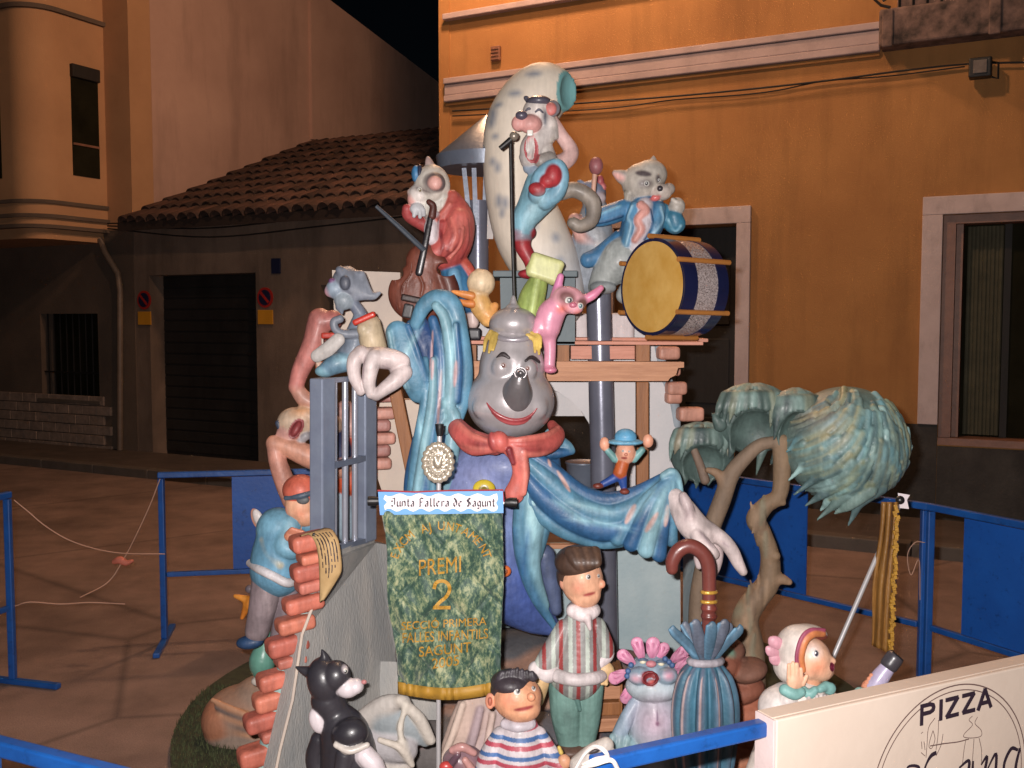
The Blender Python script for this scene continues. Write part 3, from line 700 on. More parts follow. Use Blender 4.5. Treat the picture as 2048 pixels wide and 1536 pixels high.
# little line drawing: oven mouth and baker
def draw(pts, wd=.002, name='drawing', mat='ink_thin'):
    mm = MB(); ribbon(mm, [BP(x, y) for x, y in [tuple(p) for p in spline(pts, 4)]], wd, nn); return mm.build(name, mat, bd_)
draw([(1870, 1436), (1857, 1456), (1854, 1490), (1852, 1515)]); draw([(1877, 1440), (1876, 1470), (1872, 1500)]); draw([(1866, 1461), (1860, 1480), (1858, 1494), (1864, 1496), (1870, 1478), (1866, 1461)])
draw([(1860, 1492), (1890, 1487), (1915, 1484), (1938, 1478)], .003); draw([(1886, 1468), (1882, 1490), (1872, 1512)]); draw([(1945, 1432), (1938, 1440), (1945, 1450), (1930, 1466), (1928, 1474), (1945, 1476), (1962, 1472), (1962, 1460), (1950, 1447), (1955, 1434)])
draw([(1932, 1478), (1928, 1500), (1925, 1528)]); draw([(1948, 1478), (1946, 1505), (1944, 1535)]); draw([(1958, 1476), (1963, 1500), (1963, 1530)])
draw([(1842, 1467), (1846, 1464)]); draw([(1843, 1483), (1844, 1498)]); draw([(1842, 1505), (1850, 1512)]); draw([(1848, 1483), (1850, 1500)])
def script(pts, mat='ink'):
    mm = MB(); sp_ = [tuple(p) for p in spline(pts, 6)]; ribbon(mm, [BP(p[0], p[1]) for p in sp_], [.002 + .010 * p[2] for p in sp_], nn); return mm.build('script_letter', mat, bd_)
script([(1873, 1505, .9), (1862, 1512, .9), (1852, 1530, .5), (1843, 1560, .8)]); script([(1832, 1560, .2), (1838, 1535, .6), (1816, 1534, .5), (1812, 1560, .3)])
script([(1918, 1536, .4), (1938, 1522, .8), (1934, 1560, .9)]); script([(1946, 1522, .6), (1944, 1560, .9)])
script([(1962, 1530, .3), (1974, 1514, .8), (1966, 1560, .9)]); script([(1974, 1540, .3), (1992, 1508, .8), (1990, 1560, .9)])
script([(2036, 1500, .6), (2022, 1498, .9), (2008, 1530, .8), (2012, 1562, .5)]); script([(2040, 1496, .7), (2032, 1530, .9), (2030, 1562, .8)])
# scraps of cord and wire
def cord(name, label, pts, r, mat, cat, D=None):
    mm = MB(); mm.tube([P(*p) for p in [tuple(q) for q in spline(pts, 6)]], r, 6); return tag(mm.build(name, mat, smooth=True), label, cat)
cord('cord', 'white cord tied in loops round the end of the near blue rail', [(1150, 1540, 2.2), (1172, 1505, 2.16), (1195, 1493, 2.12), (1215, 1512, 2.08), (1190, 1520, 2.06), (1165, 1534, 2.05), (1190, 1528, 2.02), (1222, 1520, 2.02), (1236, 1540, 2.04)], .005, 'cord_white', 'cord')
cord('wire', 'loose pale wire sagging between the two left barriers at the top', [(28, 1000, 5.4), (55, 1022, 5.45), (95, 1055, 5.5), (150, 1085, 5.6), (230, 1105, 5.8), (330, 1108, 6.0)], .003, 'wire_pale', 'wire')
cord('wire', 'tight pale wire falling from the barrier post to the ground knot', [(320, 958, 6.0), (300, 1010, 6.0), (270, 1075, 6.0), (245, 1122, 6.0), (215, 1165, 5.95), (160, 1195, 5.8)], .0032, 'wire_pale', 'wire')
cord('wire', 'low pale wire running from the left barrier post along the ground', [(30, 1212, 5.4), (60, 1204, 5.4), (120, 1208, 5.5), (180, 1205, 5.6), (250, 1208, 5.7)], .003, 'wire_pale', 'wire')
cord('wire', 'thin wire curl hanging from the right barrier post', [(1850, 1085, 5.05), (1830, 1085, 5.05), (1815, 1110, 5.05), (1822, 1150, 5.05), (1838, 1120, 5.05), (1840, 1200, 5.05)], .0022, 'wire_pale', 'wire')
sc_ = Sculpt(6.0, 3, 2.5); sc_.C([(228, 1124, 5), (240, 1120, 8), (252, 1126, 6), (264, 1122, 4)], (196, 110, 90)); k_ = sc_.build('tape_knot', None, 'matte_paint'); tag(k_, 'reddish knot of tape hanging on the wires at left', 'tape')
# ================================================================== the monument: structure
flat_mat('plaster_white', (206, 200, 200), .75, rgb2=(188, 188, 190), scale=3, bump=.35, bscale=40)
flat_mat('plaster_blue', (176, 190, 192), .75, rgb2=(150, 170, 176), scale=4, bump=.35, bscale=40)
flat_mat('plaster_grey', (182, 178, 172), .8, rgb2=(150, 152, 152), scale=2.5, bump=.4, bscale=40, stretch=(3, 3, 1))
flat_mat('plaster_cream', (206, 190, 174), .8, rgb2=(184, 170, 160), scale=3, bump=.3)
flat_mat('beam_wood', (190, 138, 104), .6, rgb2=(160, 110, 80), scale=5, stretch=(1, 1, 14), bump=.25, bscale=20)
flat_mat('post_wood', (150, 98, 58), .6, rgb2=(126, 80, 46), scale=5, stretch=(10, 10, 1), bump=.25, bscale=20)
flat_mat('pink_plank', (202, 142, 122), .6, rgb2=(178, 120, 100), scale=5, stretch=(1, 14, 14), bump=.25)
flat_mat('pipe_grey', (118, 120, 134), .26, rgb2=(104, 106, 120), scale=6, bump=.05, metal=.35)
flat_mat('sheet_grey', (104, 112, 126), .4, rgb2=(90, 96, 110), scale=6, bump=.1, metal=.2)
flat_mat('pale_sheet', (170, 162, 158), .5, var=.15)
flat_mat('bar_steel', (138, 148, 166), .3, rgb2=(118, 126, 146), scale=7, bump=.08, metal=.3)
flat_mat('bright_steel', (196, 200, 214), .22, var=.15, bump=.05, metal=.6)
flat_mat('plinth_green', (92, 104, 108), .6, rgb2=(78, 90, 96), scale=5)
flat_mat('turf', (62, 66, 44), .95, rgb2=(44, 46, 32), scale=30)
def slab(name, poly, D, thick, mat, parent, holes=False):
    """flat panel whose outline is read off the photograph, standing upright at depth D"""
    m = MB(); m.prism([P(x, y, D) for x, y in poly], (0, thick, 0)); return m.build(name, mat, parent)
# round carpet of artificial turf
c0 = Vector((.1, 5.0, 0)); RT = 1.75
m = MB(); m.lathe(c0 + Z * .004, [(RT, 0), (RT, .03), (0, .031)], n=72); tag(m.build('turf_carpet', 'turf'), kind='stuff')
V = []; Q = []
for i in range(14000):
    a = RNG.uniform(math.pi * .95, math.pi * 1.75); r = RT * math.sqrt(RNG.uniform(.25, 1)); x, y = c0.x + r * math.cos(a), c0.y + r * math.sin(a)
    b = RNG.uniform(0, 6.28); h_ = RNG.uniform(.015, .035); lx, ly = RNG.normal(0, .008, 2); n_ = len(V)
    V += [(x - .003 * math.cos(b), y - .003 * math.sin(b), .034), (x + .003 * math.cos(b), y + .003 * math.sin(b), .034), (x + lx, y + ly, .034 + h_)]; Q.append((n_, n_ + 1, n_ + 2))
gb = mk('turf_blades', np.array(V), np.array(Q), flat_mat('turf_blade', (78, 84, 50), .9, rgb2=(50, 54, 34), scale=20, bump=0)); tag(gb, 'short dark green artificial turf round the monument', 'turf', kind='stuff')
# rocky plinth under everything
rk = figure('rock_mound', 'grey brown sculpted rock mound carrying the whole monument', 'rock', 4.55, 1000, 1530)
s = Sculpt(4.55, 14, 5)
GR = [(106, 100, 98), (128, 112, 104), (92, 92, 98), (150, 116, 100), (84, 84, 88)]
for (x, y, rx, ry, d) in ((760, 1420, 90, 60, 60), (860, 1350, 120, 70, -20), (960, 1420, 130, 80, 30), (1080, 1380, 120, 90, -30), (1180, 1400, 110, 90, 20), (900, 1500, 160, 70, 120), (1100, 1500, 160, 70, 110), (740, 1500, 100, 60, 120), (1280, 1450, 130, 90, 30), (1250, 1360, 80, 60, -40), (1010, 1300, 110, 40, -80), (860, 1290, 90, 40, -60), (1400, 1490, 100, 60, 40)):
    s.E(x, y, rx, ry, random.choice(GR), d=d, rd=80, rot=random.uniform(-12, 12))
for i in range(26):
    x = random.uniform(720, 1300); y = random.uniform(1290, 1480); s.E(x, y, random.uniform(20, 55), random.uniform(8, 18), random.choice(GR + [(176, 138, 116), (140, 110, 110)]), d=s.on(x, y, -4), rd=18, rot=random.uniform(-25, 10), k=8)
s.build('rock_body', rk, 'matte_paint', bl=8)
rk2 = figure('rock_ledge', 'layered orange brown rock behind the closed umbrella', 'rock', 4.3, 1490, 1500)
s = Sculpt(4.3, 8, 4)
for i, (x, y, rx, ry) in enumerate(((1500, 1420, 60, 30), (1480, 1380, 50, 26), (1495, 1340, 40, 22), (1470, 1460, 70, 30), (1520, 1465, 60, 24), (1440, 1330, 40, 30), (1460, 1300, 30, 20), (1490, 1510, 90, 30))):
    s.E(x, y, rx, ry, ((178, 108, 82), (150, 92, 72), (132, 92, 76), (196, 130, 100))[i % 4], d=(i % 3) * 14, rd=45, rot=14)
s.E(1452, 1318, 14, 22, (120, 152, 132), d=40, rot=-30); s.build('strata', rk2, 'matte_paint', bl=6)
rk3 = figure('boulder', 'low rounded brown boulder on the turf left of the bricks', 'rock', 4.65, 470, 1500)
s = Sculpt(4.65, 10, 3.5); s.E(490, 1430, 82, 62, (152, 122, 104), rd=70); s.E(450, 1440, 46, 48, (168, 112, 84), d=20, rd=50, rot=-30); s.E(520, 1390, 50, 40, (150, 126, 110), rd=50); s.E(500, 1470, 90, 26, (140, 120, 106), d=20, rd=60)
for i in range(6): s.C([(425 + i * 8, 1400 + i * 14, 5, 58), (470 + i * 6, 1420 + i * 12, 6, 66), (520, 1440 + i * 9, 5, 62)], ((190, 140, 108), (120, 104, 98))[i % 2], k=6)
s.build('stone', rk3, 'matte_paint', bl=6)
# ---- left slanting wall with a column of bricks on its edge
lw = figure('slanted_wall', 'grey slanting wall panel edged with a column of fat bricks', 'wall', 3.95, 660, 1530)
fr = [(636, 1185, 3.72), (672, 1120, 3.78), (752, 1086, 4.22), (778, 1090, 4.3), (792, 1330, 4.3), (800, 1560, 4.3), (548, 1560, 3.55), (585, 1400, 3.6), (604, 1270, 3.66)]
L = [P(*q) for q in fr]; m = MB(); m.prism(L, (-.06, .07, 0)); m.build('panel', 'plaster_grey', lw)
m = MB(); m.tube([P(x, y, D_ - .012) for x, y, D_ in ((634, 1190, 3.72), (604, 1270, 3.66), (585, 1400, 3.6), (560, 1500, 3.57), (548, 1560, 3.55))], .006, 8); m.build('edge_line', 'plaster_cream', lw, smooth=True)
m = MB(); m.prism([P(x, y, D_) for x, y, D_ in ((660, 1128, 3.80), (748, 1088, 4.24), (752, 1070, 4.24), (664, 1108, 3.80))], (-.05, .03, 0)); m.build('top_ledge', 'plaster_grey', lw)
BK = [(208, 118, 98), (214, 128, 104), (196, 108, 92), (204, 122, 106)]
for i, (x, y, w_, hh) in enumerate(((612, 1082, 40, 20), (622, 1112, 34, 12), (612, 1140, 38, 20), (618, 1168, 34, 14), (598, 1205, 40, 19), (582, 1246, 38, 18), (566, 1288, 42, 22), (572, 1318, 30, 12), (548, 1356, 42, 20), (540, 1397, 42, 21), (524, 1438, 44, 21), (545, 1463, 34, 13), (514, 1506, 46, 24), (520, 1545, 40, 16))):
    s = Sculpt(3.74, 2, 2.6); s.B(x + 8, y, w_, hh * .86, BK[i % 4], d=14 + (i * 7) % 9, hd=26, rot=7, yaw=28, rnd=min(12, hh * .55)); b = s.build('brick', lw, 'sculpture_paint')
s = Sculpt(3.78, 10, 4)
s.C([(630, 1090, 20, 14), (626, 1160, 21, 16), (610, 1220, 22, 18), (590, 1290, 24, 20), (572, 1370, 26, 24), (554, 1450, 28, 26), (536, 1560, 30, 28)], (150, 186, 182)); s.build('mortar', lw, 'matte_paint')
# ---- barred gate on top of the wall
gt = figure('barred_gate', 'grey barred prison gate standing on the slanting wall', 'gate', 4.0, 690, 1100)
ga, gb_ = (645, 3.80), (730, 4.16)
def gx(f): return (ga[0] + (gb_[0] - ga[0]) * f, ga[1] + (gb_[1] - ga[1]) * f)
for f, yt, yb, wpx, mat in ((0, 756, 1100, 32, 'bar_steel'), (1, 750, 1082, 30, 'bar_steel')):
    x, D_ = gx(f); a, b = P(x, yb, D_), P(x, yt, D_); m = MB(); ww = wpx * D_ / F; m.obox((a + b) / 2, (ww / 2 * .92, -ww * .2, 0), (ww * .3, ww * .6, 0), (b - a) / 2, .006); m.build('post', mat, gt)
for f in (.27, .53, .76):
    x, D_ = gx(f); m = MB(); m.tube([P(x, 1095 - 14 * f, D_), P(x, 762 - 6 * f, D_)], .013, 10); m.build('bar', 'bright_steel', gt, smooth=True)
for (f0_, y0, f1_, y1, hh) in ((-.02, 935, 1, 915, 12), (-.02, 762, 1, 755, 9), (0, 1102, 1, 1080, 10)):
    (xa, Da), (xb, Db) = gx(f0_), gx(f1_); m = MB(); m.bar(P(xa, y0, Da - .02), P(xb, y1, Db - .02), .03, hh * .002); m.build('cross_bar', 'bar_steel', gt)
# ---- white ruined tower with an arch
tw_ = figure('ruined_tower', 'white ruined tower wall with arch and broken brick edge behind the figures', 'tower', 4.9, 1250, 1400)
arch = [(1192, 1010)] + [(1040 + 152 * math.cos(a), 905 - 140 * math.sin(a)) for a in [math.radians(q) for q in range(0, 181, 12)]] + [(890, 1010)]
right = [(1300, 632), (1310, 700), (1318, 742), (1334, 762), (1346, 835), (1358, 872), (1360, 1000), (1362, 1420)]
outer = [(860, 640)] + right
poly = [(888, 1420), (1200, 1420)] if False else None
# the front is cut in three convex-ish pieces round the arch
slab('front_wall', [(1194, 640)] + right + [(1194, 1420)], 4.9, .12, 'plaster_white', tw_)
slab('front_wall', [(880, 640), (1192, 640)] + arch[:1] + arch[1:] + [(880, 1010)], 4.9, .12, 'plaster_white', tw_)
slab('front_wall', [(880, 1096), (1192, 1096), (1192, 1420), (880, 1420)], 4.9, .12, 'plaster_blue', tw_)
slab('lower_facing', [(1226, 1096), (1359, 1085), (1361, 1330), (1226, 1330)], 4.885, .012, 'plaster_blue', tw_)
slab('inner_wall', [(1000, 700), (1300, 700), (1300, 832), (1000, 832)], 5.12, .05, 'plaster_white', tw_)
m = MB(); m.hexa([P(1366, 1420, 4.93), P(1400, 1420, 5.1), P(1400, 1420, 5.5), P(1366, 1420, 5.5), P(1366, 1085, 4.93), P(1398, 1085, 5.1), P(1398, 1085, 5.5), P(1366, 1085, 5.5)]); m.build('side_wall', 'plaster_blue', tw_)
for x, y, w_, hh, d in ((1336, 706, 22, 13, 10), (1352, 776, 20, 13, 14), (1346, 795, 16, 12, 4), (1380, 828, 26, 14, 14), (1345, 742, 14, 10, 0)):
    s = Sculpt(4.9, 2, 2.2); s.B(x, y, w_, hh, (206, 148, 128), d=d, hd=16, rnd=7, yaw=8); s.build('brick', tw_, 'sculpture_paint')
s = Sculpt(4.92, 4, 3); s.C([(1316, 690, 10), (1326, 745, 12), (1344, 790, 12), (1352, 850, 10)], (150, 160, 168)); s.build('mortar', tw_, 'matte_paint')
# left stub of the ruin
ls = figure('brick_stub', 'white wall stub with stacked pink bricks beside the barred gate', 'wall', 4.6, 800, 1300)
slab('panel', [(760, 800), (870, 800), (872, 1300), (778, 1300), (770, 1000), (746, 930)], 4.62, .1, 'plaster_cream', ls)
for i, (x, y) in enumerate(((764, 792), (768, 826), (760, 850), (766, 876), (758, 900), (762, 926))):
    s = Sculpt(4.55, 2, 2.2); s.B(x, y, 24 - i % 3 * 2, 12, ((186, 132, 124), (206, 148, 132))[i % 2], hd=20, rnd=8, yaw=15); s.build('brick', ls, 'sculpture_paint')
m = MB(); m.bar(P(788, 765, 4.42), P(838, 1010, 4.42), .056, .05, up=(0, 1, 0), bev=.005); tag(m.build('wooden_prop', 'post_wood'), 'brown leaning timber prop under the left sleeve', 'timber')
slab('board', [(664, 540), (800, 545), (806, 700), (672, 700)], 4.72, .05, 'plaster_cream', ls)
# ---- timber gallery
gl = figure('timber_gallery', 'wooden scaffold beams and planks holding the drum above the tower', 'scaffold', 4.55, 1150, 760)
slab('main_beam', [(940, 722), (1368, 724), (1368, 735), (1356, 736), (1352, 750), (1340, 756), (1336, 762), (940, 762)], 4.45, .09, 'beam_wood', gl)
slab('rear_beam', [(1142, 692), (1275, 692), (1275, 718), (1142, 718)], 4.58, .08, 'pink_plank', gl)
m = MB(); m.bar(P(935, 684, 4.5), P(1400, 686, 4.5), .16, .016, bev=.003); m.build('plank', 'pink_plank', gl)
m = MB(); m.bar(P(935, 676, 4.7), P(1410, 680, 4.7), .16, .016, bev=.003); m.build('plank', 'pink_plank', gl)
m = MB(); m.bar(P(1284, 722, 4.52), P(1284, 686, 4.52), .06, .06, up=(0, 1, 0)); m.build('short_post', 'post_wood', gl)
m = MB(); m.bar(P(1284, 1000, 4.6), P(1284, 763, 4.6), .056, .05, up=(0, 1, 0), bev=.004); m.build('post', 'post_wood', gl)
m = MB(); m.bar(P(1120, 722, 4.52), P(1120, 690, 4.52), .08, .06, up=(0, 1, 0)); m.build('short_post', 'post_wood', gl)
m = MB(); m.bar(P(944, 722, 4.52), P(944, 690, 4.52), .04, .06, up=(0, 1, 0)); m.build('short_post', 'post_wood', gl)
m = MB(); m.bar(P(1085, 1092, 4.8), P(1190, 1092, 4.8), .03, .02); m.build('sill_board', 'beam_wood', gl)
for xx in ((1140, 1170), (1225, 1262)):
    s = Sculpt(4.85, 3, 3); s.B((xx[0] + xx[1]) / 2, 660, (xx[1] - xx[0]) / 2 + 6, 34, (202, 192, 192), hd=14, rnd=8); s.build('plaster_block', gl, 'matte_paint')
# ---- big pipe, cowl, plinth
m = MB(); m.tube([P(1212, 1300, 4.62), P(1205, 900, 4.62), P(1197, 585, 4.62)], .058, 32); tag(m.build('drain_pipe', 'pipe_grey', smooth=True), 'thick grey metal pipe rising through the timber gallery', 'pipe')
ck = figure('chimney_cowl', 'grey sheet metal chimney pipe with a conical hat behind the bass player', 'chimney', 4.9, 955, 550)
m = MB(); m.tube([P(956, 560, 4.9), P(956, 402, 4.9)], .052, 28); m.build('pipe', 'pipe_grey', ck, smooth=True)
cc = P(974, 314, 4.95); sx = 4.9 / F
m = MB(); m.lathe(cc, [(98 * sx, -26 * sx), (102 * sx, 0), (96 * sx, 5 * sx), (0.5 * sx, 84 * sx)], n=40); m.build('hat', 'sheet_grey', ck, smooth=True)
for x0, x1, dd in ((928, 940, -.06), (948, 952, -.09), (972, 968, .05), (985, 972, -.02)):
    m = MB(); m.bar(P(x0, 336, 4.9 + dd), P(x1, 450, 4.9 + dd), .022, .006, up=(0, 1, 0)); m.build('strap', 'sheet_grey', ck)
m = MB(); m.bar(P(982, 402, 4.86), P(980, 478, 4.86), .03, .006, up=(0, 1, 0)); m.build('strap', 'pale_sheet', ck)
pb_ = figure('plinth_box', 'grey green box plinth under the moon', 'plinth', 4.5, 1075, 690)
m = MB(); m.hexa([P(1003, 690, 4.42), P(1150, 690, 4.42), P(1150, 690, 4.42) + Vector((0, .4, 0)), P(1003, 690, 4.42) + Vector((0, .4, 0)), P(1000, 556, 4.42), P(1150, 556, 4.42), P(1150, 556, 4.42) + Vector((0, .4, 0)), P(1000, 556, 4.42) + Vector((0, .4, 0))]); m.build('body', 'plinth_green', pb_)
a = P(1070, 548, 4.42) + Vector((0, .19, 0)); m = MB(); m.obox(a, (.185, 0, 0), (0, .22, 0), (0, 0, .014), .004); m.build('top', 'plinth_green', pb_)
# ================================================================== the monument: upper figures
WHT = (222, 212, 206); PNK = (214, 156, 150); GRY = (150, 146, 142); SLT = (84, 82, 94); BLU = (62, 118, 160); LBL = (130, 178, 196); RED = (166, 50, 56)
# ---- moon
mo = figure('crescent_moon', 'big cream crescent moon with grey craters behind the singing cat', 'moon', 4.75, 1100, 590)
s = Sculpt(4.75, 6, 4)
s.C([(1124, 184, 36, 10), (1082, 186, 58, 6), (1042, 242, 66), (1030, 312, 63), (1036, 390, 64), (1062, 468, 72), (1096, 540, 66), (1112, 600, 58)], (214, 202, 186), n=6, fl=.9)
s.E(1150, 186, 24, 46, (112, 160, 160), d=30, rd=40, sub=True, yaw=-30)
s.paint(1140, 184, 26, 44, (120, 172, 174), d=20, rd=50, soft=.2)
for x, y, rx, ry in ((1067, 145, 14, 6), (1030, 185, 12, 6), (985, 222, 7, 12), (982, 240, 7, 10), (996, 205, 8, 5), (985, 320, 6, 7), (995, 333, 6, 9), (997, 400, 6, 12), (1010, 405, 7, 11), (1004, 425, 5, 8), (1066, 452, 9, 8), (1112, 475, 7, 8), (990, 270, 6, 5), (1120, 520, 8, 6), (1045, 500, 8, 9)):
    s.paint(x, y, rx, ry, (128, 134, 146), d=60, rd=90, soft=1.0, amt=.85)
s.paint(1150, 560, 50, 70, (150, 166, 186), d=20, rd=90, soft=1.2, amt=.6)
s.build('crescent', mo, 'smooth_paint', bl=6)
# ---- singing cat
ct = figure('singing_cat', 'singing cat sculpture in pale blue with red boots before the moon', 'cat sculpture', 4.4, 1065, 545)
s = Sculpt(4.4, 2.6, 1.7)
s.E(1076, 228, 31, 34, WHT, rd=30); s.E(1090, 250, 24, 26, WHT, rd=24); s.E(1060, 248, 23, 18, PNK, d=24, rd=18); s.E(1036, 247, 13, 15, PNK, d=26, rd=13)
s.C([(1098, 262, 12, 8), (1102, 280, 6, 12)], (190, 182, 172)); s.C([(1106, 255, 10, 4), (1112, 274, 5, 8)], (160, 154, 148))
s.C([(1090, 268, 24, 0), (1066, 292, 24, 6), (1062, 318, 22, 8)], (196, 188, 184)); s.E(1056, 314, 18, 10, (176, 168, 164), d=12, rd=14)
s.E(1062, 296, 13, 28, (176, 84, 88), d=36, rd=16, rot=12, sub=True)
s.C([(1066, 274, 3, 24), (1064, 296, 4, 22), (1060, 314, 5, 24)], (214, 132, 132), k=2, late=True); s.C([(1058, 276, 3, 24), (1056, 300, 4, 22)], (206, 122, 124), k=2, late=True)
s.C([(1085, 300, 22, -4), (1092, 330, 26, -4)], (206, 198, 192))
s.C([(1102, 330, 16, 6), (1130, 322, 17, 2), (1142, 302, 15, 0), (1122, 270, 13, -4), (1104, 236, 10, -6)], (216, 178, 172)); s.C([(1100, 318, 14, 18), (1082, 322, 13, 26)], (168, 160, 154))
s.C([(1098, 345, 32), (1090, 372, 40), (1066, 412, 31), (1048, 440, 25), (1044, 470, 20)], LBL, n=5); s.C([(1058, 336, 12, 10), (1080, 345, 16, 14)], (142, 158, 176))
s.C([(1075, 390, 18, 30), (1082, 352, 16, 42), (1112, 330, 13, 46), (1126, 350, 12, 44), (1116, 384, 15, 38), (1090, 402, 18, 26)], (122, 168, 190))
s.E(1106, 350, 17, 22, RED, d=52, rd=15); s.E(1096, 362, 16, 14, RED, d=54, rd=13); s.E(1074, 379, 17, 13, RED, d=56, rd=13, rot=-15)
s.C([(1044, 474, 19), (1046, 494, 16), (1060, 520, 14), (1066, 540, 13)], RED); s.C([(1042, 466, 20), (1058, 465, 14)], (150, 44, 52)); s.E(1058, 548, 22, 10, (150, 40, 50), d=14, rd=16)
s.C([(1120, 386, 15, -6), (1152, 380, 16, -8), (1184, 402, 16, -6), (1184, 438, 14, 0), (1160, 452, 13, 6), (1146, 446, 12, 8)], (146, 136, 126))
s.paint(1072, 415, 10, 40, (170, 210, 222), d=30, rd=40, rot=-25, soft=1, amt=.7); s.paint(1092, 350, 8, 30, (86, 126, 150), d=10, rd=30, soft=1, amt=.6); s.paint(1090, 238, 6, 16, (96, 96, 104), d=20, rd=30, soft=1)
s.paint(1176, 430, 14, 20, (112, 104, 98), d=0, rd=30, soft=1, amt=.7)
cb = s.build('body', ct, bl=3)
b = Sculpt(4.4, 3, 1.6); b.E(1078, 204, 24, 12, SLT, d=8, rd=24); b.C([(1060, 205, 6, 8), (1052, 196, 5, 8)], SLT); b.build('cap', ct, 'gloss_paint')
b = Sculpt(4.4, 3, 1.6); b.E(1103, 217, 17, 17, (132, 128, 134), d=14, rd=9); b.E(1101, 218, 11, 12, (218, 130, 124), d=22, rd=6); b.build('ear', ct)
b = Sculpt(4.4, 3, 1.6); b.E(1043, 231, 12, 9, (84, 78, 92), d=36, rd=10); b.build('nose', ct, 'gloss_paint')
b = Sculpt(4.4, 1, 1.4); b.B(1060, 266, 6, 6, (232, 228, 220), d=36, hd=4, rnd=2); b.build('tooth', ct, 'gloss_paint')
for x, y in ((1058, 220), (1078, 222)):
    b = Sculpt(4.4, 2, 1.4); dd = s.on(x, y); b.C([(x - 7, y + 2, 2, dd), (x, y - 3, 2.6, dd + 1), (x + 8, y + 3, 2, dd)], SLT); b.build('eyelid', ct)
# microphone stand
ms = figure('microphone_stand', 'thin dark microphone stand rising from the teapot lid', 'microphone stand', 4.12, 1027, 610)
m = MB(); m.tube([P(1029, 612, 4.12), P(1024, 450, 4.12), P(1021, 284, 4.12)], .0075, 10); m.build('rod', 'black_iron', ms, smooth=True)
m = MB(); m.tube([P(1000, 297, 4.1), P(1022, 279, 4.1)], [.010, .013], 12); mm_ = m.build('microphone', 'black_iron', ms, smooth=True)
b = Sculpt(4.1, 0, 1.2); b.E(1028, 272, 9, 9, (140, 130, 118)); b.build('mesh_head', mm_, 'metal_paint')
# ---- bass playing cat
bc = figure('bass_playing_cat', 'white whiskered cat in a red coat playing the double bass', 'cat sculpture', 4.5, 930, 670)
s = Sculpt(4.5, 2.6, 1.7)
s.E(864, 372, 36, 42, (206, 198, 188), rd=34); s.E(838, 390, 22, 22, WHT, d=8, rd=22); s.E(826, 398, 11, 15, (216, 160, 152), d=14, rd=11); s.C([(828, 384, 9, 12), (820, 384, 6, 12)], (190, 160, 150))
s.C([(862, 340, 12, 0), (858, 325, 8, 0), (856, 316, 4, 0)], (186, 160, 154)); s.E(868, 366, 22, 20, (96, 84, 84), d=26, rd=12); s.E(870, 366, 13, 13, (222, 168, 158), d=36, rd=7)
for i, x in enumerate((846, 856, 866, 876, 886)): s.C([(x, 395, 11, 10), (x - 2, 412, 7, 14), (x - 4, 424 + i % 2 * 4, 2.5, 14)], (214, 208, 198))
s.C([(864, 420, 20, -4), (880, 440, 26, -6)], (190, 180, 172)); s.C([(905, 392, 12, 6), (896, 420, 14, 10), (882, 442, 12, 14)], (178, 84, 74)); s.C([(906, 400, 18, -6), (914, 440, 34, -4), (908, 480, 38, 0), (896, 510, 34, 2)], (176, 76, 72))
s.C([(918, 440, 24, 14), (906, 480, 22, 26), (872, 505, 18, 30)], (194, 92, 86)); s.C([(912, 520, 18), (932, 535, 14), (950, 560, 9)], (190, 84, 70)); s.C([(884, 450, 10, 22), (878, 480, 12, 26), (886, 510, 14, 22)], (160, 62, 62))
s.C([(868, 430, 10, 24), (862, 456, 14, 34), (864, 478, 12, 34)], (212, 202, 206)); s.C([(856, 450, 4, 46), (854, 476, 5, 46)], (190, 180, 188), k=2); s.E(846, 503, 18, 14, WHT, d=34, rd=14); s.E(838, 508, 7, 12, (200, 194, 194), d=40, rd=8); s.E(850, 512, 6, 12, (210, 204, 204), d=42, rd=8)
s.E(834, 418, 14, 12, (206, 206, 210), d=22, rd=11); s.C([(830, 422, 5, 26), (828, 432, 4, 26)], (206, 206, 210)); s.C([(840, 424, 5, 28), (840, 434, 4, 28)], (206, 206, 210)); s.C([(846, 420, 5, 26), (848, 430, 4, 24)], (206, 206, 210))
s.C([(900, 470, 18, -20), (850, 450, 14, -14), (818, 432, 12, 2), (814, 418, 10, 10)], (166, 70, 70))
s.C([(904, 535, 24), (914, 565, 27), (930, 590, 22), (938, 612, 16)], BLU); s.C([(908, 548, 10, 22), (915, 585, 9, 24)], (110, 162, 196), k=8); s.E(940, 614, 18, 12, (48, 96, 140), d=6, rd=14)
s.C([(944, 622, 12), (946, 645, 12)], (214, 190, 184)); s.B(946, 668, 16, 12, (44, 42, 48), hd=14, rnd=5)

for pts in ([(896, 440), (905, 470), (895, 500)], [(920, 460), (912, 490), (890, 512)], [(934, 440), (936, 480), (922, 515)], [(880, 462), (886, 490), (880, 510)]): s.C([(x, y, 2.6, s.on(x, y, -1)) for x, y in pts], (124, 44, 48), k=3)
for pts in ([(902, 436), (912, 468), (902, 500)], [(926, 456), (920, 490), (900, 516)], [(872, 440), (880, 430), (900, 408)]): s.C([(x, y, 3.2, s.on(x, y, 0)) for x, y in pts], (214, 116, 104), k=3)
s.paint(924, 450, 20, 24, (214, 120, 108), d=30, rd=40, soft=1.3, amt=.7); s.paint(848, 382, 18, 5, (120, 108, 104), d=20, rd=30, rot=-20, soft=1)
s.build('body', bc, bl=3)
eye(bc, s, 840, 380, 6, iris=(90, 70, 20))
b = Sculpt(4.5, 3, 1.6); b.E(832, 348, 9, 17, (70, 130, 178), d=10, rd=12); b.E(840, 344, 5, 15, (40, 46, 70), d=12, rd=12); b.build('hat', bc)
db = figure('double_bass', 'brown double bass leaning against the red coated cat', 'double bass', 4.42, 830, 640)
s = Sculpt(4.42, 6, 2.2)
BRN = (104, 54, 42)
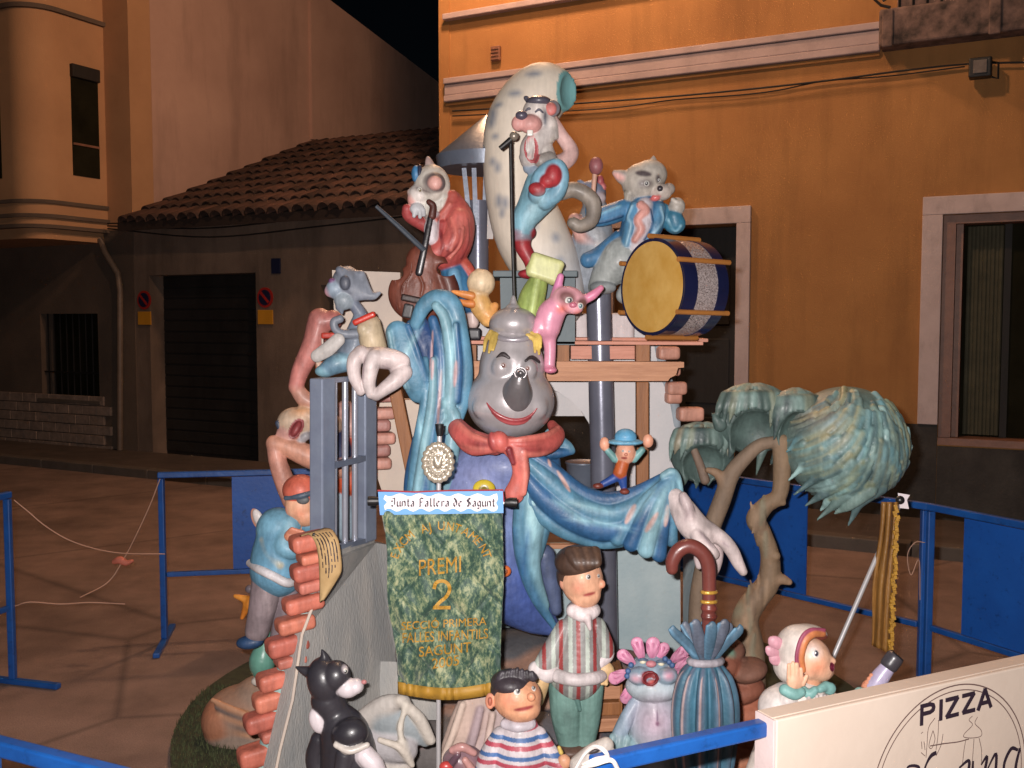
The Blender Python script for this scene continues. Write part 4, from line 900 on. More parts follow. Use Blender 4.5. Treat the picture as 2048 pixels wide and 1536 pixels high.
s.E(834, 588, 58, 55, BRN, rd=20, rot=-12); s.E(848, 522, 36, 34, BRN, rd=18, rot=-12); s.E(842, 552, 40, 30, BRN, rd=18)
s.E(788, 546, 20, 14, BRN, d=0, rd=60, sub=True, rot=-10); s.E(892, 540, 18, 13, BRN, d=0, rd=60, sub=True, rot=-10)
s.C([(880, 525, 14, 0), (900, 580, 20, -8), (888, 610, 20, -8)], (92, 46, 38))
for pts in ([(824, 522), (820, 550), (806, 570), (803, 590)], [(838, 520), (838, 548), (846, 570), (842, 592)]): s.C([(x, y, 1.8, 20) for x, y in pts], (30, 16, 16), k=0)
s.paint(835, 560, 46, 70, (132, 72, 54), d=20, rd=12, soft=.5, amt=.8); 
for i in range(15): s.C([(790 + i * 6, 560 + (i % 3) * 6, 1.0, s.on(790 + i * 6, 575, 0)), (794 + i * 5.4, 620 - (i % 4) * 5, 1.0, s.on(794 + i * 5.4, 610, 0))], ((78, 38, 32), (146, 84, 62))[i % 2], k=.5)
bo_ = s.build('body', db, 'sculpture_paint', bl=2)
b = Sculpt(4.42, 2, 1.8); b.C([(838, 545, 8, 22), (850, 490, 7, 22), (862, 430, 6, 18)], (36, 32, 36), fl=.5); b.build('fingerboard', db, 'gloss_paint')
b = Sculpt(4.42, 2, 1.8); b.B(822, 598, 20, 7, (54, 34, 30), d=24, hd=6, rot=-12, rnd=3); b.B(816, 622, 10, 14, (60, 56, 58), d=24, hd=5, rot=-12, rnd=3); b.build('bridge', db)
b = Sculpt(4.42, 2, 1.8); b.C([(864, 432, 8, 16), (866, 412, 7, 16), (858, 404, 6, 16)], (90, 46, 38)); b.build('scroll', db)
m = MB(); m.tube([P(752, 412, 4.25), P(800, 455, 4.27), P(848, 500, 4.30)], [.008, .011, .013], 8); tag(m.build('bow', flat_mat('bow_dark', (62, 70, 80), .5), smooth=True), 'dark bass bow sticking out to the left of the red coated cat', 'bow')
# ---- drum
dm = figure('bass_drum', 'large blue and silver bass drum with yellow head on the gallery', 'drum', 4.35, 1350, 680)
th = math.radians(57); ax = Vector((math.sin(th), math.cos(th), -.02)).normalized(); c0 = P(1306, 574, 4.3); sx = 4.3 / F; R = 97 * sx
m = MB(); m.lathe(c0, [(R * .0, -.013), (R * .6, -.0125), (R * .93, -.009), (R * .93, -.0065)], axis=ax, n=64); m.build('drum_head', flat_mat('drum_skin', (204, 164, 92), .45, rgb2=(186, 140, 62), scale=9, bump=.1), dm, smooth=True)
m = MB(); m.lathe(c0, [(R * .95, -.004), (R * 1.0, -.006), (R * 1.0, 30 * sx), (R * .95, 30 * sx)], axis=ax, n=64); m.build('front_hoop', flat_mat('navy', (26, 30, 62), .28, var=.2, coat=.4, bump=.05), dm, smooth=True)
m = MB(); m.lathe(c0, [(R * .985, 30.2 * sx), (R * .985, 84 * sx)], axis=ax, n=64)
gm_, gt_, gb2 = nodes('glitter'); vo = N(gt_, 'ShaderNodeTexVoronoi', i_Scale=260.0); tcg = N(gt_, 'ShaderNodeTexCoord'); gt_.links.new(tcg.outputs['Object'], vo.inputs['Vector'])
mxn = N(gt_, 'ShaderNodeVectorMath', operation='SUBTRACT'); mxn.inputs[1].default_value = (.5, .5, .5); gt_.links.new(vo.outputs['Color'], mxn.inputs[0])
sc2 = N(gt_, 'ShaderNodeVectorMath', operation='SCALE'); sc2.inputs['Scale'].default_value = .9; gt_.links.new(mxn.outputs[0], sc2.inputs[0]); geo = N(gt_, 'ShaderNodeNewGeometry'); ad = N(gt_, 'ShaderNodeVectorMath', operation='ADD'); gt_.links.new(sc2.outputs[0], ad.inputs[0]); gt_.links.new(geo.outputs['Normal'], ad.inputs[1]); nm = N(gt_, 'ShaderNodeVectorMath', operation='NORMALIZE'); gt_.links.new(ad.outputs[0], nm.inputs[0]); gt_.links.new(nm.outputs[0], gb2.inputs['Normal'])
gb2.inputs['Base Color'].default_value = (*lin((190, 176, 174)), 1); gb2.inputs['Metallic'].default_value = .45; gb2.inputs['Roughness'].default_value = .3; MATS['glitter'] = gm_
m.build('silver_band', 'glitter', dm, smooth=True)
m = MB(); m.lathe(c0, [(R * .95, 84.2 * sx), (R * 1.0, 84 * sx), (R * 1.0, 112 * sx), (R * .5, 113 * sx)], axis=ax, n=64); m.build('rear_hoop', 'navy', dm, smooth=True)
e1 = ax.cross(Z).normalized(); e2 = e1.cross(ax)
for i in range(6):
    a = math.radians(30 + 60 * i); p = c0 + (e1 * math.cos(a) + e2 * math.sin(a)) * R * 1.035; m = MB(); m.tube([p - ax * 14 * sx, p + ax * 122 * sx], .011, 10); m.build('tension_rod', flat_mat('rod_wood', (168, 110, 54), .4, var=.2) if i == 0 else 'rod_wood', dm, smooth=True)
# ---- drumming cat
dc = figure('drumming_cat', 'grey cat in a blue tailcoat beating the bass drum', 'cat sculpture', 4.6, 1250, 590)
s = Sculpt(4.6, 2.6, 1.7); FUR = (190, 182, 172)
s.E(1286, 366, 42, 40, FUR, rd=36); s.E(1300, 350, 34, 30, FUR, rd=32); s.E(1322, 384, 22, 17, (206, 192, 182), d=18, rd=20); s.E(1338, 378, 12, 12, (170, 160, 152), d=14, rd=14)
s.C([(1264, 362, 18, 0), (1246, 354, 14, 2), (1230, 346, 6, 4)], (182, 172, 166)); s.C([(1300, 338, 13, 0), (1306, 324, 8, 0), (1307, 314, 3, 0)], (176, 166, 160))
for i in range(7): s.C([(1256 + i * 9, 388 + (i % 2) * 3, 9, 12), (1254 + i * 9, 404 + i % 3 * 2, 4, 14)], ((170, 162, 150), (130, 124, 118))[i % 2])
s.C([(1288, 400, 26, -4), (1290, 430, 42, -6), (1276, 470, 38, -4), (1262, 500, 34)], (60, 110, 150)); s.C([(1270, 415, 12, 22), (1262, 450, 14, 28), (1256, 490, 14, 24)], (86, 142, 180)); s.C([(1318, 418, 13, 20), (1312, 450, 14, 26), (1290, 480, 12, 24)], (86, 142, 180))
s.C([(1290, 412, 16, 22), (1284, 450, 18, 28), (1268, 495, 16, 24)], (214, 204, 210)); s.C([(1282, 410, 8, 34), (1290, 422, 9, 38), (1276, 440, 8, 40), (1282, 458, 9, 40), (1270, 480, 7, 38)], (216, 156, 146))
s.C([(1250, 418, 20, 4), (1216, 430, 20, 8), (1190, 436, 16, 14), (1184, 420, 14, 18)], (70, 126, 168)); s.E(1185, 408, 13, 15, (176, 160, 142), d=20, rd=13); s.C([(1180, 402, 5, 30), (1186, 414, 5, 32)], (166, 150, 132))
s.C([(1326, 425, 18, 4), (1350, 448, 20, 10), (1348, 434, 16, 16)], (66, 130, 160)); s.E(1354, 413, 16, 18, (190, 182, 172), d=18, rd=14); s.C([(1346, 400, 5, 26), (1352, 404, 5, 30), (1360, 406, 5, 28)], (206, 198, 188))
s.C([(1262, 500, 34), (1240, 520, 40), (1214, 548, 30), (1196, 574, 20)], (166, 172, 170)); s.C([(1250, 520, 30, 10), (1270, 560, 24, 10), (1250, 590, 18, 10)], (160, 166, 166))
s.C([(1240, 480, 20, -8), (1200, 510, 18, -4), (1176, 520, 16, 0)], (66, 118, 160)); s.E(1206, 575, 26, 14, (150, 156, 158), d=16, rd=20)

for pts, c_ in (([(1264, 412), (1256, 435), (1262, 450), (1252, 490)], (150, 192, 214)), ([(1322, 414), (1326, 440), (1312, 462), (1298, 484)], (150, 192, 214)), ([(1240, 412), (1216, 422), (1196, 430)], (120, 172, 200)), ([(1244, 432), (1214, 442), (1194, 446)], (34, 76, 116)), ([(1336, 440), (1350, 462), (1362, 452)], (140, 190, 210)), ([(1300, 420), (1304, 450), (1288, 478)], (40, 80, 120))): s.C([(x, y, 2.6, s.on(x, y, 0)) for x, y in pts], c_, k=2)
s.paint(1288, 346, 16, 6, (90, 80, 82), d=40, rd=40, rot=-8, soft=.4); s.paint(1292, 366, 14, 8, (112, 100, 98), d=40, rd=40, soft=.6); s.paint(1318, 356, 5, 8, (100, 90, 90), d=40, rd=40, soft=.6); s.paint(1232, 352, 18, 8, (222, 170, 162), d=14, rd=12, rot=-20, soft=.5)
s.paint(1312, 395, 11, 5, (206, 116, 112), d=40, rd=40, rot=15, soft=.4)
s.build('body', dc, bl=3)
eye(dc, s, 1293, 367, 6); eye(dc, s, 1317, 361, 4.5)
b = Sculpt(4.6, 2, 1.4); b.E(1320, 377, 6, 6, (60, 54, 60), d=s.on(1320, 377, 1), rd=5); b.build('nose', dc, 'gloss_paint')
b = Sculpt(4.6, 2, 1.4); b.E(1312, 395, 10, 7, (206, 108, 106), d=s.on(1312, 395, -2), rd=6, rot=12); b.build('tongue', dc, 'gloss_paint')
ds_ = figure('drumstick', 'wooden drumstick with a dusty pink ball head raised by the drumming cat', 'drumstick', 4.55, 1186, 410)
m = MB(); m.tube([P(1184, 412, 4.5), P(1190, 345, 4.5)], .011, 10); m.build('stick', flat_mat('stick_wood', (206, 160, 140), .5), ds_, smooth=True)
b = Sculpt(4.5, 0, 1.8); b.E(1192, 332, 14, 18, (164, 100, 104)); b.build('ball', ds_)
# ---- third musician half hidden behind
tc_ = figure('blue_grey_cat', 'blue grey cat half hidden between the moon and the drumming cat', 'cat sculpture', 4.8, 1180, 560)
s = Sculpt(4.8, 6, 2.6)
s.E(1186, 388, 26, 28, (124, 134, 158), rd=26); s.C([(1168, 378, 12), (1160, 366, 7)], (134, 148, 176)); s.E(1198, 396, 14, 12, (180, 166, 170), d=18, rd=12)
s.C([(1190, 420, 26), (1186, 470, 40), (1180, 520, 46), (1170, 556, 36)], (150, 158, 168)); s.C([(1160, 450, 14, 14), (1190, 470, 16, 26), (1200, 485, 12, 30)], (206, 206, 208)); s.C([(1150, 440, 14, 20), (1165, 475, 12, 30), (1190, 490, 10, 32)], (204, 158, 150)); s.E(1196, 490, 12, 10, (224, 220, 216), d=34, rd=10)
s.C([(1150, 500, 26), (1160, 550, 30)], (112, 122, 156)); s.build('body', tc_, bl=5)
b = Sculpt(4.8, 3, 2); b.E(1200, 362, 8, 12, (186, 92, 100), d=10, rd=9); b.E(1207, 374, 6, 8, (196, 110, 110), d=10, rd=7); b.build('red_tuft', tc_)
# ---- chick, green figure, pink creature round the teapot
ch = figure('cream_chick', 'cream headed orange chick leaning behind the teapot lid', 'bird sculpture', 4.22, 965, 655)
s = Sculpt(4.22, 2.6, 1.7)
s.E(962, 566, 28, 28, (232, 206, 170), rd=27); s.C([(958, 552, 12), (956, 540, 4)], (232, 206, 170)); s.C([(955, 590, 20), (962, 612, 22), (976, 636, 18)], (230, 178, 108)); s.C([(978, 630, 16, 4), (990, 612, 8, 4)], (222, 152, 84)); s.build('body', ch, bl=8)
b = Sculpt(4.22, 3, 1.7); b.C([(945, 592, 9, 14), (925, 588, 7, 16), (905, 583, 3, 16)], (220, 140, 74)); b.build('beak_top', ch)
b = Sculpt(4.22, 3, 1.7); b.C([(945, 608, 9, 14), (930, 606, 7, 14), (912, 600, 3, 14)], (214, 130, 66)); b.build('beak_bottom', ch)
gf = figure('green_figure', 'small pale green robed figure with a cushion shaped head on the plinth edge', 'sculpture', 4.2, 1068, 640)
s = Sculpt(4.2, 4, 1.9); s.C([(1082, 552, 14), (1072, 575, 22), (1062, 605, 27), (1060, 640, 26)], (160, 180, 100)); s.C([(1075, 560, 5, 18), (1068, 600, 6, 24), (1062, 630, 6, 26)], (190, 208, 130), k=6); s.build('robe', gf)
s = Sculpt(4.2, 6, 1.9); s.B(1090, 537, 34, 25, (202, 204, 142), d=14, hd=13, rot=-18, rnd=9); s.C([(1066, 530, 8, 14), (1056, 536, 4, 14)], (202, 204, 142)); s.C([(1115, 534, 8, 14), (1124, 530, 3, 14)], (202, 204, 142)); s.C([(1098, 556, 8, 14), (1104, 566, 4, 14)], (190, 192, 130)); s.build('cushion_head', gf)
pk = figure('pink_creature', 'pink long eared creature with big eyes climbing beside the teapot lid', 'creature sculpture', 4.08, 1098, 745)
s = Sculpt(4.08, 6, 1.7); PP = (216, 148, 170)
s.C([(1095, 655, 26), (1102, 628, 28), (1120, 606, 20)], PP); s.E(1138, 600, 34, 27, (222, 162, 172), d=8, rd=26, rot=-18); s.E(1146, 614, 20, 14, (218, 156, 166), d=28, rd=14, rot=-12)
s.C([(1112, 590, 11), (1116, 572, 9), (1121, 553, 7)], (206, 128, 168)); s.C([(1168, 600, 9, 6), (1186, 590, 9, 6), (1202, 576, 6, 6)], (212, 130, 160)); s.C([(1098, 675, 14), (1100, 700, 12), (1099, 732, 11)], PP); s.E(1101, 740, 13, 7, (196, 116, 140), d=6, rd=12)
s.C([(1080, 645, 12, 10), (1074, 665, 10, 16)], PP)
s.paint(1134, 594, 17, 13, (122, 84, 84), d=30, rd=40, rot=-15, soft=.4); s.paint(1166, 606, 11, 10, (122, 84, 84), d=30, rd=40, soft=.4); s.paint(1124, 618, 9, 7, (226, 130, 120), d=30, rd=40, soft=1.0); s.paint(1156, 628, 7, 5, (226, 130, 120), d=30, rd=40, soft=1)
s.build('body', pk, 'gloss_paint', bl=6)
eye(pk, s, 1138, 602, 9, iris=(30, 40, 44), look=(1, -1)); eye(pk, s, 1160, 612, 7, iris=(60, 100, 110), look=(1, 0))
b = Sculpt(4.08, 3, 1.4); b.E(1146, 610, 8, 6, (190, 110, 130), d=s.on(1146, 610, 0), rd=6); b.build('nose', pk, 'gloss_paint')
# ---- long haired drummer on the gate
lg = figure('long_haired_drummer', 'grey long haired animal figure drumming above the barred gate', 'animal sculpture', 4.2, 690, 755)
s = Sculpt(4.2, 2.6, 1.7); HG = (122, 128, 140)
s.E(694, 566, 30, 34, HG, rd=30); s.E(672, 578, 20, 20, (150, 166, 182), d=10, rd=20); s.E(660, 582, 11, 12, (186, 140, 150), d=14, rd=10); s.E(664, 562, 7, 6, (110, 70, 110), d=20, rd=6)
for i in range(8):
    x = 680 + i * 6; s.C([(x, 545 - abs(i - 3) * 1.5 + i * 1.5, 9, 18 - i * 2), (x + 14, 570 + i * 2, 9, 20 - i * 2), (x + 24, 592, 8, 14 - i), (x + 30 + i, 600 - i * 2, 3.5, 12 - i)], ((112, 118, 132), (146, 152, 164))[i % 2], k=2.5)
s.E(690, 566, 10, 14, (84, 88, 100), d=30, rd=6); s.E(688, 600, 20, 20, (156, 168, 178), d=12, rd=18); s.C([(680, 615, 9, 14), (684, 626, 3, 14)], (120, 128, 142)); s.C([(706, 606, 12, 4), (722, 630, 13, 0), (728, 650, 13, 0)], (108, 116, 132))
s.C([(720, 640, 16), (712, 680, 26), (700, 715, 30)], (120, 132, 148)); s.C([(716, 668, 11, 18), (690, 668, 9, 26), (672, 660, 8, 28), (668, 644, 8, 28), (680, 638, 8, 28)], (126, 132, 144))
s.C([(700, 720, 22, 10), (672, 728, 20, 20), (654, 738, 16, 22)], (104, 138, 160)); s.E(648, 742, 18, 12, (132, 176, 192), d=24, rd=14); s.paint(690, 720, 20, 8, (150, 190, 206), d=40, rd=30, soft=1)
s.build('body', lg, bl=3)
dg = figure('bongo_drum', 'cream bongo with a red head held by the grey animal figure', 'drum', 4.1, 740, 690)
s = Sculpt(4.1, 4, 1.9); s.C([(740, 650, 22), (744, 680, 26), (752, 695, 22)], (196, 176, 146)); s.E(728, 658, 14, 16, (206, 188, 158), d=12, rd=16); s.build('shell', dg)
b = Sculpt(4.1, 1, 1.7); b.B(729, 637, 24, 6, (196, 58, 44), d=20, hd=12, rot=24, rnd=4); b.build('red_head', dg, 'gloss_paint')
sn = figure('snare_drum', 'white palette shaped snare drum with red rim left of the grey animal figure', 'drum', 4.12, 655, 745)
s = Sculpt(4.12, 3, 1.9); s.C([(634, 712, 13), (656, 698, 15), (676, 680, 14)], (190, 184, 180), fl=.5); s.build('palette', sn)
b = Sculpt(4.16, 2, 1.7); b.B(658, 671, 14, 6, (200, 60, 44), hd=12, rnd=3); b.C([(644, 668, 2.5), (646, 700, 2.5)], (206, 190, 180)); b.C([(632, 715, 3), (640, 745, 3)], (206, 190, 170)); b.C([(640, 725, 2.5), (656, 745, 3)], (206, 190, 170)); b.B(646, 735, 14, 12, (184, 96, 70), d=-10, hd=12, rnd=4); b.build('frame', sn)
# ================================================================== the monument: the teapot headed man in the blue coat
tm_ = figure('teapot_headed_man', 'tall figure with a silver teapot head, coral scarf and flowing blue coat', 'figure sculpture', 4.15, 1010, 1300)
SIL = (176, 170, 172)
hd = Sculpt(4.1, 8, 2.4)
hd.E(1021, 802, 88, 76, SIL, rd=84); hd.E(1024, 740, 66, 82, SIL, rd=62); hd.E(1024, 690, 50, 40, SIL, rd=48); hd.E(970, 815, 24, 22, SIL, d=52, rd=20); hd.E(1072, 815, 22, 22, SIL, d=50, rd=20)
hd.E(1003, 735, 18, 20, SIL, d=52, rd=16); hd.E(1058, 738, 16, 20, SIL, d=52, rd=16)
head = hd.build('head', tm_, 'metal_paint')
b = Sculpt(4.1, 3, 2); b.E(1027, 648, 49, 34, SIL, rd=48); b.C([(1027, 615, 13), (1027, 606, 6)], SIL); b.E(1026, 615, 14, 8, SIL, rd=14); b.C([(1027, 604, 7), (1027, 594, 4)], SIL); b.C([(982, 664, 6, 8), (1000, 676, 6, 38), (1027, 680, 6, 46), (1054, 676, 6, 38), (1072, 662, 6, 8)], (160, 154, 160)); b.build('lid', head, 'metal_paint')
b = Sculpt(4.1, 4, 1.9); b.C([(1041, 748, 13, 96), (1037, 770, 22, 86), (1034, 788, 31, 66), (1033, 800, 30, 60)], (112, 108, 110)); b.E(1041, 746, 9, 8, (84, 80, 82), d=112, rd=9, sub=True); b.build('spout_nose', head, 'metal_paint')
b = Sculpt(4.1, 1, 1.4); b.C([(1041 + 12 * math.cos(a), 746 + 11 * math.sin(a), 2.0, 106) for a in [2 * math.pi * i / 12 for i in range(13)]], (164, 158, 160), n=1); b.build('spout_rim', head, 'metal_paint')
b = Sculpt(4.1, 2, 1.5); L = [(974, 806), (984, 820), (1000, 832), (1022, 840), (1045, 839), (1062, 830), (1074, 816)]
b.C([(x, y, 2.2 + 2.6 * math.sin(math.pi * i / 6), hd.on(x, y, 0)) for i, (x, y) in enumerate(L)], (150, 62, 66)); b.C([(x, y + 5, 2.0 + 3.6 * math.sin(math.pi * i / 4), hd.on(x, y + 4, -1)) for i, (x, y) in enumerate(L[1:6])], (176, 84, 86)); b.build('mouth', head, 'gloss_paint')
for pts in ([(995, 716), (1006, 709), (1018, 716)], [(1052, 722), (1064, 716), (1078, 724)]):
    b = Sculpt(4.1, 2, 1.5); b.C([(x, y, 5.5 - abs(i - 1) * 2, hd.on(x, y, 0)) for i, (x, y) in enumerate(pts)], (56, 48, 50)); b.build('eyebrow', head)
eye(head, hd, 1007, 731, 6.5, white=(196, 180, 176), iris=(90, 40, 36)); eye(head, hd, 1055, 737, 5.5, white=(196, 180, 176), iris=(110, 50, 36))
for pts in ([[(982, 665), (972, 680), (968, 702)], [(988, 668), (982, 685), (978, 705)], [(992, 670), (990, 684), (986, 700)]], [[(1056, 672), (1068, 680), (1070, 704)], [(1064, 668), (1076, 684), (1078, 708)], [(1070, 668), (1080, 676), (1081, 694)]]):
    b = Sculpt(4.06, 2.5, 1.5)
    for q in pts: b.C([(x, y, 6 - i * 1.6, hd.on(min(max(x, 990), 1060), y, 2) - 14 + 4 * i) for i, (x, y) in enumerate(q)], (214, 182, 96))
    b.build('yellow_tuft', head)
sc_ = Sculpt(4.05, 1.6, 1.9); COR = (192, 92, 86); CL, CD = (212, 116, 104), (160, 66, 66)
sc_.C([(910, 838, 12, -34), (916, 858, 20, 24), (942, 880, 22, 58), (990, 892, 18, 78)], COR)
for dy, r_, c_ in ((-14, 7, CL), (0, 8, CD), (12, 8, CL), (22, 7, COR)): sc_.C([(908, 846 + dy * .7, r_ * .8, -24), (918, 862 + dy, r_, 40), (945, 884 + dy * .9, r_, 76), (990, 892 + dy * .4, r_ * .8, 94)], c_)
sc_.C([(1010, 888, 16, 84), (1050, 894, 19, 76), (1092, 888, 21, 44), (1114, 870, 16, 0), (1104, 850, 10, -30)], COR)
for dy, r_, c_ in ((-16, 6, CL), (-4, 8, COR), (8, 7, CD), (17, 7, CL)): sc_.C([(1012, 888 + dy * .4, r_ * .7, 94), (1050, 892 + dy * .9, r_, 92), (1092, 886 + dy, r_, 60), (1116, 868 + dy * .8, r_ * .8, 10)], c_)
sc_.E(1000, 884, 18, 22, (204, 100, 92), d=92, rd=18, rot=20); sc_.E(986, 884, 9, 20, (180, 80, 78), d=94, rd=14, rot=10)
sc_.C([(1012, 890, 14, 92), (1034, 910, 18, 90), (1042, 940, 17, 86), (1038, 965, 18, 82), (1028, 988, 20, 80)], (206, 106, 96), fl=.7); sc_.C([(1018, 900, 6, 104), (1026, 925, 5, 100)], (140, 54, 60), k=4); sc_.C([(1048, 905, 5, 96), (1050, 950, 6, 94), (1046, 985, 7, 90)], (224, 130, 116), k=5)
sc_.build('scarf', tm_, bl=4)
CO1, CO2, CO3, CO4 = (88, 136, 162), (48, 94, 138), (30, 62, 110), (132, 174, 188)
s = Sculpt(4.2, 10, 3.2)   # waistcoat and belly
s.E(965, 1010, 95, 130, (112, 126, 172), rd=84); s.C([(980, 1080, 88, 0), (1010, 1160, 74, 8), (1060, 1220, 44, 16), (1105, 1256, 16, 20)], (84, 104, 166)); s.E(1010, 930, 95, 60, (112, 126, 172), rd=80)
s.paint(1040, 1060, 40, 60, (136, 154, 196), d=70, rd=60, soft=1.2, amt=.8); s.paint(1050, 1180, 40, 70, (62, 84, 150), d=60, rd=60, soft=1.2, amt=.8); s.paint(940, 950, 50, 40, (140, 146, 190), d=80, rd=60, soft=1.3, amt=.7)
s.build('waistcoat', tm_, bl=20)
for (x, y, r, c) in ((968, 978, 22, (206, 184, 58)), (1008, 1142, 14, (214, 110, 56))):
    b = Sculpt(4.1, 2, 2); b.E(x, y, r, r * .85, c, d=s.on(x, y, 0) + 14, rd=10); b.E(x, y + 2, r * .3, r * .3, tuple(int(v * .6) for v in c), d=s.on(x, y, 0) + 26, rd=4, sub=True); b.build('button', tm_, 'gloss_paint')
s = Sculpt(4.12, 3.2, 2.6)   # coat front, right of the belly
s.C([(1052, 935, 16, 60), (1044, 1000, 16, 62), (1040, 1080, 15, 56), (1054, 1150, 14, 46), (1078, 1205, 12, 36), (1112, 1258, 6, 26)], CO1)
s.C([(1072, 930, 22, 50), (1070, 1000, 28, 48), (1060, 1070, 26, 44), (1064, 1140, 18, 38), (1088, 1210, 11, 30)], CO4); s.C([(1096, 950, 20, 30), (1092, 1000, 22, 34), (1080, 1060, 20, 34), (1072, 1110, 14, 32)], CO1)
s.C([(1030, 1060, 5, 66), (1044, 1130, 6, 58), (1070, 1195, 6, 46), (1108, 1256, 4, 30)], CO2, k=3)
s.C([(1100, 880, 14, -6), (1130, 890, 12, -4), (1144, 902, 7, 0)], CO1); s.C([(1098, 866, 9, -10), (1120, 878, 8, -8), (1143, 898, 6, -2)], CO4); s.C([(1096, 908, 12, 8), (1120, 906, 10, 6), (1142, 904, 6, 2)], CO2)
s.C([(1090, 910, 30, -20), (1095, 960, 30, -10)], CO2); s.C([(1088, 1110, 22, -10), (1100, 1160, 20, -12), (1112, 1220, 12, -10)], (84, 96, 128))
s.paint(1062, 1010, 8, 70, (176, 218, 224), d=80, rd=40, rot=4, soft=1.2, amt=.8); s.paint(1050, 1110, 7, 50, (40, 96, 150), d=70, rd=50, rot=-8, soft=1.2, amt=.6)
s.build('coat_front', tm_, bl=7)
s = Sculpt(4.2, 3.2, 2.8)    # coat front, left
s.C([(880, 860, 28, 20), (862, 930, 34, 20), (850, 1010, 36, 10), (850, 1100, 30, 0)], CO1); s.C([(905, 855, 18, 40), (898, 920, 18, 46), (880, 1000, 16, 46)], CO4); s.C([(838, 880, 14, 20), (824, 960, 16, 18), (822, 1040, 14, 10)], CO2)
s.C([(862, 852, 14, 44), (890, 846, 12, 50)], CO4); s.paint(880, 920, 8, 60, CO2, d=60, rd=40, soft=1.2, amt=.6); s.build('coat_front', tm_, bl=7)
# draped right sleeve: long folds one over another
s = Sculpt(3.98, 6, 2.3)
s.C([(1050, 930, 20, -30), (1110, 980, 34, -30), (1190, 1030, 36, -30), (1280, 1030, 36, -28), (1335, 1000, 20, -26)], CO3)
for f_, c_, d_, fl_ in (([(1062, 908, 10), (1100, 934, 14), (1160, 984, 17), (1216, 1000, 17), (1272, 986, 15), (1338, 948, 9)], CO2, -8, .9), ([(1056, 925, 10), (1092, 958, 18), (1150, 1008, 22), (1214, 1030, 22), (1280, 1006, 18), (1340, 952, 9)], CO1, 2, .8), ([(1050, 950, 10), (1084, 992, 20), (1140, 1036, 24), (1206, 1062, 22), (1260, 1050, 16)], CO2, 6, .8), ([(1050, 985, 10), (1084, 1030, 16), (1134, 1062, 18), (1200, 1084, 14), (1240, 1084, 12)], CO1, -4, .9)): s.C([(x, y, r, d_) for x, y, r in f_], c_, n=5, fl=fl_, k=3)
for i_, (tx, ty, r_, d_) in enumerate(((1236, 1078, 15, 8), (1262, 1088, 16, 20), (1292, 1100, 17, 26), (1318, 1110, 15, 22), (1342, 1080, 14, 14), (1358, 1030, 10, 4))):
    mx_, my_ = 1344 + (tx - 1344) * .55, 950 + (ty - 950) * .45; s.C([(1344, 950, 7, 10), (mx_, my_, r_ * .8, d_ + 6), (tx, ty, r_, d_)], (CO1, CO2, CO4, CO2, CO1, CO4)[i_], fl=.9, k=2.2)
s.C([(1328, 952, 9, 10), (1344, 944, 9, 12), (1356, 960, 8, 6), (1362, 1010, 8, 2)], CO4, k=2)
for x, y, rx, ry, ro in ((1262, 1030, 5, 22, -28), (1302, 1042, 5, 24, -30), (1332, 1030, 5, 22, -8), (1128, 965, 4, 26, 32), (1100, 930, 3, 9, 20)): s.paint(x, y, rx, ry, (206, 168, 160), d=30, rd=60, rot=ro, soft=.4)
for x, y, rx, ry, ro in ((1180, 1018, 50, 5, -14), (1200, 1050, 60, 5, -10), (1290, 1010, 7, 40, -38), (1315, 1050, 7, 40, -34), (1345, 1000, 5, 36, -8), (1140, 1025, 40, 5, -34)): s.paint(x, y, rx, ry, (166, 212, 222), d=40, rd=60, rot=ro, soft=1.2, amt=.55)
s.build('right_sleeve', tm_, bl=7)
s = Sculpt(3.9, 2.2, 1.8); HW = (214, 198, 196); HS = (200, 182, 182)
s.C([(1350, 996, 20, -20), (1366, 1020, 26, -8), (1384, 1048, 30, 0), (1404, 1066, 28, 4)], HW, k=5); s.E(1404, 1072, 28, 26, HW, d=4, rd=26); s.C([(1366, 992, 9, 10), (1374, 1010, 12, 14), (1382, 1036, 10, 18)], HS, k=4)
s.C([(1412, 1056, 17, 6), (1446, 1080, 15, 10), (1464, 1102, 14, 12), (1476, 1126, 12, 14), (1486, 1143, 9, 14)], HW, k=3); s.C([(1392, 1066, 14, 22), (1404, 1086, 15, 32), (1420, 1102, 14, 36), (1427, 1108, 12, 34)], HW); s.C([(1426, 1082, 15, -8), (1434, 1106, 13, -10), (1432, 1130, 11, -10), (1426, 1150, 8, -10)], HS); s.C([(1402, 1096, 11, -4), (1396, 1116, 9, -2), (1398, 1132, 7, 0)], HS)
s.paint(1416, 1082, 3, 22, (164, 144, 152), d=60, rd=50, rot=40, soft=1.2, amt=.7); s.paint(1454, 1092, 9, 3, (176, 156, 162), d=40, rd=40, rot=-40, soft=1.2, amt=.7); s.paint(1378, 1030, 4, 20, (170, 150, 154), d=40, rd=50, rot=-24, soft=1.2, amt=.6)  # shading between the fingers laid on as darker paint
s.build('right_hand', tm_, bl=5)
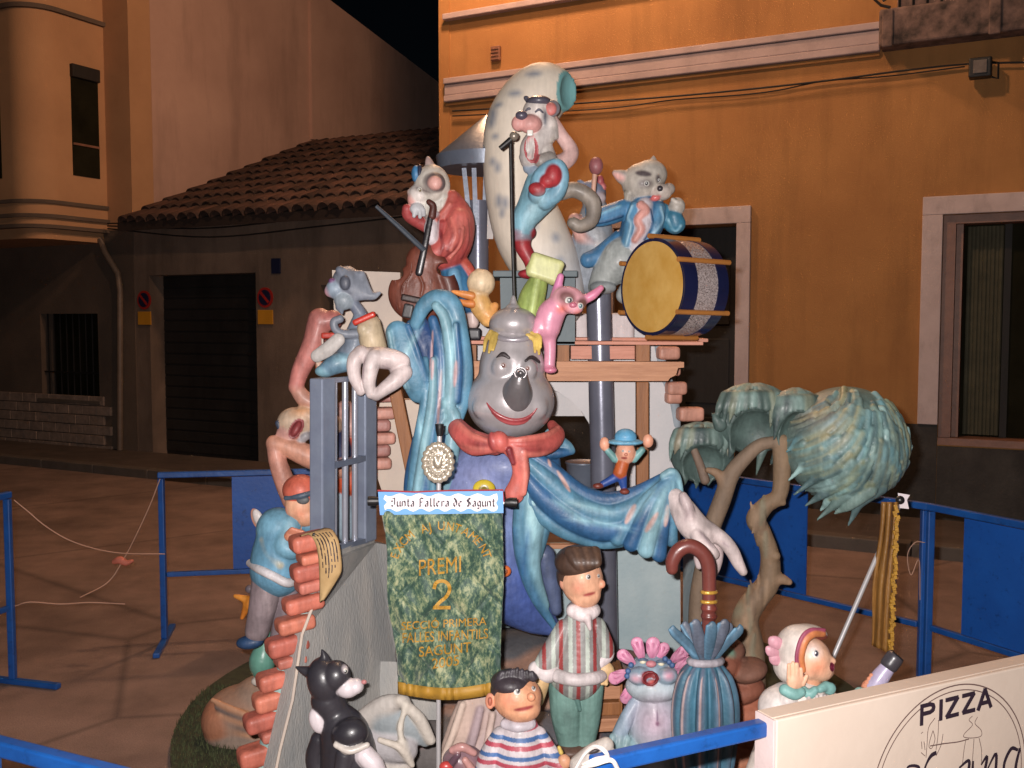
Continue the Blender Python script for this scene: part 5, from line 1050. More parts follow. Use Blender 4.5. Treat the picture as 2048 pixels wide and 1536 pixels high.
# raised left sleeve, hanging in long vertical folds
s = Sculpt(4.08, 2.6, 2.3)
s.C([(838, 650, 20, -26), (866, 700, 28, -24), (876, 780, 30, -22), (866, 880, 32, -20), (850, 980, 30, -20)], CO3)
s.C([(830, 650, 12, -6), (848, 612, 16, 0), (876, 596, 18, 4), (904, 612, 20, 6), (920, 670, 18, 8), (928, 750, 18, 8), (922, 810, 15, 8), (906, 856, 12, 12)], CO1, fl=.8)
s.C([(872, 612, 9, 18), (890, 640, 11, 20), (902, 720, 12, 22), (900, 800, 12, 22), (890, 860, 10, 24)], CO4, k=3); s.C([(912, 650, 6, 24), (918, 730, 8, 24), (914, 800, 8, 22)], CO2, k=3)
s.C([(866, 640, 10, 6), (880, 700, 14, 10), (880, 780, 16, 12), (868, 880, 18, 14), (852, 985, 18, 12)], CO2, fl=.9); s.C([(866, 720, 7, 24), (864, 800, 9, 26), (848, 900, 10, 26), (834, 985, 10, 22)], CO4, k=3); s.C([(850, 720, 8, 12), (850, 800, 10, 14), (836, 890, 12, 14), (824, 985, 12, 8)], CO1, k=3); s.C([(884, 820, 7, 28), (874, 900, 8, 28), (866, 980, 8, 26)], CO1, k=3)
s.C([(796, 666, 25, 16), (808, 710, 27, 20), (826, 755, 26, 18), (836, 786, 20, 12)], CO1, fl=.42, k=2); s.C([(778, 664, 5, 24), (790, 720, 5, 28), (812, 775, 5, 24)], CO4, k=2); s.C([(816, 652, 6, 20), (834, 700, 6, 24), (852, 760, 6, 18)], CO2, k=3)
s.C([(824, 650, 12, -14), (844, 690, 16, -14), (862, 740, 16, -14)], CO3); s.C([(892, 806, 12, 22), (908, 836, 14, 28), (894, 852, 12, 28)], CO4)
for x, y, rx, ry in ((861, 700, 3, 40), (910, 748, 4, 26), (878, 800, 3, 60), (864, 740, 3, 20)): s.paint(x, y, rx, ry, (196, 162, 164), d=40, rd=60, rot=-4, soft=.5)
for x, y, rx, ry, ro in ((905, 700, 4, 60, -4), (890, 800, 5, 60, 4), (848, 900, 5, 70, 10), (815, 700, 5, 50, -26)): s.paint(x, y, rx, ry, (170, 216, 226), d=40, rd=60, rot=ro, soft=1.2, amt=.6)
s.build('left_sleeve', tm_, bl=7)
s = Sculpt(4.0, 5, 2.0)
s.E(764, 716, 56, 22, HW, d=6, rd=26, rot=-6); s.E(800, 734, 22, 30, HW, d=-4, rd=24)
s.C([(722, 706, 16, 14), (709, 722, 15, 20), (709, 752, 13, 22), (721, 782, 10, 22)], HW, k=1.5); s.C([(750, 714, 17, 20), (741, 738, 16, 26), (738, 766, 13, 26), (742, 788, 10, 26)], (210, 196, 194), k=1.5); s.C([(806, 744, 19, 8), (792, 760, 17, 16), (770, 777, 14, 22), (752, 791, 11, 24)], HW, k=2)
s.paint(725, 738, 2.5, 26, (150, 130, 136), d=50, rd=40, rot=-6, soft=1.0, amt=.8); s.paint(770, 738, 8, 6, (176, 156, 162), d=40, rd=40, soft=1.4, amt=.7)  # shade in the finger gaps painted in as darker marks
s.build('left_hand', tm_, bl=5)
# ---- little figure with the blue hat standing on the sleeve
lf = figure('small_blue_hatted_figure', 'tiny doll with a round blue hat, arms raised, on the right sleeve', 'doll', 3.9, 1235, 985)
s = Sculpt(3.9, 2.5, 1.3); SK = (222, 160, 132)
s.E(1251, 905, 20, 24, SK, rd=18); s.C([(1246, 925, 13), (1240, 945, 14)], (188, 92, 44)); s.C([(1230, 918, 8), (1216, 902, 7)], (110, 160, 160)); s.E(1209, 888, 10, 14, SK, rd=9); s.C([(1268, 918, 8), (1284, 900, 7)], (110, 160, 160)); s.E(1296, 882, 11, 14, SK, rd=9)
s.C([(1236, 952, 10), (1218, 962, 8), (1206, 968, 7)], (40, 76, 150)); s.C([(1244, 954, 10), (1246, 968, 8), (1248, 976, 6)], (40, 76, 150)); s.E(1196, 972, 11, 6, (120, 54, 42), d=4, rd=8); s.E(1249, 983, 10, 6, (120, 54, 42), d=6, rd=9)
s.paint(1250, 918, 7, 2.5, (150, 60, 54), d=30, rd=30, soft=.5); s.build('body', lf, bl=2)
eye(lf, s, 1246, 902, 3); eye(lf, s, 1258, 903, 3)
b = Sculpt(3.9, 2, 1.2); b.E(1251, 874, 22, 17, (92, 158, 196), rd=20); b.E(1251, 884, 36, 7, (112, 174, 206), rd=28); b.build('hat', lf)
b = Sculpt(3.9, 2, 1.2); b.E(1252, 909, 4, 4, (214, 140, 116), d=s.on(1252, 909, 0), rd=4); b.build('nose', lf)
# ---- grey bucket in the arch
m = MB(); m.lathe(P(1165, 990, 5.05), [(.07, 0), (.085, .16), (.09, .165), (.088, .172), (.075, .165)], n=32); tag(m.build('bucket', 'sheet_grey', smooth=True), 'dark grey metal bucket standing in the arch', 'bucket')
# ================================================================== the monument: lower figures
SKN = (224, 170, 138)
# ---- prize banner
flat_mat('pole_white', (206, 204, 206), .3, var=.1, metal=.4, bump=.02); flat_mat('black_cap', (24, 24, 26), .45, var=.2); flat_mat('gold_hem', (176, 134, 50), .6, rgb2=(156, 116, 40), scale=20)
flat_mat('gold_thread', (190, 144, 50), .55, rgb2=(150, 108, 36), scale=60, bump=.4, bscale=200); flat_mat('sky_blue_card', (96, 152, 210), .5, var=.1, bump=0); flat_mat('white_card', (226, 216, 220), .5, var=.04, bump=0); flat_mat('red_cord', (160, 50, 58), .6, var=.2)
bn = figure('prize_banner', 'green brocade prize banner with gold lettering and number 2', 'banner', 3.5, 880, 1560); BD = 3.5
m = MB(); m.tube([P(877, 1640, BD + .03), P(877, 1010, BD + .03), P(879, 862, BD + .03)], .0085, 12); m.build('pole', 'pole_white', bn, smooth=True)
m = MB(); m.tube([P(879, 872, BD + .03), P(879, 860, BD + .03), P(879, 848, BD + .03)], [.010, .014, .016], 14); m.build('pole_tip', 'black_cap', bn, smooth=True)
m = MB(); m.tube([P(745, 1004, BD + .02), P(1030, 1006, BD + .02)], .008, 10); m.build('cross_rod', 'pole_white', bn, smooth=True)
for x0, x1, y in ((736, 762, 1002), (1008, 1034, 1005)):
    m = MB(); m.tube([P(x0, y, BD + .02), P((x0 + x1) / 2, y, BD + .02), P(x1, y, BD + .02)], [.017, .017, .012] if x0 < 900 else [.012, .018, .017], 14); m.build('end_cap', 'black_cap', bn, smooth=True)
# cloth with folds
def banner_pt(u, v):
    xl = 763 + 32 * v + 4 * math.sin(v * 9); xr = 1004 + 3 * math.sin(v * 5); yt = 1022 + 4 * u; yb = 1366 + 14 * math.sin(math.pi * u) - 3 * u
    return xl + (xr - xl) * u, yt + (yb - yt) * v
def banner_d(u, v):
    lat = sum(math.exp(-(math.sin(math.pi * q) ** 2) / .03) for q in (u * 2.6 + v * 3.6, u * 2.6 - v * 3.6 + .4))
    return (-.009 * lat + .010 * math.sin(14 * u + 7 * v) * (.3 + v) + .007 * math.sin(21 * u - 15 * v + 1) + .006 * math.sin(5 * u + 24 * v) * (.4 + .6 * v) + .022 * math.exp(-((u - .12) / .1) ** 2) * v)
nu, nv = 70, 90; V = [P(*banner_pt(i / nu, j / nv), BD - banner_d(i / nu, j / nv)) for j in range(nv + 1) for i in range(nu + 1)]
Q = np.array([(j * (nu + 1) + i, j * (nu + 1) + i + 1, (j + 1) * (nu + 1) + i + 1, (j + 1) * (nu + 1) + i) for j in range(nv) for i in range(nu)])
bm_, bt_, bb_ = nodes('green_brocade'); tcb = N(bt_, 'ShaderNodeTexCoord'); mpb = N(bt_, 'ShaderNodeMapping'); mpb.inputs['Rotation'].default_value = (0, math.radians(38), 0); mpb.inputs['Scale'].default_value = (1, 1, .55); bt_.links.new(tcb.outputs['Object'], mpb.inputs[0])
n1 = N(bt_, 'ShaderNodeTexNoise', i_Scale=62.0, i_Detail=8.0, i_Roughness=.75); bt_.links.new(mpb.outputs[0], n1.inputs['Vector']); n2 = N(bt_, 'ShaderNodeTexNoise', i_Scale=16.0, i_Detail=4.0); bt_.links.new(mpb.outputs[0], n2.inputs['Vector'])
mb = N(bt_, 'ShaderNodeMath', operation='MULTIPLY_ADD'); mb.inputs[1].default_value = .4; bt_.links.new(n2.outputs['Fac'], mb.inputs[0]); bt_.links.new(n1.outputs['Fac'], mb.inputs[2])
cr = N(bt_, 'ShaderNodeValToRGB'); e = cr.color_ramp.elements; e[0].position = .58; e[0].color = (*lin((26, 56, 46)), 1); e[1].position = .86; e[1].color = (*lin((158, 160, 122)), 1); e2_ = e.new(.74); e2_.color = (*lin((96, 114, 84)), 1); e3_ = e.new(.67); e3_.color = (*lin((42, 74, 60)), 1)
bt_.links.new(mb.outputs[0], cr.inputs[0]); bt_.links.new(cr.outputs[0], bb_.inputs['Base Color']); bb_.inputs['Roughness'].default_value = .55; bb_.inputs['Sheen Weight'].default_value = .4
bpn = N(bt_, 'ShaderNodeBump', i_Strength=.5, i_Distance=.006); bt_.links.new(n1.outputs['Fac'], bpn.inputs['Height']); bt_.links.new(bpn.outputs[0], bb_.inputs['Normal']); MATS['green_brocade'] = bm_
cl = mk('cloth', np.array([tuple(v) for v in V]), Q, 'green_brocade', bn, smooth=True)
m_ = cl.modifiers.new('thick', 'SOLIDIFY'); m_.thickness = .004
V = []; Fs = []
for i in range(nu + 1):
    x, y = banner_pt(i / nu, 1); V += [P(x, y - 3, BD - banner_d(i / nu, 1) - .004), P(x, y + 21, BD - banner_d(i / nu, 1) - .004)]
Fs = [(2 * i, 2 * i + 2, 2 * i + 3, 2 * i + 1) for i in range(nu)]; hm = mk('gold_hem', V, Fs, 'gold_hem', bn, smooth=True); hm.modifiers.new('thick', 'SOLIDIFY').thickness = .003
# stitched lettering following the cloth
def inv_pt(x, y):
    v = (y - 1024) / (1376 - 1024); u = .5
    for _ in range(4): xl = 763 + 32 * v + 4 * math.sin(v * 9); xr = 1004 + 3 * math.sin(v * 5); u = (x - xl) / (xr - xl); yt = 1022 + 4 * u; yb = 1366 + 14 * math.sin(math.pi * u) - 3 * u; v = (y - yt) / (yb - yt)
    return u, v
def on_cloth(x, y, lift): u, v = inv_pt(x, y); return P(x, y, BD - banner_d(u, v) - lift)
def text_mesh(txt):
    """outline faces of a line of text, in font units"""
    cu = bpy.data.curves.new('t', 'FONT'); cu.body = txt; cu.size = 1; cu.align_x = 'LEFT'; o = bpy.data.objects.new('t', cu); COLL.objects.link(o)
    dg_ = bpy.context.evaluated_depsgraph_get(); me = bpy.data.meshes.new_from_object(o.evaluated_get(dg_)); V = [v.co.copy() for v in me.vertices]; Fs = [tuple(p.vertices) for p in me.polygons]
    bpy.data.objects.remove(o); bpy.data.curves.remove(cu); bpy.data.meshes.remove(me); return V, Fs
def stitch(name, txt, x0, y0, x1, y1, h, bold=0, mat='gold_thread', outline=None):
    V, Fs = text_mesh(txt); mx = max(v.x for v in V); mn = min(v.x for v in V); my = max(v.y for v in V); V2 = []
    for v in V:
        f = (v.x - mn) / (mx - mn); x = x0 + (x1 - x0) * f; y = y0 + (y1 - y0) * f - v.y / my * h; V2.append(on_cloth(x, y, .015))
    o = mk(name, V2, Fs, mat, bn); o.modifiers.new('thick', 'SOLIDIFY').thickness = .0016; return o
stitch('lettering', 'PREMI', 838, 1152, 922, 1144, 32); stitch('lettering', 'SECCIÓ PRIMERA', 803, 1260, 973, 1250, 20); stitch('lettering', 'FALLES INFANTILS', 805, 1286, 976, 1277, 20); stitch('lettering', 'SAGUNT', 838, 1314, 942, 1304, 20); stitch('lettering', '2005', 864, 1338, 918, 1330, 20)
def gold_line(name, pts, wd):
    q = [tuple(p) for p in spline(pts, 6)]; mm = MB(); W3 = [on_cloth(x, y, .014) for x, y in q]; ribbon(mm, W3, wd, Vector((0, -1, 0))); o = mm.build(name, 'gold_thread', bn); o.modifiers.new('thick', 'SOLIDIFY').thickness = .002; return o
gold_line('numeral', [(868, 1178), (872, 1166), (885, 1162), (896, 1168), (899, 1180), (892, 1194), (880, 1204), (870, 1215), (901, 1215)][:-1], .0125); gold_line('numeral', [(866, 1215), (882, 1215), (901, 1215)], .0125)
txt = 'EXCM AJUNTAMENT'; Vt = {c: text_mesh(c) for c in set(txt) if c != ' '}
for i, chh in enumerate(txt):
    if chh == ' ': continue
    a = math.radians(162 - 144 * i / (len(txt) - 1)); cx, cy = 882 + 88 * math.cos(a), 1136 - 76 * math.sin(a); rot = a - math.pi / 2; Vc, Fc = Vt[chh]; V2 = []
    for v in Vc:
        lx, ly = (v.x - .33) * 22, v.y * 25; x = cx + lx * math.cos(rot) - ly * math.sin(rot); y = cy - (lx * math.sin(rot) + ly * math.cos(rot)); V2.append(on_cloth(x, y, .015))
    o = mk('letter', V2, Fc, 'gold_thread', bn); o.modifiers.new('thick', 'SOLIDIFY').thickness = .0016
# header plaque with blackletter
m = MB(); m.prism([P(x, y, BD - .012) for x, y in ((756, 984), (1006, 982), (1007, 1026), (760, 1030))], (0, .010, 0)); hp_ = m.build('header', 'sky_blue_card', bn)
top = [(770 + i * 5.6, 990 + 3 * math.sin(i * .9)) for i in range(41)]; bot = [(994 - i * 5.6, 1020 + 3.2 * math.sin(i * 1.1)) for i in range(41)]
m = MB(); m.prism([P(x, y, BD - .0135) for x, y in top + [(996, 998), (992, 1006), (996, 1014)] + bot + [(768, 1012), (774, 1004), (767, 998)]], (0, .0014, 0)); m.build('white_plaque', 'white_card', hp_)
m = MB(); m.tube([P(x, y, BD - .012) for x, y in ((755, 981), (830, 984), (900, 981), (1006, 980), (1008, 1003))], .003, 6); m.build('red_cord', 'red_cord', bn, smooth=True)
BL = {'J': [[(.1, .9), (.45, 1), (.45, .2), (.2, 0), (0, .15)], [(0, .7), (.15, .55)]], 'u': [[(0, .62), (0, .12), (.18, 0), (.4, .14)], [(.4, .65), (.4, .1), (.5, 0)]], 'n': [[(0, .62), (0, .0)], [(0, .5), (.25, .65), (.42, .5), (.42, .0)]], 't': [[(.12, .9), (.12, .1), (.3, 0)], [(0, .62), (.32, .62)]], 'a': [[(.05, .5), (.2, .65), (.4, .52), (.4, .0)], [(.4, .32), (.1, .3), (.0, .14), (.15, 0), (.4, .12)]],
      'F': [[(.15, .0), (.15, .95)], [(0, .85), (.25, 1), (.6, .92)], [(.15, .5), (.5, .52)], [(0, .0), (.3, .05)]], 'l': [[(.1, 1), (.1, .1), (.25, 0)]], 'e': [[(.4, .14), (.2, 0), (.02, .15), (.02, .48), (.2, .65), (.4, .5), (.05, .3)]], 'r': [[(.05, .65), (.05, .0)], [(.05, .5), (.25, .65), (.38, .55)]], 'd': [[(.05, 1), (.42, .6), (.42, .14), (.2, 0), (.02, .15), (.02, .45), (.2, .6), (.42, .5)]],
      'S': [[(.5, .85), (.25, 1), (.02, .82), (.1, .6), (.45, .42), (.5, .18), (.25, 0), (.0, .12)], [(.25, .95), (.25, .05)]], 'g': [[(.4, .5), (.2, .65), (.02, .5), (.02, .18), (.2, .04), (.4, .15)], [(.4, .65), (.4, -.12), (.2, -.26), (.0, -.15)]]}
mm = MB(); x = 783; nib = Vector((.62, 0, .62)) * .0072
for chh in 'Junta Fallera de Sagunt':
    if chh == ' ': x += 6.5; continue
    for st in BL[chh]:
        for a, b in zip(st, st[1:]):
            A_, B_ = [P(x + q[0] * 14, 1013 - q[1] * 17, BD - .0152 - random.random() * .0004) for q in (a, b)]
            n0 = len(mm.v); mm.add([A_ - nib / 2, A_ + nib / 2, B_ + nib / 2, B_ - nib / 2], [(0, 1, 2, 3)])
    x += {'l': 6.6, 't': 7.4, 'r': 8, 'J': 11.5, 'F': 12, 'S': 11.5}.get(chh, 9.9)
mm.build('blackletter', 'ink', hp_)
# silver wreath emblem
em_ = Sculpt(BD - .01, 2.5, 1.5); EMC = (150, 140, 124)
em_.E(876, 925, 26, 34, (132, 124, 112), d=2, rd=10)
for i in range(17):
    a = 2 * math.pi * i / 17; em_.E(876 + 26 * math.cos(a), 925 + 34 * math.sin(a), 9, 7, (166, 156, 140), d=10, rd=7, rot=-math.degrees(a) + 40)
for i in range(14):
    a = 2 * math.pi * i / 14 + .2; em_.C([(876 + 18 * math.cos(a), 925 + 24 * math.sin(a), 3, 13), (876 + 12 * math.cos(a + .5), 925 + 17 * math.sin(a + .5), 2, 15)], (184, 174, 158), k=1)
em_.E(876, 924, 12, 16, (146, 136, 122), d=10, rd=10); em_.C([(870, 914, 3, 19), (876, 930, 3, 20), (882, 914, 3, 19)], (196, 186, 170), k=1.5); em_.build('emblem', bn, 'metal_paint', bl=3)
# ---- tall child doll and short child doll (plain stand-ins)
def stripes(c0, c1, c2, axis, per, D_):
    A = [np.array(lin(c)) for c in (c0, c1, c2)]
    def fn(p):
        q = (p[:, axis] / (per * D_ / F)) % 4; out = np.tile(A[0], (len(p), 1)); out[q > 1.3] = A[1]; out[q > 2.3] = A[0]; out[q > 3.1] = A[2]; return out
    return fn
td = figure('tall_doll', 'tall child doll in a striped jumper and green trousers beside the banner', 'doll', 3.72, 1150, 1500)
s = Sculpt(3.72, 2.6, 2.0); st = stripes((150, 148, 146), (196, 206, 196), (160, 66, 66), 0, 8.5, 3.72)
s.C([(1160, 1250, 34), (1158, 1290, 44), (1152, 1345, 56)], st, n=4); s.C([(1128, 1256, 18, 8), (1106, 1300, 22, 16), (1092, 1330, 24, 20)], st); s.C([(1194, 1252, 18, 4), (1210, 1290, 18, 8), (1212, 1308, 16, 10)], st)
s.build('jumper', td, bl=1.2)
s = Sculpt(3.72, 2.6, 2.0); s.C([(1116, 1352, 14, 40), (1150, 1360, 13, 58), (1190, 1356, 13, 44), (1206, 1348, 12, 0), (1180, 1350, 14, -40), (1120, 1350, 14, -34), (1106, 1350, 13, 0), (1116, 1352, 14, 40)], (216, 206, 206)); s.build('hem', td)
s = Sculpt(3.72, 3, 2.0); s.C([(1072, 1338, 16, 22), (1092, 1346, 20, 28), (1112, 1346, 14, 30)], (216, 206, 206)); s.build('cuff', td)
s = Sculpt(3.72, 3, 2.0); s.C([(1200, 1326, 12, 14), (1214, 1312, 13, 12), (1220, 1304, 9, 10)], (220, 208, 210)); s.build('cuff', td)
s = Sculpt(3.72, 3, 1.8); s.C([(1146, 1222, 14, 20), (1168, 1230, 15, 26), (1188, 1222, 13, 14), (1180, 1216, 14, -16), (1150, 1216, 14, -14), (1146, 1222, 14, 20)], (220, 208, 208)); s.C([(1174, 1236, 9, 36), (1180, 1258, 4, 42)], (216, 200, 200)); s.build('collar', td)
s = Sculpt(3.72, 2.6, 1.9); s.E(1164, 1160, 43, 50, SKN, rd=42); s.E(1170, 1188, 32, 28, SKN, d=8, rd=30); s.C([(1166, 1205, 22), (1166, 1225, 22)], SKN); s.E(1128, 1166, 9, 14, (214, 150, 126), d=8, rd=8); s.E(1203, 1168, 8, 9, (226, 158, 128), d=20, rd=8)
s.paint(1180, 1192, 13, 3.5, (160, 70, 66), d=50, rd=50, rot=10, soft=.6); s.paint(1158, 1182, 10, 9, (226, 140, 116), d=60, rd=40, soft=1.2, amt=.7); s.build('head', td, bl=3)
eye(td, s, 1176, 1154, 6, iris=(60, 44, 36), look=(1.5, 0)); eye(td, s, 1196, 1152, 4.5, iris=(60, 44, 36), look=(1, 0))
b = Sculpt(3.72, 2.6, 1.9); b.E(1154, 1124, 46, 34, (74, 54, 44), d=-4, rd=46); b.E(1136, 1150, 24, 36, (74, 54, 44), d=-14, rd=36)
for i in range(6): b.C([(1140 + i * 10, 1104, 12, 20), (1150 + i * 9, 1124, 9, 38), (1158 + i * 7, 1138 - i, 4, 42)], ((74, 54, 44), (92, 68, 54))[i % 2], k=2)
b.build('hair', td)
s = Sculpt(3.72, 2.6, 1.9); s.C([(1084, 1356, 17, 26), (1080, 1376, 16, 24), (1074, 1400, 14, 16)], (226, 190, 140)); s.E(1066, 1412, 13, 12, (226, 190, 140), d=14, rd=12); s.build('hand', td)
s = Sculpt(3.72, 2.6, 1.8); s.E(1210, 1342, 18, 21, (226, 190, 140), d=12, rd=14); s.C([(1200, 1356, 6, 18), (1204, 1366, 5, 18)], (226, 190, 140)); s.C([(1210, 1358, 6, 20), (1212, 1367, 5, 20)], (226, 190, 140)); s.C([(1222, 1338, 6, 14), (1227, 1350, 5, 14)], (226, 190, 140)); s.build('hand', td)
s = Sculpt(3.72, 2.6, 2.3); TR = (116, 152, 144); s.C([(1132, 1374, 36), (1134, 1430, 33), (1140, 1480, 26)], TR); s.C([(1180, 1374, 28), (1176, 1430, 26), (1170, 1480, 22)], TR); s.C([(1150, 1380, 6, 34), (1160, 1420, 4, 30)], (96, 132, 126), k=4); s.build('trousers', td)
s = Sculpt(3.72, 2.6, 2.3); s.E(1142, 1500, 34, 15, (96, 70, 58), d=10, rd=30); s.build('shoe', td); s = Sculpt(3.72, 2.6, 2.3); s.E(1186, 1496, 30, 14, (96, 70, 58), d=8, rd=28); s.build('shoe', td)
sd = figure('short_doll', 'short child doll in a red, blue and white striped shirt', 'doll', 3.3, 1040, 1620)
s = Sculpt(3.3, 2.6, 2.1); st = stripes((206, 196, 200), (180, 76, 92), (74, 110, 164), 2, 8.5, 3.3)
s.C([(1040, 1464, 40), (1042, 1520, 62), (1042, 1620, 66)], st, n=4); s.C([(1002, 1472, 20, 8), (980, 1515, 24, 12), (968, 1560, 22, 20)], st); s.C([(1076, 1470, 18, 8), (1100, 1510, 20, 20), (1118, 1530, 18, 34)], st); s.build('shirt', sd, bl=1.2)
s = Sculpt(3.3, 3, 1.9); s.C([(1010, 1448, 10, 18), (1036, 1454, 11, 32), (1062, 1448, 10, 20), (1050, 1442, 10, -16), (1018, 1442, 10, -16), (1010, 1448, 10, 18)], (206, 198, 206)); s.build('collar', sd)
s = Sculpt(3.3, 2.6, 1.9); s.E(1034, 1394, 50, 46, (222, 160, 124), rd=46); s.E(1042, 1416, 40, 28, (224, 164, 128), d=10, rd=36); s.C([(1036, 1432, 26), (1036, 1456, 24)], (214, 150, 116)); s.E(980, 1402, 10, 17, (222, 150, 122), d=10, rd=9); s.E(980, 1403, 4, 9, (180, 104, 84), d=20, rd=5, k=1)
s.E(1062, 1394, 9, 9, (228, 158, 122), d=46, rd=8); s.paint(1048, 1420, 20, 4, (156, 64, 62), d=50, rd=60, rot=6, soft=.5); s.paint(1016, 1410, 12, 10, (230, 134, 108), d=60, rd=50, soft=1.2, amt=.7); s.build('head', sd, bl=3)
eye(sd, s, 1034, 1384, 8, iris=(50, 44, 44), look=(2, -2)); eye(sd, s, 1066, 1378, 6, iris=(50, 44, 44), look=(1, -2))
b = Sculpt(3.3, 3, 1.9); b.E(1022, 1364, 42, 24, (58, 50, 56), d=-4, rd=44); b.E(1000, 1380, 20, 26, (58, 50, 56), d=-12, rd=34)
for i in range(7): b.C([(1000 + i * 11, 1352 + abs(i - 3), 9, 14), (1004 + i * 10, 1340 + abs(i - 3) * 2, 5, 16), (1010 + i * 9, 1336 + abs(i - 3) * 3, 2, 16)], ((62, 56, 64), (48, 42, 48))[i % 2], k=2)
b.build('hair', sd)
s = Sculpt(3.3, 3, 1.8); s.E(1128, 1524, 14, 16, (222, 164, 128), d=40, rd=12); s.C([(1122, 1505, 5, 44), (1118, 1495, 4, 44)], (214, 186, 100)); s.build('hand', sd)
# ---- blue troll with pink petals
tr = figure('petal_maned_creature', 'blue grey pot bellied creature with pink petals round its head', 'creature sculpture', 3.65, 1300, 1560)
s = Sculpt(3.65, 2.6, 2.1); TB = (140, 160, 176)
s.E(1304, 1345, 52, 38, TB, rd=42); s.E(1306, 1372, 56, 32, (178, 190, 198), d=10, rd=42); s.E(1280, 1352, 26, 18, TB, d=34, rd=18); s.E(1332, 1352, 24, 17, TB, d=34, rd=18); s.E(1302, 1328, 11, 7, (214, 140, 150), d=44, rd=8)
s.E(1300, 1358, 13, 11, (130, 36, 42), d=54, rd=14, sub=True); s.C([(1300 + 14 * math.cos(a), 1357 + 12 * math.sin(a), 4, 50) for a in [2 * math.pi * i / 10 for i in range(11)]], (164, 62, 72), n=1, k=2); s.E(1302, 1364, 8, 5, (214, 120, 106), d=44, rd=6, late=True)
s.C([(1306, 1395, 34), (1308, 1420, 48), (1312, 1455, 58), (1310, 1500, 54)], (164, 178, 188)); s.C([(1270, 1408, 14, 14), (1252, 1440, 15, 22), (1236, 1474, 15, 26)], (152, 172, 190)); s.C([(1345, 1405, 14, 10), (1362, 1440, 14, 14)], (152, 172, 190))
for i in range(3): s.C([(1226 + i * 14, 1474 + i * 2, 8, 34), (1224 + i * 14, 1490, 7, 40)], (140, 170, 176), k=2)
s.C([(1262, 1500, 30, 20), (1220, 1504, 24, 34)], (140, 172, 180)); s.C([(1340, 1505, 30, 16), (1372, 1508, 22, 26)], (140, 172, 180))
s.paint(1314, 1448, 34, 34, (206, 176, 196), d=60, rd=50, soft=1.0, amt=.9); s.paint(1316, 1440, 2, 14, (110, 80, 110), d=60, rd=60, soft=.8); s.paint(1316, 1450, 4, 4, (120, 60, 100), d=60, rd=60, soft=.6); s.paint(1272, 1358, 8, 6, (214, 160, 176), d=50, rd=40, soft=1.2); s.paint(1338, 1352, 8, 6, (214, 150, 170), d=50, rd=40, soft=1.2)
s.build('body', tr, bl=6)
for x, y in ((1286, 1324), (1322, 1328)):
    b = Sculpt(3.65, 2, 1.4); dd = s.on(x, y, 0); b.E(x, y, 7, 4, (230, 220, 190), d=dd, rd=5); b.C([(x - 9, y - 4, 2.4, dd + 1), (x, y - 6, 3, dd + 2), (x + 9, y - 3, 2.4, dd + 1)], (84, 104, 128)); b.build('eye', tr)
for i, (x0, y0, x1, y1, w_) in enumerate(((1284, 1318, 1274, 1286, 13), (1304, 1314, 1306, 1288, 15), (1318, 1316, 1328, 1296, 12), (1266, 1326, 1246, 1310, 13), (1256, 1344, 1230, 1356, 14), (1262, 1372, 1252, 1396, 13), (1344, 1322, 1366, 1304, 13), (1352, 1336, 1376, 1326, 14), (1354, 1350, 1372, 1346, 12))):
    b = Sculpt(3.65, 2, 1.6); dd = 18 - (i % 3) * 5; b.C([(x0, y0, 6, dd), ((x0 + x1) / 2, (y0 + y1) / 2, w_ * .85, dd), (x1, y1, w_, dd - 4)], (214, 146, 176), fl=.4)
    for k in (-.5, 0, .5):
        nx, ny = -(y1 - y0), (x1 - x0); L_ = math.hypot(nx, ny); nx, ny = nx / L_ * w_ * k, ny / L_ * w_ * k; b.C([(x0, y0, 1.6, dd + 3), (x1 + nx * 1.6, y1 + ny * 1.6, 1.8, dd + 3)], (196, 116, 152), k=1.5)
    b.build('petal', tr, bl=2)
for x, y in ((1262, 1330), (1256, 1342), (1330, 1318), (1338, 1324), (1344, 1330), (1254, 1352)): b = Sculpt(3.65, 2, 1.6); b.E(x, y, 6, 6, (74, 104, 150), d=40, rd=6); b.build('bead', tr)
# ---- closed umbrella with a cane handle
um = figure('closed_umbrella', 'big closed blue pleated umbrella with a brown crook handle', 'umbrella', 3.5, 1412, 1680)
cx = 1411; sx = 3.5 / F; cb_ = P(cx, 1322, 3.5); npl = 11
def pleat(a, z): return 1 + .13 * math.cos(npl * a + 2) + .05 * math.cos(2 * npl * a)
prof = [(22, 0), (34, -8), (48, -28), (58, -60), (62, -95), (62, -130), (58, -180), (52, -230), (44, -290), (34, -350)]
pf = spline(prof, 4); n_ = 132; V = []; cl_ = []
for r_, z_ in [tuple(q) for q in pf]:
    for k in range(n_):
        a = 2 * math.pi * k / n_; am = min(1, (-z_) / 30 + .15); rr = r_ * (1 + (pleat(a, 0) - 1) * am); V.append(cb_ + Vector((math.cos(a) * rr * sx, math.sin(a) * rr * sx, z_ * sx)))
        rid = (.5 + .5 * math.cos(npl * a + 2)) ** 2; c_ = np.array(lin((64, 110, 132))) * (1 - rid) + np.array(lin((92, 104, 124))) * rid
        if rid > .93 and -z_ > 20: c_ = np.array(lin((186, 160, 158)))
        cl_.append(c_)
Q = np.array([(i * n_ + k, i * n_ + (k + 1) % n_, (i + 1) * n_ + (k + 1) % n_, (i + 1) * n_ + k) for i in range(len(pf) - 1) for k in range(n_)])
mk('canopy', np.array([tuple(v) for v in V]), Q[:, ::-1], 'sculpture_paint', um, cols=np.array(cl_), smooth=True)
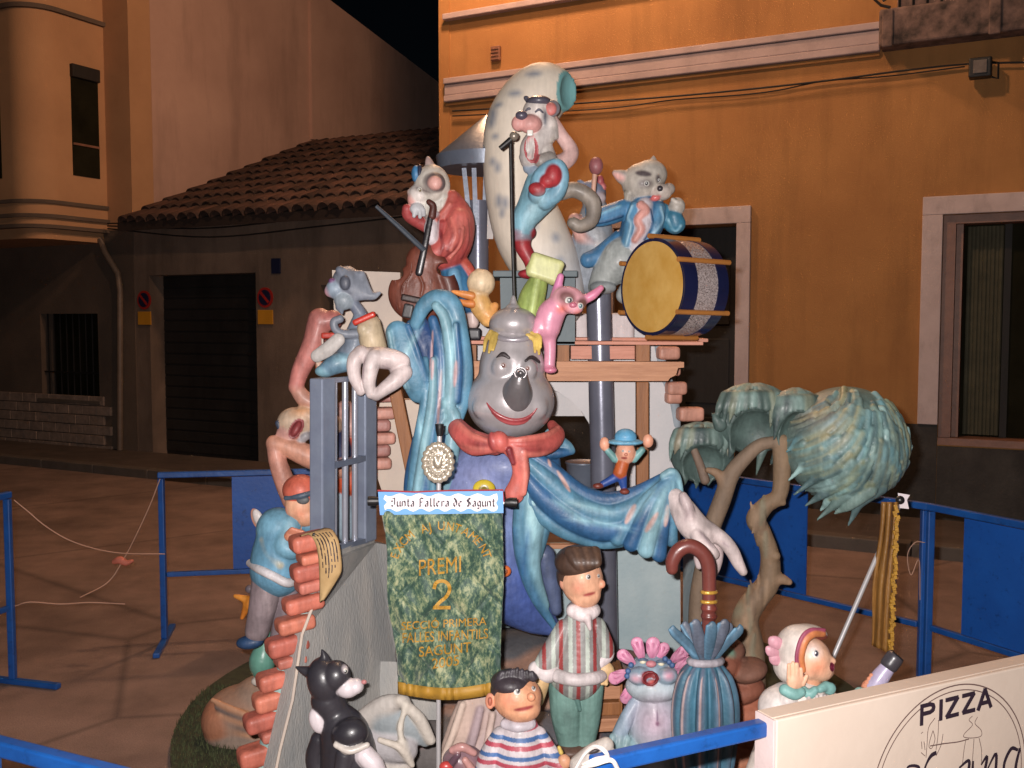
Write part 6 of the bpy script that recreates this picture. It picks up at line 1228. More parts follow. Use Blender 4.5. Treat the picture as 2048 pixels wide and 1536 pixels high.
for i, (tx, ty, td_, w_) in enumerate(((1348, 1258, 14, 11), (1392, 1246, 30, 13), (1424, 1250, 34, 12), (1448, 1246, 26, 13), (1478, 1256, 10, 10), (1372, 1250, -20, 12), (1412, 1246, -24, 14), (1456, 1252, -18, 12))):
    b = Sculpt(3.5, 2, 1.8); bx_ = cx + (tx - cx) * .25; b.C([(bx_, 1318, 8, td_ * .3), ((bx_ + tx) / 2, 1286, w_, td_ * .7), (tx, ty + 6, w_ * .9, td_), (tx + (tx - cx) * .03, ty - 6, 3, td_)], ((78, 110, 132), (92, 100, 116))[i % 2], fl=.45); b.C([(bx_ - 5, 1312, 2.5, td_ * .3 + 4), (tx - w_ * .8, ty + 2, 3, td_ + 2)], (110, 156, 186), k=2); b.build('frill', um, bl=3)
b = Sculpt(3.5, 2, 1.8); b.C([(cx + 31 * math.cos(a), 1322 + 6 * math.sin(a), 8, 30 * math.sin(a)) for a in [2 * math.pi * i / 14 for i in range(15)]], (170, 164, 172), n=1); b.build('tie_band', um)
h_ = Sculpt(3.5, 2, 1.8); HB = (112, 58, 52); h_.C([(1417, 1262, 13), (1418, 1160, 14), (1414, 1122, 15), (1398, 1100, 15), (1376, 1092, 15), (1356, 1102, 15), (1345, 1122, 14), (1344, 1138, 12)], HB, n=6); h_.E(1418, 1216, 17, 10, (120, 60, 52), rd=16); h_.E(1418, 1232, 17, 9, (104, 52, 46), rd=16); hh_ = h_.build('handle', um, 'gloss_paint')
for y in (1184, 1203):
    b = Sculpt(3.5, 1, 1.5); b.C([(1418 + 14 * math.cos(a), y + 2 * math.sin(a), 4, 14 * math.sin(a)) for a in [2 * math.pi * i / 12 for i in range(13)]], (206, 160, 70), n=1); b.build('gold_ring', hh_, 'metal_paint')
# ---- girl in a white bonnet with a bottle
gr = figure('bonnet_girl', 'girl figure in a white bonnet cupping her hand and lifting a flask', 'figure sculpture', 3.15, 1610, 1640)
s = Sculpt(3.15, 2.6, 2.0); WD = (214, 204, 196)
s.C([(1610, 1400, 46), (1612, 1450, 60), (1600, 1540, 74), (1580, 1640, 90)], WD); s.C([(1570, 1398, 34, 0), (1552, 1412, 36, 8), (1556, 1430, 30, 14), (1574, 1402, 22, 26)], (206, 198, 194)); s.C([(1655, 1402, 22, 4), (1690, 1412, 18, 6), (1722, 1392, 16, 8)], WD); s.C([(1640, 1392, 12, 28), (1648, 1420, 12, 30)], (196, 186, 180))
for x in (1618, 1634, 1650): s.C([(x, 1392, 4, 42), (x + 3, 1440, 5, 48)], (186, 174, 172), k=4)
s.C([(1540, 1480, 26, 10), (1520, 1560, 34, 10)], WD); s.build('dress', gr)
s = Sculpt(3.15, 3.5, 1.7); FS = (226, 178, 148)
s.E(1622, 1318, 40, 44, FS, rd=38); s.E(1640, 1336, 28, 28, FS, d=6, rd=26); s.C([(1620, 1350, 22), (1620, 1380, 22)], (220, 160, 126)); s.C([(1654, 1314, 8, 14), (1665, 1322, 7, 14)], FS); s.C([(1656, 1342, 8, 12), (1662, 1346, 5, 12)], FS)
s.E(1661, 1333, 5, 7, (120, 34, 60), d=18, rd=9, sub=True, rot=20); s.C([(1657, 1326, 4, 16), (1665, 1328, 3, 14), (1666, 1338, 3, 14), (1658, 1341, 4, 16)], (204, 120, 120), k=2); s.paint(1636, 1336, 14, 12, (222, 136, 102), d=40, rd=40, soft=1.3, amt=.8); s.paint(1630, 1304, 14, 12, (206, 204, 206), d=40, rd=30, soft=1, amt=.7); s.paint(1630, 1284, 10, 2.5, (190, 120, 110), d=40, rd=40, rot=12, soft=.7); s.build('head', gr, bl=4)
eye(gr, s, 1630, 1308, 8, iris=(50, 44, 60), look=(2.5, -1), asp=1.15)
b = Sculpt(3.15, 2.6, 1.8); b.E(1596, 1300, 46, 52, WD, d=-8, rd=48); b.E(1586, 1330, 40, 40, WD, d=-10, rd=44); b.E(1616, 1268, 38, 18, WD, d=-2, rd=40); b.E(1640, 1318, 40, 48, (120, 60, 50), d=34, rd=44, sub=True)
bb__ = b.build('bonnet', gr)
b = Sculpt(3.15, 3, 1.6); b.C([(1606, 1340, 6, 34), (1602, 1312, 7, 38), (1610, 1282, 8, 36), (1626, 1268, 8, 30), (1646, 1268, 6, 20)], (196, 120, 74)); b.C([(1598, 1344, 4, 36), (1593, 1314, 4, 40), (1602, 1278, 4, 38), (1620, 1260, 4, 32), (1648, 1260, 4, 20)], (150, 70, 96)); b.build('hair', gr)
for x, y, r_ in ((1552, 1286, 14), (1545, 1304, 12), (1552, 1320, 12)):
    b = Sculpt(3.15, 2, 1.6); b.C([(x + 12, y + 4, 5, 4), (x, y, r_, 6), (x - 8, y - 6, r_ * .6, 6)], (206, 150, 164), fl=.5); b.build('ribbon_loop', bb__)
b = Sculpt(3.15, 3, 1.7); b.C([(1600, 1374, 8, 24), (1618, 1388, 10, 36), (1630, 1380, 8, 36)], (126, 176, 172)); b.C([(1640, 1378, 8, 34), (1652, 1372, 10, 26)], (126, 176, 172)); b.E(1659, 1377, 13, 13, (126, 176, 172), d=26, rd=10); b.build('collar', gr)
b = Sculpt(3.15, 3, 1.6); b.E(1590, 1362, 17, 20, FS, d=40, rd=9); 
for (x0, y0, x1, y1) in ((1578, 1350, 1578, 1330), (1587, 1346, 1586, 1326), (1595, 1346, 1594, 1328), (1602, 1352, 1602, 1338), (1606, 1362, 1613, 1352)): b.C([(x0, y0 + 6, 5, 42), (x1, y1, 4, 42)], FS, k=1.5)
b.build('hand', gr)
b = Sculpt(3.15, 3, 1.6); b.C([(1570, 1380, 12, 40), (1588, 1388, 12, 44), (1602, 1384, 10, 42)], (126, 176, 172)); b.build('cuff', gr)
b = Sculpt(3.15, 3, 1.6); b.C([(1720, 1386, 12, 14), (1730, 1396, 13, 16), (1742, 1400, 11, 14)], (126, 176, 172)); b.build('cuff', gr)
b = Sculpt(3.15, 3, 1.6); b.E(1738, 1374, 15, 17, (220, 148, 116), d=10, rd=12, rot=-40)
for k in range(4): b.C([(1728 + k * 5, 1372 - k * 7, 5, 20), (1740 + k * 5, 1376 - k * 7, 5, 26), (1750 + k * 5, 1380 - k * 7, 4, 20)], (220, 148, 116), k=1.5)
b.C([(1745, 1388, 5, 18), (1758, 1374, 4, 22)], (220, 148, 116), k=1.5); b.build('hand', gr)
fk = figure('flask', 'lilac grey flask with a dark rim in the bonnet girl hand', 'flask', 3.13, 1745, 1390)
b = Sculpt(3.13, 3, 1.6); b.C([(1742, 1382, 17, 8), (1758, 1358, 18, 8), (1776, 1334, 15, 8), (1784, 1322, 16, 8)], (176, 168, 196), n=6); b.build('body', fk, 'gloss_paint')
b = Sculpt(3.13, 1, 1.4); b.C([(1780, 1328, 18, 8), (1788, 1317, 18, 8)], (62, 60, 66)); b.E(1796, 1308, 14, 14, (30, 30, 34), d=8, rd=14, sub=True); b.build('rim', fk, 'gloss_paint'); b = Sculpt(3.13, 1, 1.4); b.E(1789, 1318, 15, 9, (170, 180, 178), d=10, rd=13, rot=-38); b.build('stopper', fk, 'gloss_paint')
# ---- black and white cat
kc = figure('black_cat', 'glossy black and white cat sculpture sitting in front of the grey wall', 'cat sculpture', 3.42, 690, 1640)
s = Sculpt(3.42, 2.6, 2.1); BKc = (52, 50, 56); WC = (216, 206, 210)
s.E(650, 1362, 36, 50, BKc, rd=40, rot=14); s.E(672, 1352, 30, 32, BKc, d=10, rd=30); s.E(695, 1376, 24, 20, WC, d=16, rd=22); s.E(712, 1372, 16, 16, WC, d=14, rd=18); s.C([(622, 1345, 13), (606, 1340, 8), (592, 1334, 2.5)], BKc); s.C([(650, 1322, 12), (648, 1310, 7), (644, 1300, 2.5)], BKc)
s.C([(655, 1400, 34), (672, 1430, 32), (690, 1470, 50), (700, 1540, 60), (700, 1640, 66)], BKc, n=4); s.E(636, 1440, 18, 28, WC, d=14, rd=16, rot=14); s.E(700, 1468, 38, 32, (44, 42, 48), d=36, rd=30, rot=20); s.C([(672, 1490, 6, 60), (700, 1502, 7, 66), (734, 1490, 6, 56)], (206, 198, 190), k=3)
s.C([(690, 1510, 18, 50), (684, 1560, 18, 54), (680, 1630, 20, 56)], (60, 58, 64)); s.C([(730, 1510, 20, 40), (752, 1540, 20, 44), (760, 1620, 20, 44)], WC); s.C([(640, 1480, 20, -10), (632, 1520, 22, -14), (650, 1580, 22, -10)], BKc)
s.paint(690, 1340, 8, 12, WC, d=40, rd=30, rot=20, soft=.4); s.build('body', kc, 'gloss_paint', bl=2.5)
b = Sculpt(3.42, 2, 1.6); b.E(728, 1364, 6, 5, (196, 130, 130), d=s.on(724, 1366, 0), rd=5); b.build('nose', kc, 'gloss_paint')
eye(kc, s, 690, 1342, 6, iris=(40, 44, 40), look=(1, 1))
# ---- crumpled rags, cloth and pot in the foreground
def rag(name, label, cat, D_, folds_, base, res=2.3, k=9.0):
    o = figure(name, label, cat, D_, *base); s_ = Sculpt(D_, k, res)
    for pts, c_, fl_ in folds_: s_.C(pts, c_, fl=fl_)
    s_.build('cloth_body', o, 'matte_paint', bl=7); return o
rag('crumpled_cloth', 'crumpled grey white cloth beside the black cat', 'cloth', 3.6, [([(720, 1450, 26, 0), (770, 1412, 22, 10), (810, 1400, 10, 14)], (176, 170, 164), .8), ([(770, 1440, 30, 6), (820, 1450, 30, 0), (850, 1480, 14, 0)], (140, 148, 152), .8), ([(800, 1400, 9, 22), (838, 1436, 12, 20), (862, 1480, 10, 10)], (196, 188, 178), 1), ([(700, 1500, 40, 0), (760, 1490, 36, 10), (810, 1500, 26, 20)], (170, 166, 168), .8), ([(740, 1530, 40, 0), (800, 1550, 30, 10)], (186, 178, 170), .8), ([(812, 1410, 5, 30), (800, 1460, 6, 34), (812, 1500, 5, 34)], (206, 198, 186), 1), ([(760, 1480, 6, 44), (800, 1496, 7, 44), (824, 1530, 6, 34)], (206, 196, 184), 1)], (780, 1600))
rag('draped_cloth', 'pale draped cloth falling behind the short doll', 'cloth', 3.75, [([(955, 1398, 34, 0), (935, 1450, 38, 0), (905, 1520, 30, 0), (890, 1580, 26, 0)], (196, 172, 160), .6), ([(985, 1410, 30, 0), (980, 1480, 40, -4), (960, 1560, 50, -4)], (186, 166, 164), .6), ([(925, 1410, 7, 22), (905, 1470, 7, 24), (880, 1530, 6, 20)], (214, 192, 178), 1), ([(960, 1420, 7, 24), (945, 1480, 9, 26), (920, 1550, 8, 22)], (176, 156, 160), 1), ([(985, 1430, 6, 24), (972, 1500, 8, 30), (955, 1560, 7, 30)], (206, 182, 172), 1)], (930, 1640))
pt_ = figure('mauve_pot', 'round mauve glazed lump with a red spot beside the banner pole', 'pot', 3.4, 915, 1600)
s = Sculpt(3.4, 2.6, 2.2); s.E(926, 1520, 42, 30, (132, 104, 112), rd=36); s.C([(905, 1500, 8, 30), (925, 1494, 9, 34), (948, 1506, 7, 30)], (186, 138, 134)); s.C([(900, 1530, 8, 32), (915, 1510, 7, 38)], (96, 72, 84)); s.C([(930, 1520, 7, 40), (945, 1540, 8, 36)], (196, 146, 140)); s.build('body', pt_, 'gloss_paint', bl=8)
b = Sculpt(3.4, 2, 1.8); b.E(892, 1534, 14, 12, (196, 70, 66), d=36, rd=10); b.build('red_spot', pt_, 'gloss_paint')
cr_ = figure('wooden_crate', 'small wooden crate with slats behind the tall doll', 'crate', 4.0, 1215, 1440)
for i in range(4):
    m = MB(); c = P(1212, 1345 + i * 32, 3.98); m.obox(c, (.055, .006, 0), (0, .05, 0), (0, 0, .027), .004); m.build('slat', 'beam_wood' if i % 2 else 'post_wood', cr_)
for x in (1188, 1238):
    m = MB(); m.obox(P(x, 1392, 4.0), (.008, 0, 0), (0, .058, 0), (0, 0, .13), .003); m.build('upright', 'post_wood', cr_)
sh_ = figure('white_shoe', 'white sneaker with a loose lace behind the near rail end', 'shoe', 3.2, 1200, 1560)
s = Sculpt(3.2, 2.6, 1.9); s.C([(1160, 1530, 22), (1190, 1510, 24), (1212, 1490, 16)], (206, 198, 190)); s.C([(1150, 1548, 10, 10), (1200, 1536, 11, 14), (1226, 1506, 9, 6)], (150, 146, 144), k=2); s.E(1188, 1500, 14, 6, (70, 60, 62), d=16, rd=10, rot=20, k=2); s.build('body', sh_)
# ---- step boxes behind the banner
bx1 = figure('grey_step', 'grey stone step between the slanted wall and the banner', 'step', 4.2, 770, 1420)
m = MB(); m.hexa([P(735, 1440, 4.2), P(880, 1440, 4.1), P(880, 1440, 4.5), P(735, 1440, 4.6), P(735, 1322, 4.2), P(880, 1326, 4.1), P(880, 1326, 4.5), P(735, 1322, 4.6)]); m.build('block', 'plaster_grey', bx1)
m = MB(); m.hexa([P(740, 1320, 4.3), P(840, 1322, 4.3), P(840, 1322, 4.6), P(740, 1320, 4.6), P(742, 1296, 4.3), P(835, 1298, 4.3), P(835, 1298, 4.6), P(742, 1296, 4.6)]); m.build('slab', 'stone', bx1)
# ================================================================== left climbers, tree, gold banner
# ---- man in the blue tunic
mn = figure('blue_tunic_man', 'man figure in a pale blue tunic and coral cap reading beside the bricks', 'figure sculpture', 4.15, 540, 1300)
s = Sculpt(4.15, 2.6, 2.0)
s.E(556, 1060, 44, 46, (112, 160, 184), rd=42); s.C([(560, 1080, 48), (556, 1115, 54), (556, 1138, 56)], (106, 156, 184), n=4); s.C([(580, 1050, 22, 14), (566, 1090, 22, 34), (590, 1100, 17, 38), (606, 1080, 13, 38)], (118, 168, 192)); s.C([(620, 1050, 20, -6), (650, 1070, 16, 0)], (106, 156, 184)); s.C([(530, 1080, 9, 30), (540, 1110, 11, 38), (560, 1130, 8, 46)], (206, 190, 150), k=2)
s.paint(575, 1060, 10, 24, (160, 198, 212), d=50, rd=30, soft=1.2, amt=.7); s.build('tunic', mn, bl=4)
s = Sculpt(4.15, 2, 1.9); s.C([(500, 1126, 8, 4), (518, 1138, 9, 46), (546, 1152, 9, 60), (578, 1166, 9, 56), (606, 1150, 8, 20)], (214, 208, 210)); s.build('fur_trim', mn)
s = Sculpt(4.15, 2.6, 1.9); s.E(602, 1010, 32, 40, SKN, rd=32); s.E(612, 1030, 26, 24, (226, 168, 134), d=4, rd=24); s.E(580, 1018, 9, 13, (220, 130, 110), d=14, rd=8); s.C([(628, 1012, 6, 8), (636, 1018, 5, 8)], SKN); s.C([(590, 1040, 20), (586, 1055, 20)], SKN); s.paint(600, 1030, 12, 10, (228, 140, 110), d=40, rd=30, soft=1.2, amt=.6); s.build('head', mn)
b = Sculpt(4.15, 3, 1.9); b.E(601, 980, 36, 32, (206, 104, 84), rd=36); b.build('cap', mn)
b = Sculpt(4.15, 2, 1.7); b.C([(572, 996, 5, 24), (600, 992, 6, 34), (630, 984, 5, 24)], (70, 84, 100)); b.E(606, 1000, 13, 9, (96, 98, 100), d=30, rd=6); b.build('goggles', mn)
b = Sculpt(4.15, 2.5, 1.6); b.E(582, 1072, 14, 12, (226, 150, 118), d=48, rd=10); 
for k in range(4): b.C([(576 + k * 6, 1066, 5, 52), (584 + k * 7, 1058 + k * 2, 4, 56), (592 + k * 6, 1062 + k * 3, 3.5, 54)], (224, 144, 116), k=1.2)
b.build('hand', mn)
s = Sculpt(4.15, 2.6, 2.1); s.C([(536, 1152, 32, 10), (526, 1210, 28, 14), (514, 1262, 24, 16)], (150, 134, 138)); s.C([(578, 1170, 26, -10), (568, 1230, 22, -14), (556, 1282, 18, -14)], (138, 124, 130)); s.paint(530, 1190, 8, 50, (186, 168, 170), d=50, rd=30, rot=8, soft=1.3, amt=.6); s.build('trousers', mn)
s = Sculpt(4.15, 3, 1.8); s.E(500, 1284, 28, 14, (46, 74, 112), d=22, rd=18, rot=6); s.C([(508, 1268, 16, 16), (512, 1274, 15, 16)], (60, 90, 120)); s.build('shoe', mn)
s = Sculpt(4.15, 2, 1.8); s.E(516, 1040, 12, 26, (206, 150, 130), d=-6, rd=6, rot=24); s.E(518, 1038, 10, 22, (206, 198, 196), d=0, rd=6, rot=24); s.build('paddle', mn)
# ---- parchment lying over the wall
pr = figure('parchment', 'curled parchment with rows of writing hanging over the brick wall', 'parchment', 3.62, 640, 1200)
ctl = [((598, 1078), (680, 1100), 3.66), ((612, 1064), (676, 1064), 3.60), ((630, 1078), (682, 1090), 3.56), ((638, 1110), (684, 1124), 3.55), ((640, 1150), (680, 1158), 3.55), ((640, 1178), (664, 1176), 3.56), ((642, 1206), (650, 1196), 3.57)]
ctl = [((600, 1074), (650, 1058), 3.66), ((618, 1070), (664, 1062), 3.61), ((632, 1086), (676, 1082), 3.57), ((638, 1112), (681, 1112), 3.56), ((640, 1142), (682, 1140), 3.555), ((641, 1172), (672, 1160), 3.56), ((642, 1204), (648, 1196), 3.565)]
rows = spline([(a[0], a[1], b[0], b[1], d_) for a, b, d_ in ctl], 5); V = []; nn_ = 10
for r_ in rows:
    for k in range(nn_ + 1):
        f = k / nn_; V.append(P(r_[0] + (r_[2] - r_[0]) * f, r_[1] + (r_[3] - r_[1]) * f, r_[4] - .012 * math.sin(math.pi * f)))
Fs = [(j * (nn_ + 1) + i, j * (nn_ + 1) + i + 1, (j + 1) * (nn_ + 1) + i + 1, (j + 1) * (nn_ + 1) + i) for j in range(len(rows) - 1) for i in range(nn_)]
po = mk('sheet', V, Fs, flat_mat('parchment', (186, 156, 110), .8, rgb2=(166, 134, 90), scale=9), pr, smooth=True); po.modifiers.new('thick', 'SOLIDIFY').thickness = .006
for c in range(6):
    f = (c + 1) / 7; j0, j1 = 5, len(rows) - 8 - abs(c - 2) * 2; mm = MB()
    for j in range(j0, j1):
        if random.random() < .22: continue
        def q(jj, off): r_ = rows[jj]; ff = f + off; return P(r_[0] + (r_[2] - r_[0]) * ff, r_[1] + (r_[3] - r_[1]) * ff, r_[4] - .012 * math.sin(math.pi * ff) - .012)
        w_ = .018 + .016 * random.random(); mm.add([q(j, -w_), q(j, w_), q(j + 1, w_), q(j + 1, -w_)], [(0, 1, 2, 3)])
    mm.build('writing_line', 'ink', pr)
for jj, f in ((6, .15), (len(rows) - 4, .4)):
    r_ = rows[jj]; b = Sculpt(r_[4] - .012, 1, 1.4); b.E(r_[0] + (r_[2] - r_[0]) * f, r_[1] + (r_[3] - r_[1]) * f, 4, 6, (40, 34, 32), rd=3); b.build('nail', pr)
# ---- prisoners' arms and old man behind the gate
om = figure('bearded_prisoner', 'bald bearded figure with bent pink limbs behind the barred gate', 'figure sculpture', 4.45, 600, 1000)
s = Sculpt(4.45, 2.6, 2.2); FL = (206, 146, 128)
s.E(590, 846, 36, 32, (206, 180, 156), rd=32); s.C([(612, 830, 24), (640, 842, 22), (660, 850, 24)], (204, 172, 146)); s.E(576, 862, 22, 16, (200, 150, 140), d=14, rd=16); s.E(592, 858, 8, 18, (150, 70, 72), d=30, rd=14, rot=-30, sub=True); s.C([(560, 868, 8, 18), (574, 876, 8, 20), (592, 872, 7, 20)], (206, 150, 138)); s.C([(610, 872, 10, 14), (600, 882, 8, 16)], (160, 156, 160))
s.C([(548, 888, 15, 20), (556, 925, 18, 20), (570, 965, 20, 16), (584, 1000, 20, 10)], FL); s.C([(548, 886, 16, 20), (580, 896, 20, 16), (625, 915, 24, 10), (680, 930, 26, 0)], (214, 154, 130))
s.C([(640, 640, 24, 0), (626, 690, 22, 4), (602, 740, 18, 6), (592, 772, 15, 8)], (196, 124, 116)); s.C([(592, 776, 14, 8), (612, 800, 17, 2), (650, 815, 20, -6)], (204, 150, 132)); s.C([(640, 645, 20, 4), (665, 640, 20, 0)], (196, 120, 114)); s.C([(652, 870, 36, -10), (670, 905, 40, -14)], (44, 50, 80)); s.C([(690, 900, 34, -30), (700, 960, 34, -30)], (196, 84, 52)); s.C([(690, 1000, 26, -30), (690, 1060, 26, -30)], (150, 170, 184)); s.C([(700, 850, 26, -24), (690, 820, 20, -24)], (206, 160, 150))
s.paint(600, 822, 20, 8, (224, 160, 110), d=30, rd=30, soft=1.2, amt=.7); s.build('body', om, bl=4)
b = Sculpt(4.45, 2, 1.6); b.C([(556, 846, 6, 16), (560, 858, 5, 18)], (60, 70, 90)); b.build('spectacles', om)
fs = figure('orange_fish', 'small orange fish shape behind the tunic man legs', 'fish sculpture', 4.5, 500, 1230)
s = Sculpt(4.5, 3, 2); s.E(505, 1208, 20, 18, (222, 138, 48), rd=14); s.C([(490, 1198, 8), (470, 1192, 4)], (226, 146, 56)); s.C([(492, 1218, 8), (484, 1236, 4)], (214, 126, 44)); s.E(555, 1205, 16, 26, (206, 140, 60), d=-10, rd=14); s.build('body', fs); b = Sculpt(4.5, 2, 1.6); b.E(500, 1178, 10, 9, (110, 100, 108), rd=9); b.build('fin', fs)
gb3 = figure('green_bottle', 'green glazed pear shaped bottle behind the lower bricks', 'bottle', 4.3, 525, 1400)
b = Sculpt(4.3, 2.6, 2); b.C([(530, 1272, 14), (528, 1300, 20), (524, 1325, 26), (526, 1350, 16), (530, 1370, 10)], (104, 156, 140)); b.build('body', gb3, 'gloss_paint'); b = Sculpt(4.3, 2, 2); b.E(516, 1362, 14, 10, (206, 196, 186), rd=12); b.build('foot', gb3)
# ---- sculpted tree
te = figure('carved_tree', 'sculpted tree with wavy brown trunk and feathery blue green crown', 'tree sculpture', 4.5, 1495, 1480)
s = Sculpt(4.5, 6, 2.6); TK = (140, 116, 92)
s.C([(1486, 1460, 50), (1496, 1380, 36), (1498, 1300, 31), (1490, 1240, 27), (1510, 1200, 25), (1536, 1165, 23), (1540, 1112, 19), (1526, 1066, 17), (1512, 1038, 20), (1532, 1010, 17), (1558, 990, 16), (1564, 940, 18), (1562, 885, 18)], TK, n=5)
s.C([(1545, 1160, 12, 8), (1562, 1158, 11, 10), (1578, 1164, 7, 10)], (160, 130, 104)); s.E(1551, 1112, 10, 10, (150, 124, 98), d=16, rd=9); s.C([(1556, 1000, 9, 6), (1566, 1006, 6, 8)], TK)
s.C([(1395, 1290, 20, -16), (1396, 1200, 18, -16), (1408, 1130, 18, -14), (1422, 1060, 18, -12), (1444, 1000, 18, -8), (1462, 950, 17, -4), (1490, 915, 15, 0), (1520, 890, 13, 4), (1550, 884, 12, 4)], (132, 112, 94), n=5); s.C([(1452, 975, 12, -4), (1436, 948, 10, -6), (1416, 940, 6, -8)], (146, 118, 94)); s.C([(1410, 960, 10, -20), (1400, 930, 9, -24), (1388, 900, 8, -24)], (126, 106, 92))
for i in range(46):
    y = random.uniform(1010, 1420); x = 1495 + (20 if y < 1200 else 0) + random.uniform(-18, 18); dd = s.on(x, y, -2); 
    if dd > 5: s.C([(x, y - 22, 2.5, s.on(x, y - 20, -1)), (x + random.uniform(-5, 5), y, 3.5, dd), (x + random.uniform(-6, 6), y + 24, 2, s.on(x, y + 20, -1))], random.choice([(112, 92, 76), (166, 138, 112), (132, 132, 112)]), k=3)
s.paint(1465, 1220, 16, 18, (132, 152, 132), d=40, rd=50, soft=1); s.build('trunk', te, 'matte_paint', bl=6)
def crown(cx_, cy_, rx, ry, d0, rd, strands, pal, under=None, name='crown', res=2.6, cut=None):
    s_ = Sculpt(4.5, 3.0, res); s_.E(cx_, cy_, rx, ry, pal[0], d=d0, rd=rd)
    for pts, w_, c_ in strands: s_.C([(x, y, w_ * (1 - .86 * i / (len(pts) - 1)), d_) for i, (x, y, d_) in enumerate(pts)], c_, n=3, k=1.4, fl=.8)
    if cut:
        for a in cut: s_.E(*a[:4], pal[-1], d=a[4], rd=a[5], sub=True)
    return s_
# big ball: strands comb from the crown's top right down to the left
PAL = [(112, 138, 134), (134, 172, 170), (146, 160, 136), (100, 126, 128), (152, 186, 184), (166, 168, 136), (112, 156, 164), (94, 122, 124), (126, 152, 146)]
bx_, by_, BRX, BRY, BRD = 1690, 890, 122, 118, 105
st = []
rr = random.Random(5)
for i in range(330):
    a = rr.uniform(0, 6.283); q_ = math.sqrt(rr.uniform(0, .96)); x, y = bx_ + BRX * q_ * math.cos(a), by_ - BRY * q_ * math.sin(a); pts = []
    L_ = rr.uniform(11, 19)
    for k in range(6):
        rx_, ry_ = (x - bx_) / BRX, (y - by_) / BRY; q2 = rx_ * rx_ + ry_ * ry_
        if q2 > 1.06: break
        pts.append((x, y, BRD * math.sqrt(max(0, 1 - q2)) + 1)); g_ = min(1, max(0, (rx_ + .55) * .85)); up_ = max(0, -ry_ - .35)
        dx_, dy_ = -.85 * (1 - g_) + .22 * g_ - up_ * .9 * (1 - g_) + up_ * g_ * 1.2, .5 + .45 * g_; n__ = math.hypot(dx_, dy_); x += dx_ / n__ * L_; y += dy_ / n__ * L_
    pts = [(1024 + (x_ - 1024) / (1 - d_ / F), 640 + (y_ - 640) / (1 - d_ / F), d_) for x_, y_, d_ in pts]
    if len(pts) >= 3: st.append((pts, rr.uniform(4, 7.5), rr.choice(PAL)))
for (x0, y0, x1, y1, d_) in ((1620, 920, 1576, 962, 40), (1640, 950, 1588, 990, 50), (1650, 985, 1610, 1012, 40), (1680, 1000, 1634, 1040, 44), (1700, 1010, 1668, 1028, 50), (1720, 1005, 1696, 1052, 40), (1600, 880, 1572, 905, 30), (1606, 860, 1582, 872, 20), (1660, 1000, 1640, 1022, 20), (1600, 905, 1570, 930, 10)):
    st.append(([(x0 + 40, y0 - 30, d_ + 30), (x0, y0, d_ + 14), ((x0 + x1) / 2, (y0 + y1) / 2, d_ + 4), (x1, y1, d_)], 15, rr.choice(PAL)))
s_ = crown(bx_, by_, BRX, BRY, 0, BRD, st, PAL); s_.paint(1630, 830, 40, 26, (176, 132, 100), d=60, rd=90, soft=1.5, amt=.35); s_.build('crown', te, bl=3)  # orange lamp highlight on the upper left, painted into the crown colour
def small_crown(cx_, cy_, rx, ry, d0, spikes, dark, light, nstr=26):
    st_ = []
    for i in range(nstr):
        a = rr.uniform(.25, 2.9); st_.append(([(cx_ + rx * .2 * math.cos(a), cy_ - ry * .95 + 3, d0 + 10), (cx_ + rx * .7 * math.cos(a), cy_ - ry * .78, d0 + 22 * math.sin(a) + 6), (cx_ + rx * .98 * math.cos(a), cy_ - ry * .4 + rr.uniform(-5, 14), d0 + 30 * math.sin(a))], rr.uniform(5, 8), rr.choice(light)))
    for i in range(11):
        f = -.9 + 1.8 * i / 10; x = cx_ + rx * f; dd = d0 + 34 * math.sqrt(1 - f * f * .9); st_.append(([(x * .8 + cx_ * .2, cy_ - ry * .62, dd - 4), (x, cy_ - ry * .3, dd + 4), (x - 7 + rr.uniform(-4, 4), cy_ - ry * .05 + rr.uniform(-6, 24), dd)], 13, rr.choice(light + dark)))
    for x0, y0, x1, y1, d_ in spikes: st_.append(([(x0, y0, d_), ((x0 + x1) / 2, (y0 + y1) / 2, d_ + 3), (x1, y1, d_)], 14, rr.choice(dark)))
    s2 = crown(cx_, cy_, rx, ry, d0 - 10, 42, st_, dark); s2.E(cx_ + 6, cy_ + ry * .55, rx * .75, ry * .8, dark[0], d=d0 + 44, rd=46, sub=True); return s2.build('crown', te, bl=3)
DK = [(84, 104, 100), (96, 116, 110), (76, 94, 94)]; LT = [(142, 152, 134), (120, 142, 136), (156, 150, 130), (132, 158, 152)]
small_crown(1506, 838, 76, 72, -10, ((1470, 880, 1458, 918, 0), (1440, 850, 1424, 826, 10), (1500, 890, 1496, 930, -6), (1530, 880, 1512, 950, -10), (1560, 900, 1540, 930, -10)), DK, LT)
small_crown(1592, 842, 52, 66, 0, ((1566, 870, 1556, 900, 10), (1580, 890, 1570, 930, 0), (1590, 930, 1566, 976, -16), (1560, 820, 1548, 880, 26), (1584, 820, 1562, 850, 30)), DK, LT, 18)
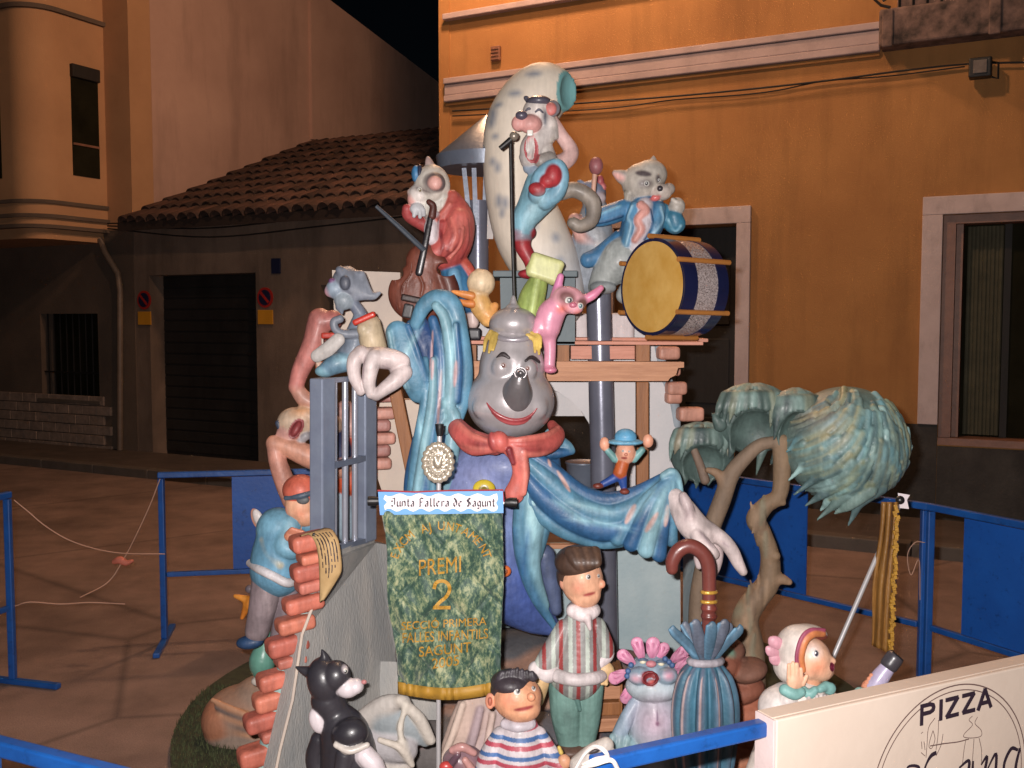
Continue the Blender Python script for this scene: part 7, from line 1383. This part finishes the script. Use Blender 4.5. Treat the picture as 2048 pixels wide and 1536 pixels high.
small_crown(1404, 906, 66, 62, -40, ((1372, 940, 1368, 972, -34), (1396, 945, 1392, 976, -34), (1420, 945, 1416, 972, -34), (1440, 930, 1448, 944, -34), (1430, 880, 1458, 936, -30)), DK, LT, 16)
# ---- gold banner leaning on the right
gbn = figure('gold_banner', 'narrow folded gold brown banner on a slanted pole at right', 'banner', 3.9, 1660, 1400)
m = MB(); m.tube([P(1612, 1440, 3.75), P(1806, 992, 4.0)], .0095, 12); m.build('pole', 'pole_white', gbn, smooth=True)
V = []; nu, nv = 24, 40
for j in range(nv + 1):
    v = j / nv; xl = 1764 - 24 * v ** .8 + 3 * math.sin(v * 8); xr = 1797 - 12 * v; y0 = 1004 + 300 * v
    for i in range(nu + 1):
        u = i / nu; V.append(P(xl + (xr - xl) * u, y0 + (20 * u - 14) * v * (1 if v < .99 else 1), 3.95 - .05 * math.sin(u * 3 + .3) - .012 * math.sin(u * 16 + v * 3)))
Q = np.array([(j * (nu + 1) + i, j * (nu + 1) + i + 1, (j + 1) * (nu + 1) + i + 1, (j + 1) * (nu + 1) + i) for j in range(nv) for i in range(nu)])
gc_ = mk('cloth', np.array([tuple(v) for v in V]), Q, flat_mat('gold_cloth', (150, 108, 54), .42, rgb2=(112, 76, 34), scale=7, stretch=(5, 5, 1), bump=.3), gbn, smooth=True); gc_.modifiers.new('thick', 'SOLIDIFY').thickness = .004
mm = MB(); rn_ = random.Random(3)
for j in range(70):
    v = j / 70; x = 1797 - 12 * v - 4; p = P(x + rn_.uniform(-4, 4), 1008 + 300 * v + 5, 3.89 - rn_.uniform(0, .01)); mm.obox(p, (.006, 0, .002), (0, .005, 0), (-.002, 0, .007))
tag(mm.build('fringe', 'gold_thread', gbn), kind='stuff')
b = Sculpt(3.95, 1, 1.8); b.E(1800, 1000, 9, 9, (30, 28, 30), rd=9); b.build('pole_cap', gbn, 'gloss_paint')
m = MB(); m.prism([P(x, y, 3.97) for x, y in ((1796, 986), (1820, 990), (1814, 1000), (1818, 1018), (1800, 1016))], (0, .004, 0)); m.build('tag', 'white_card', gbn)
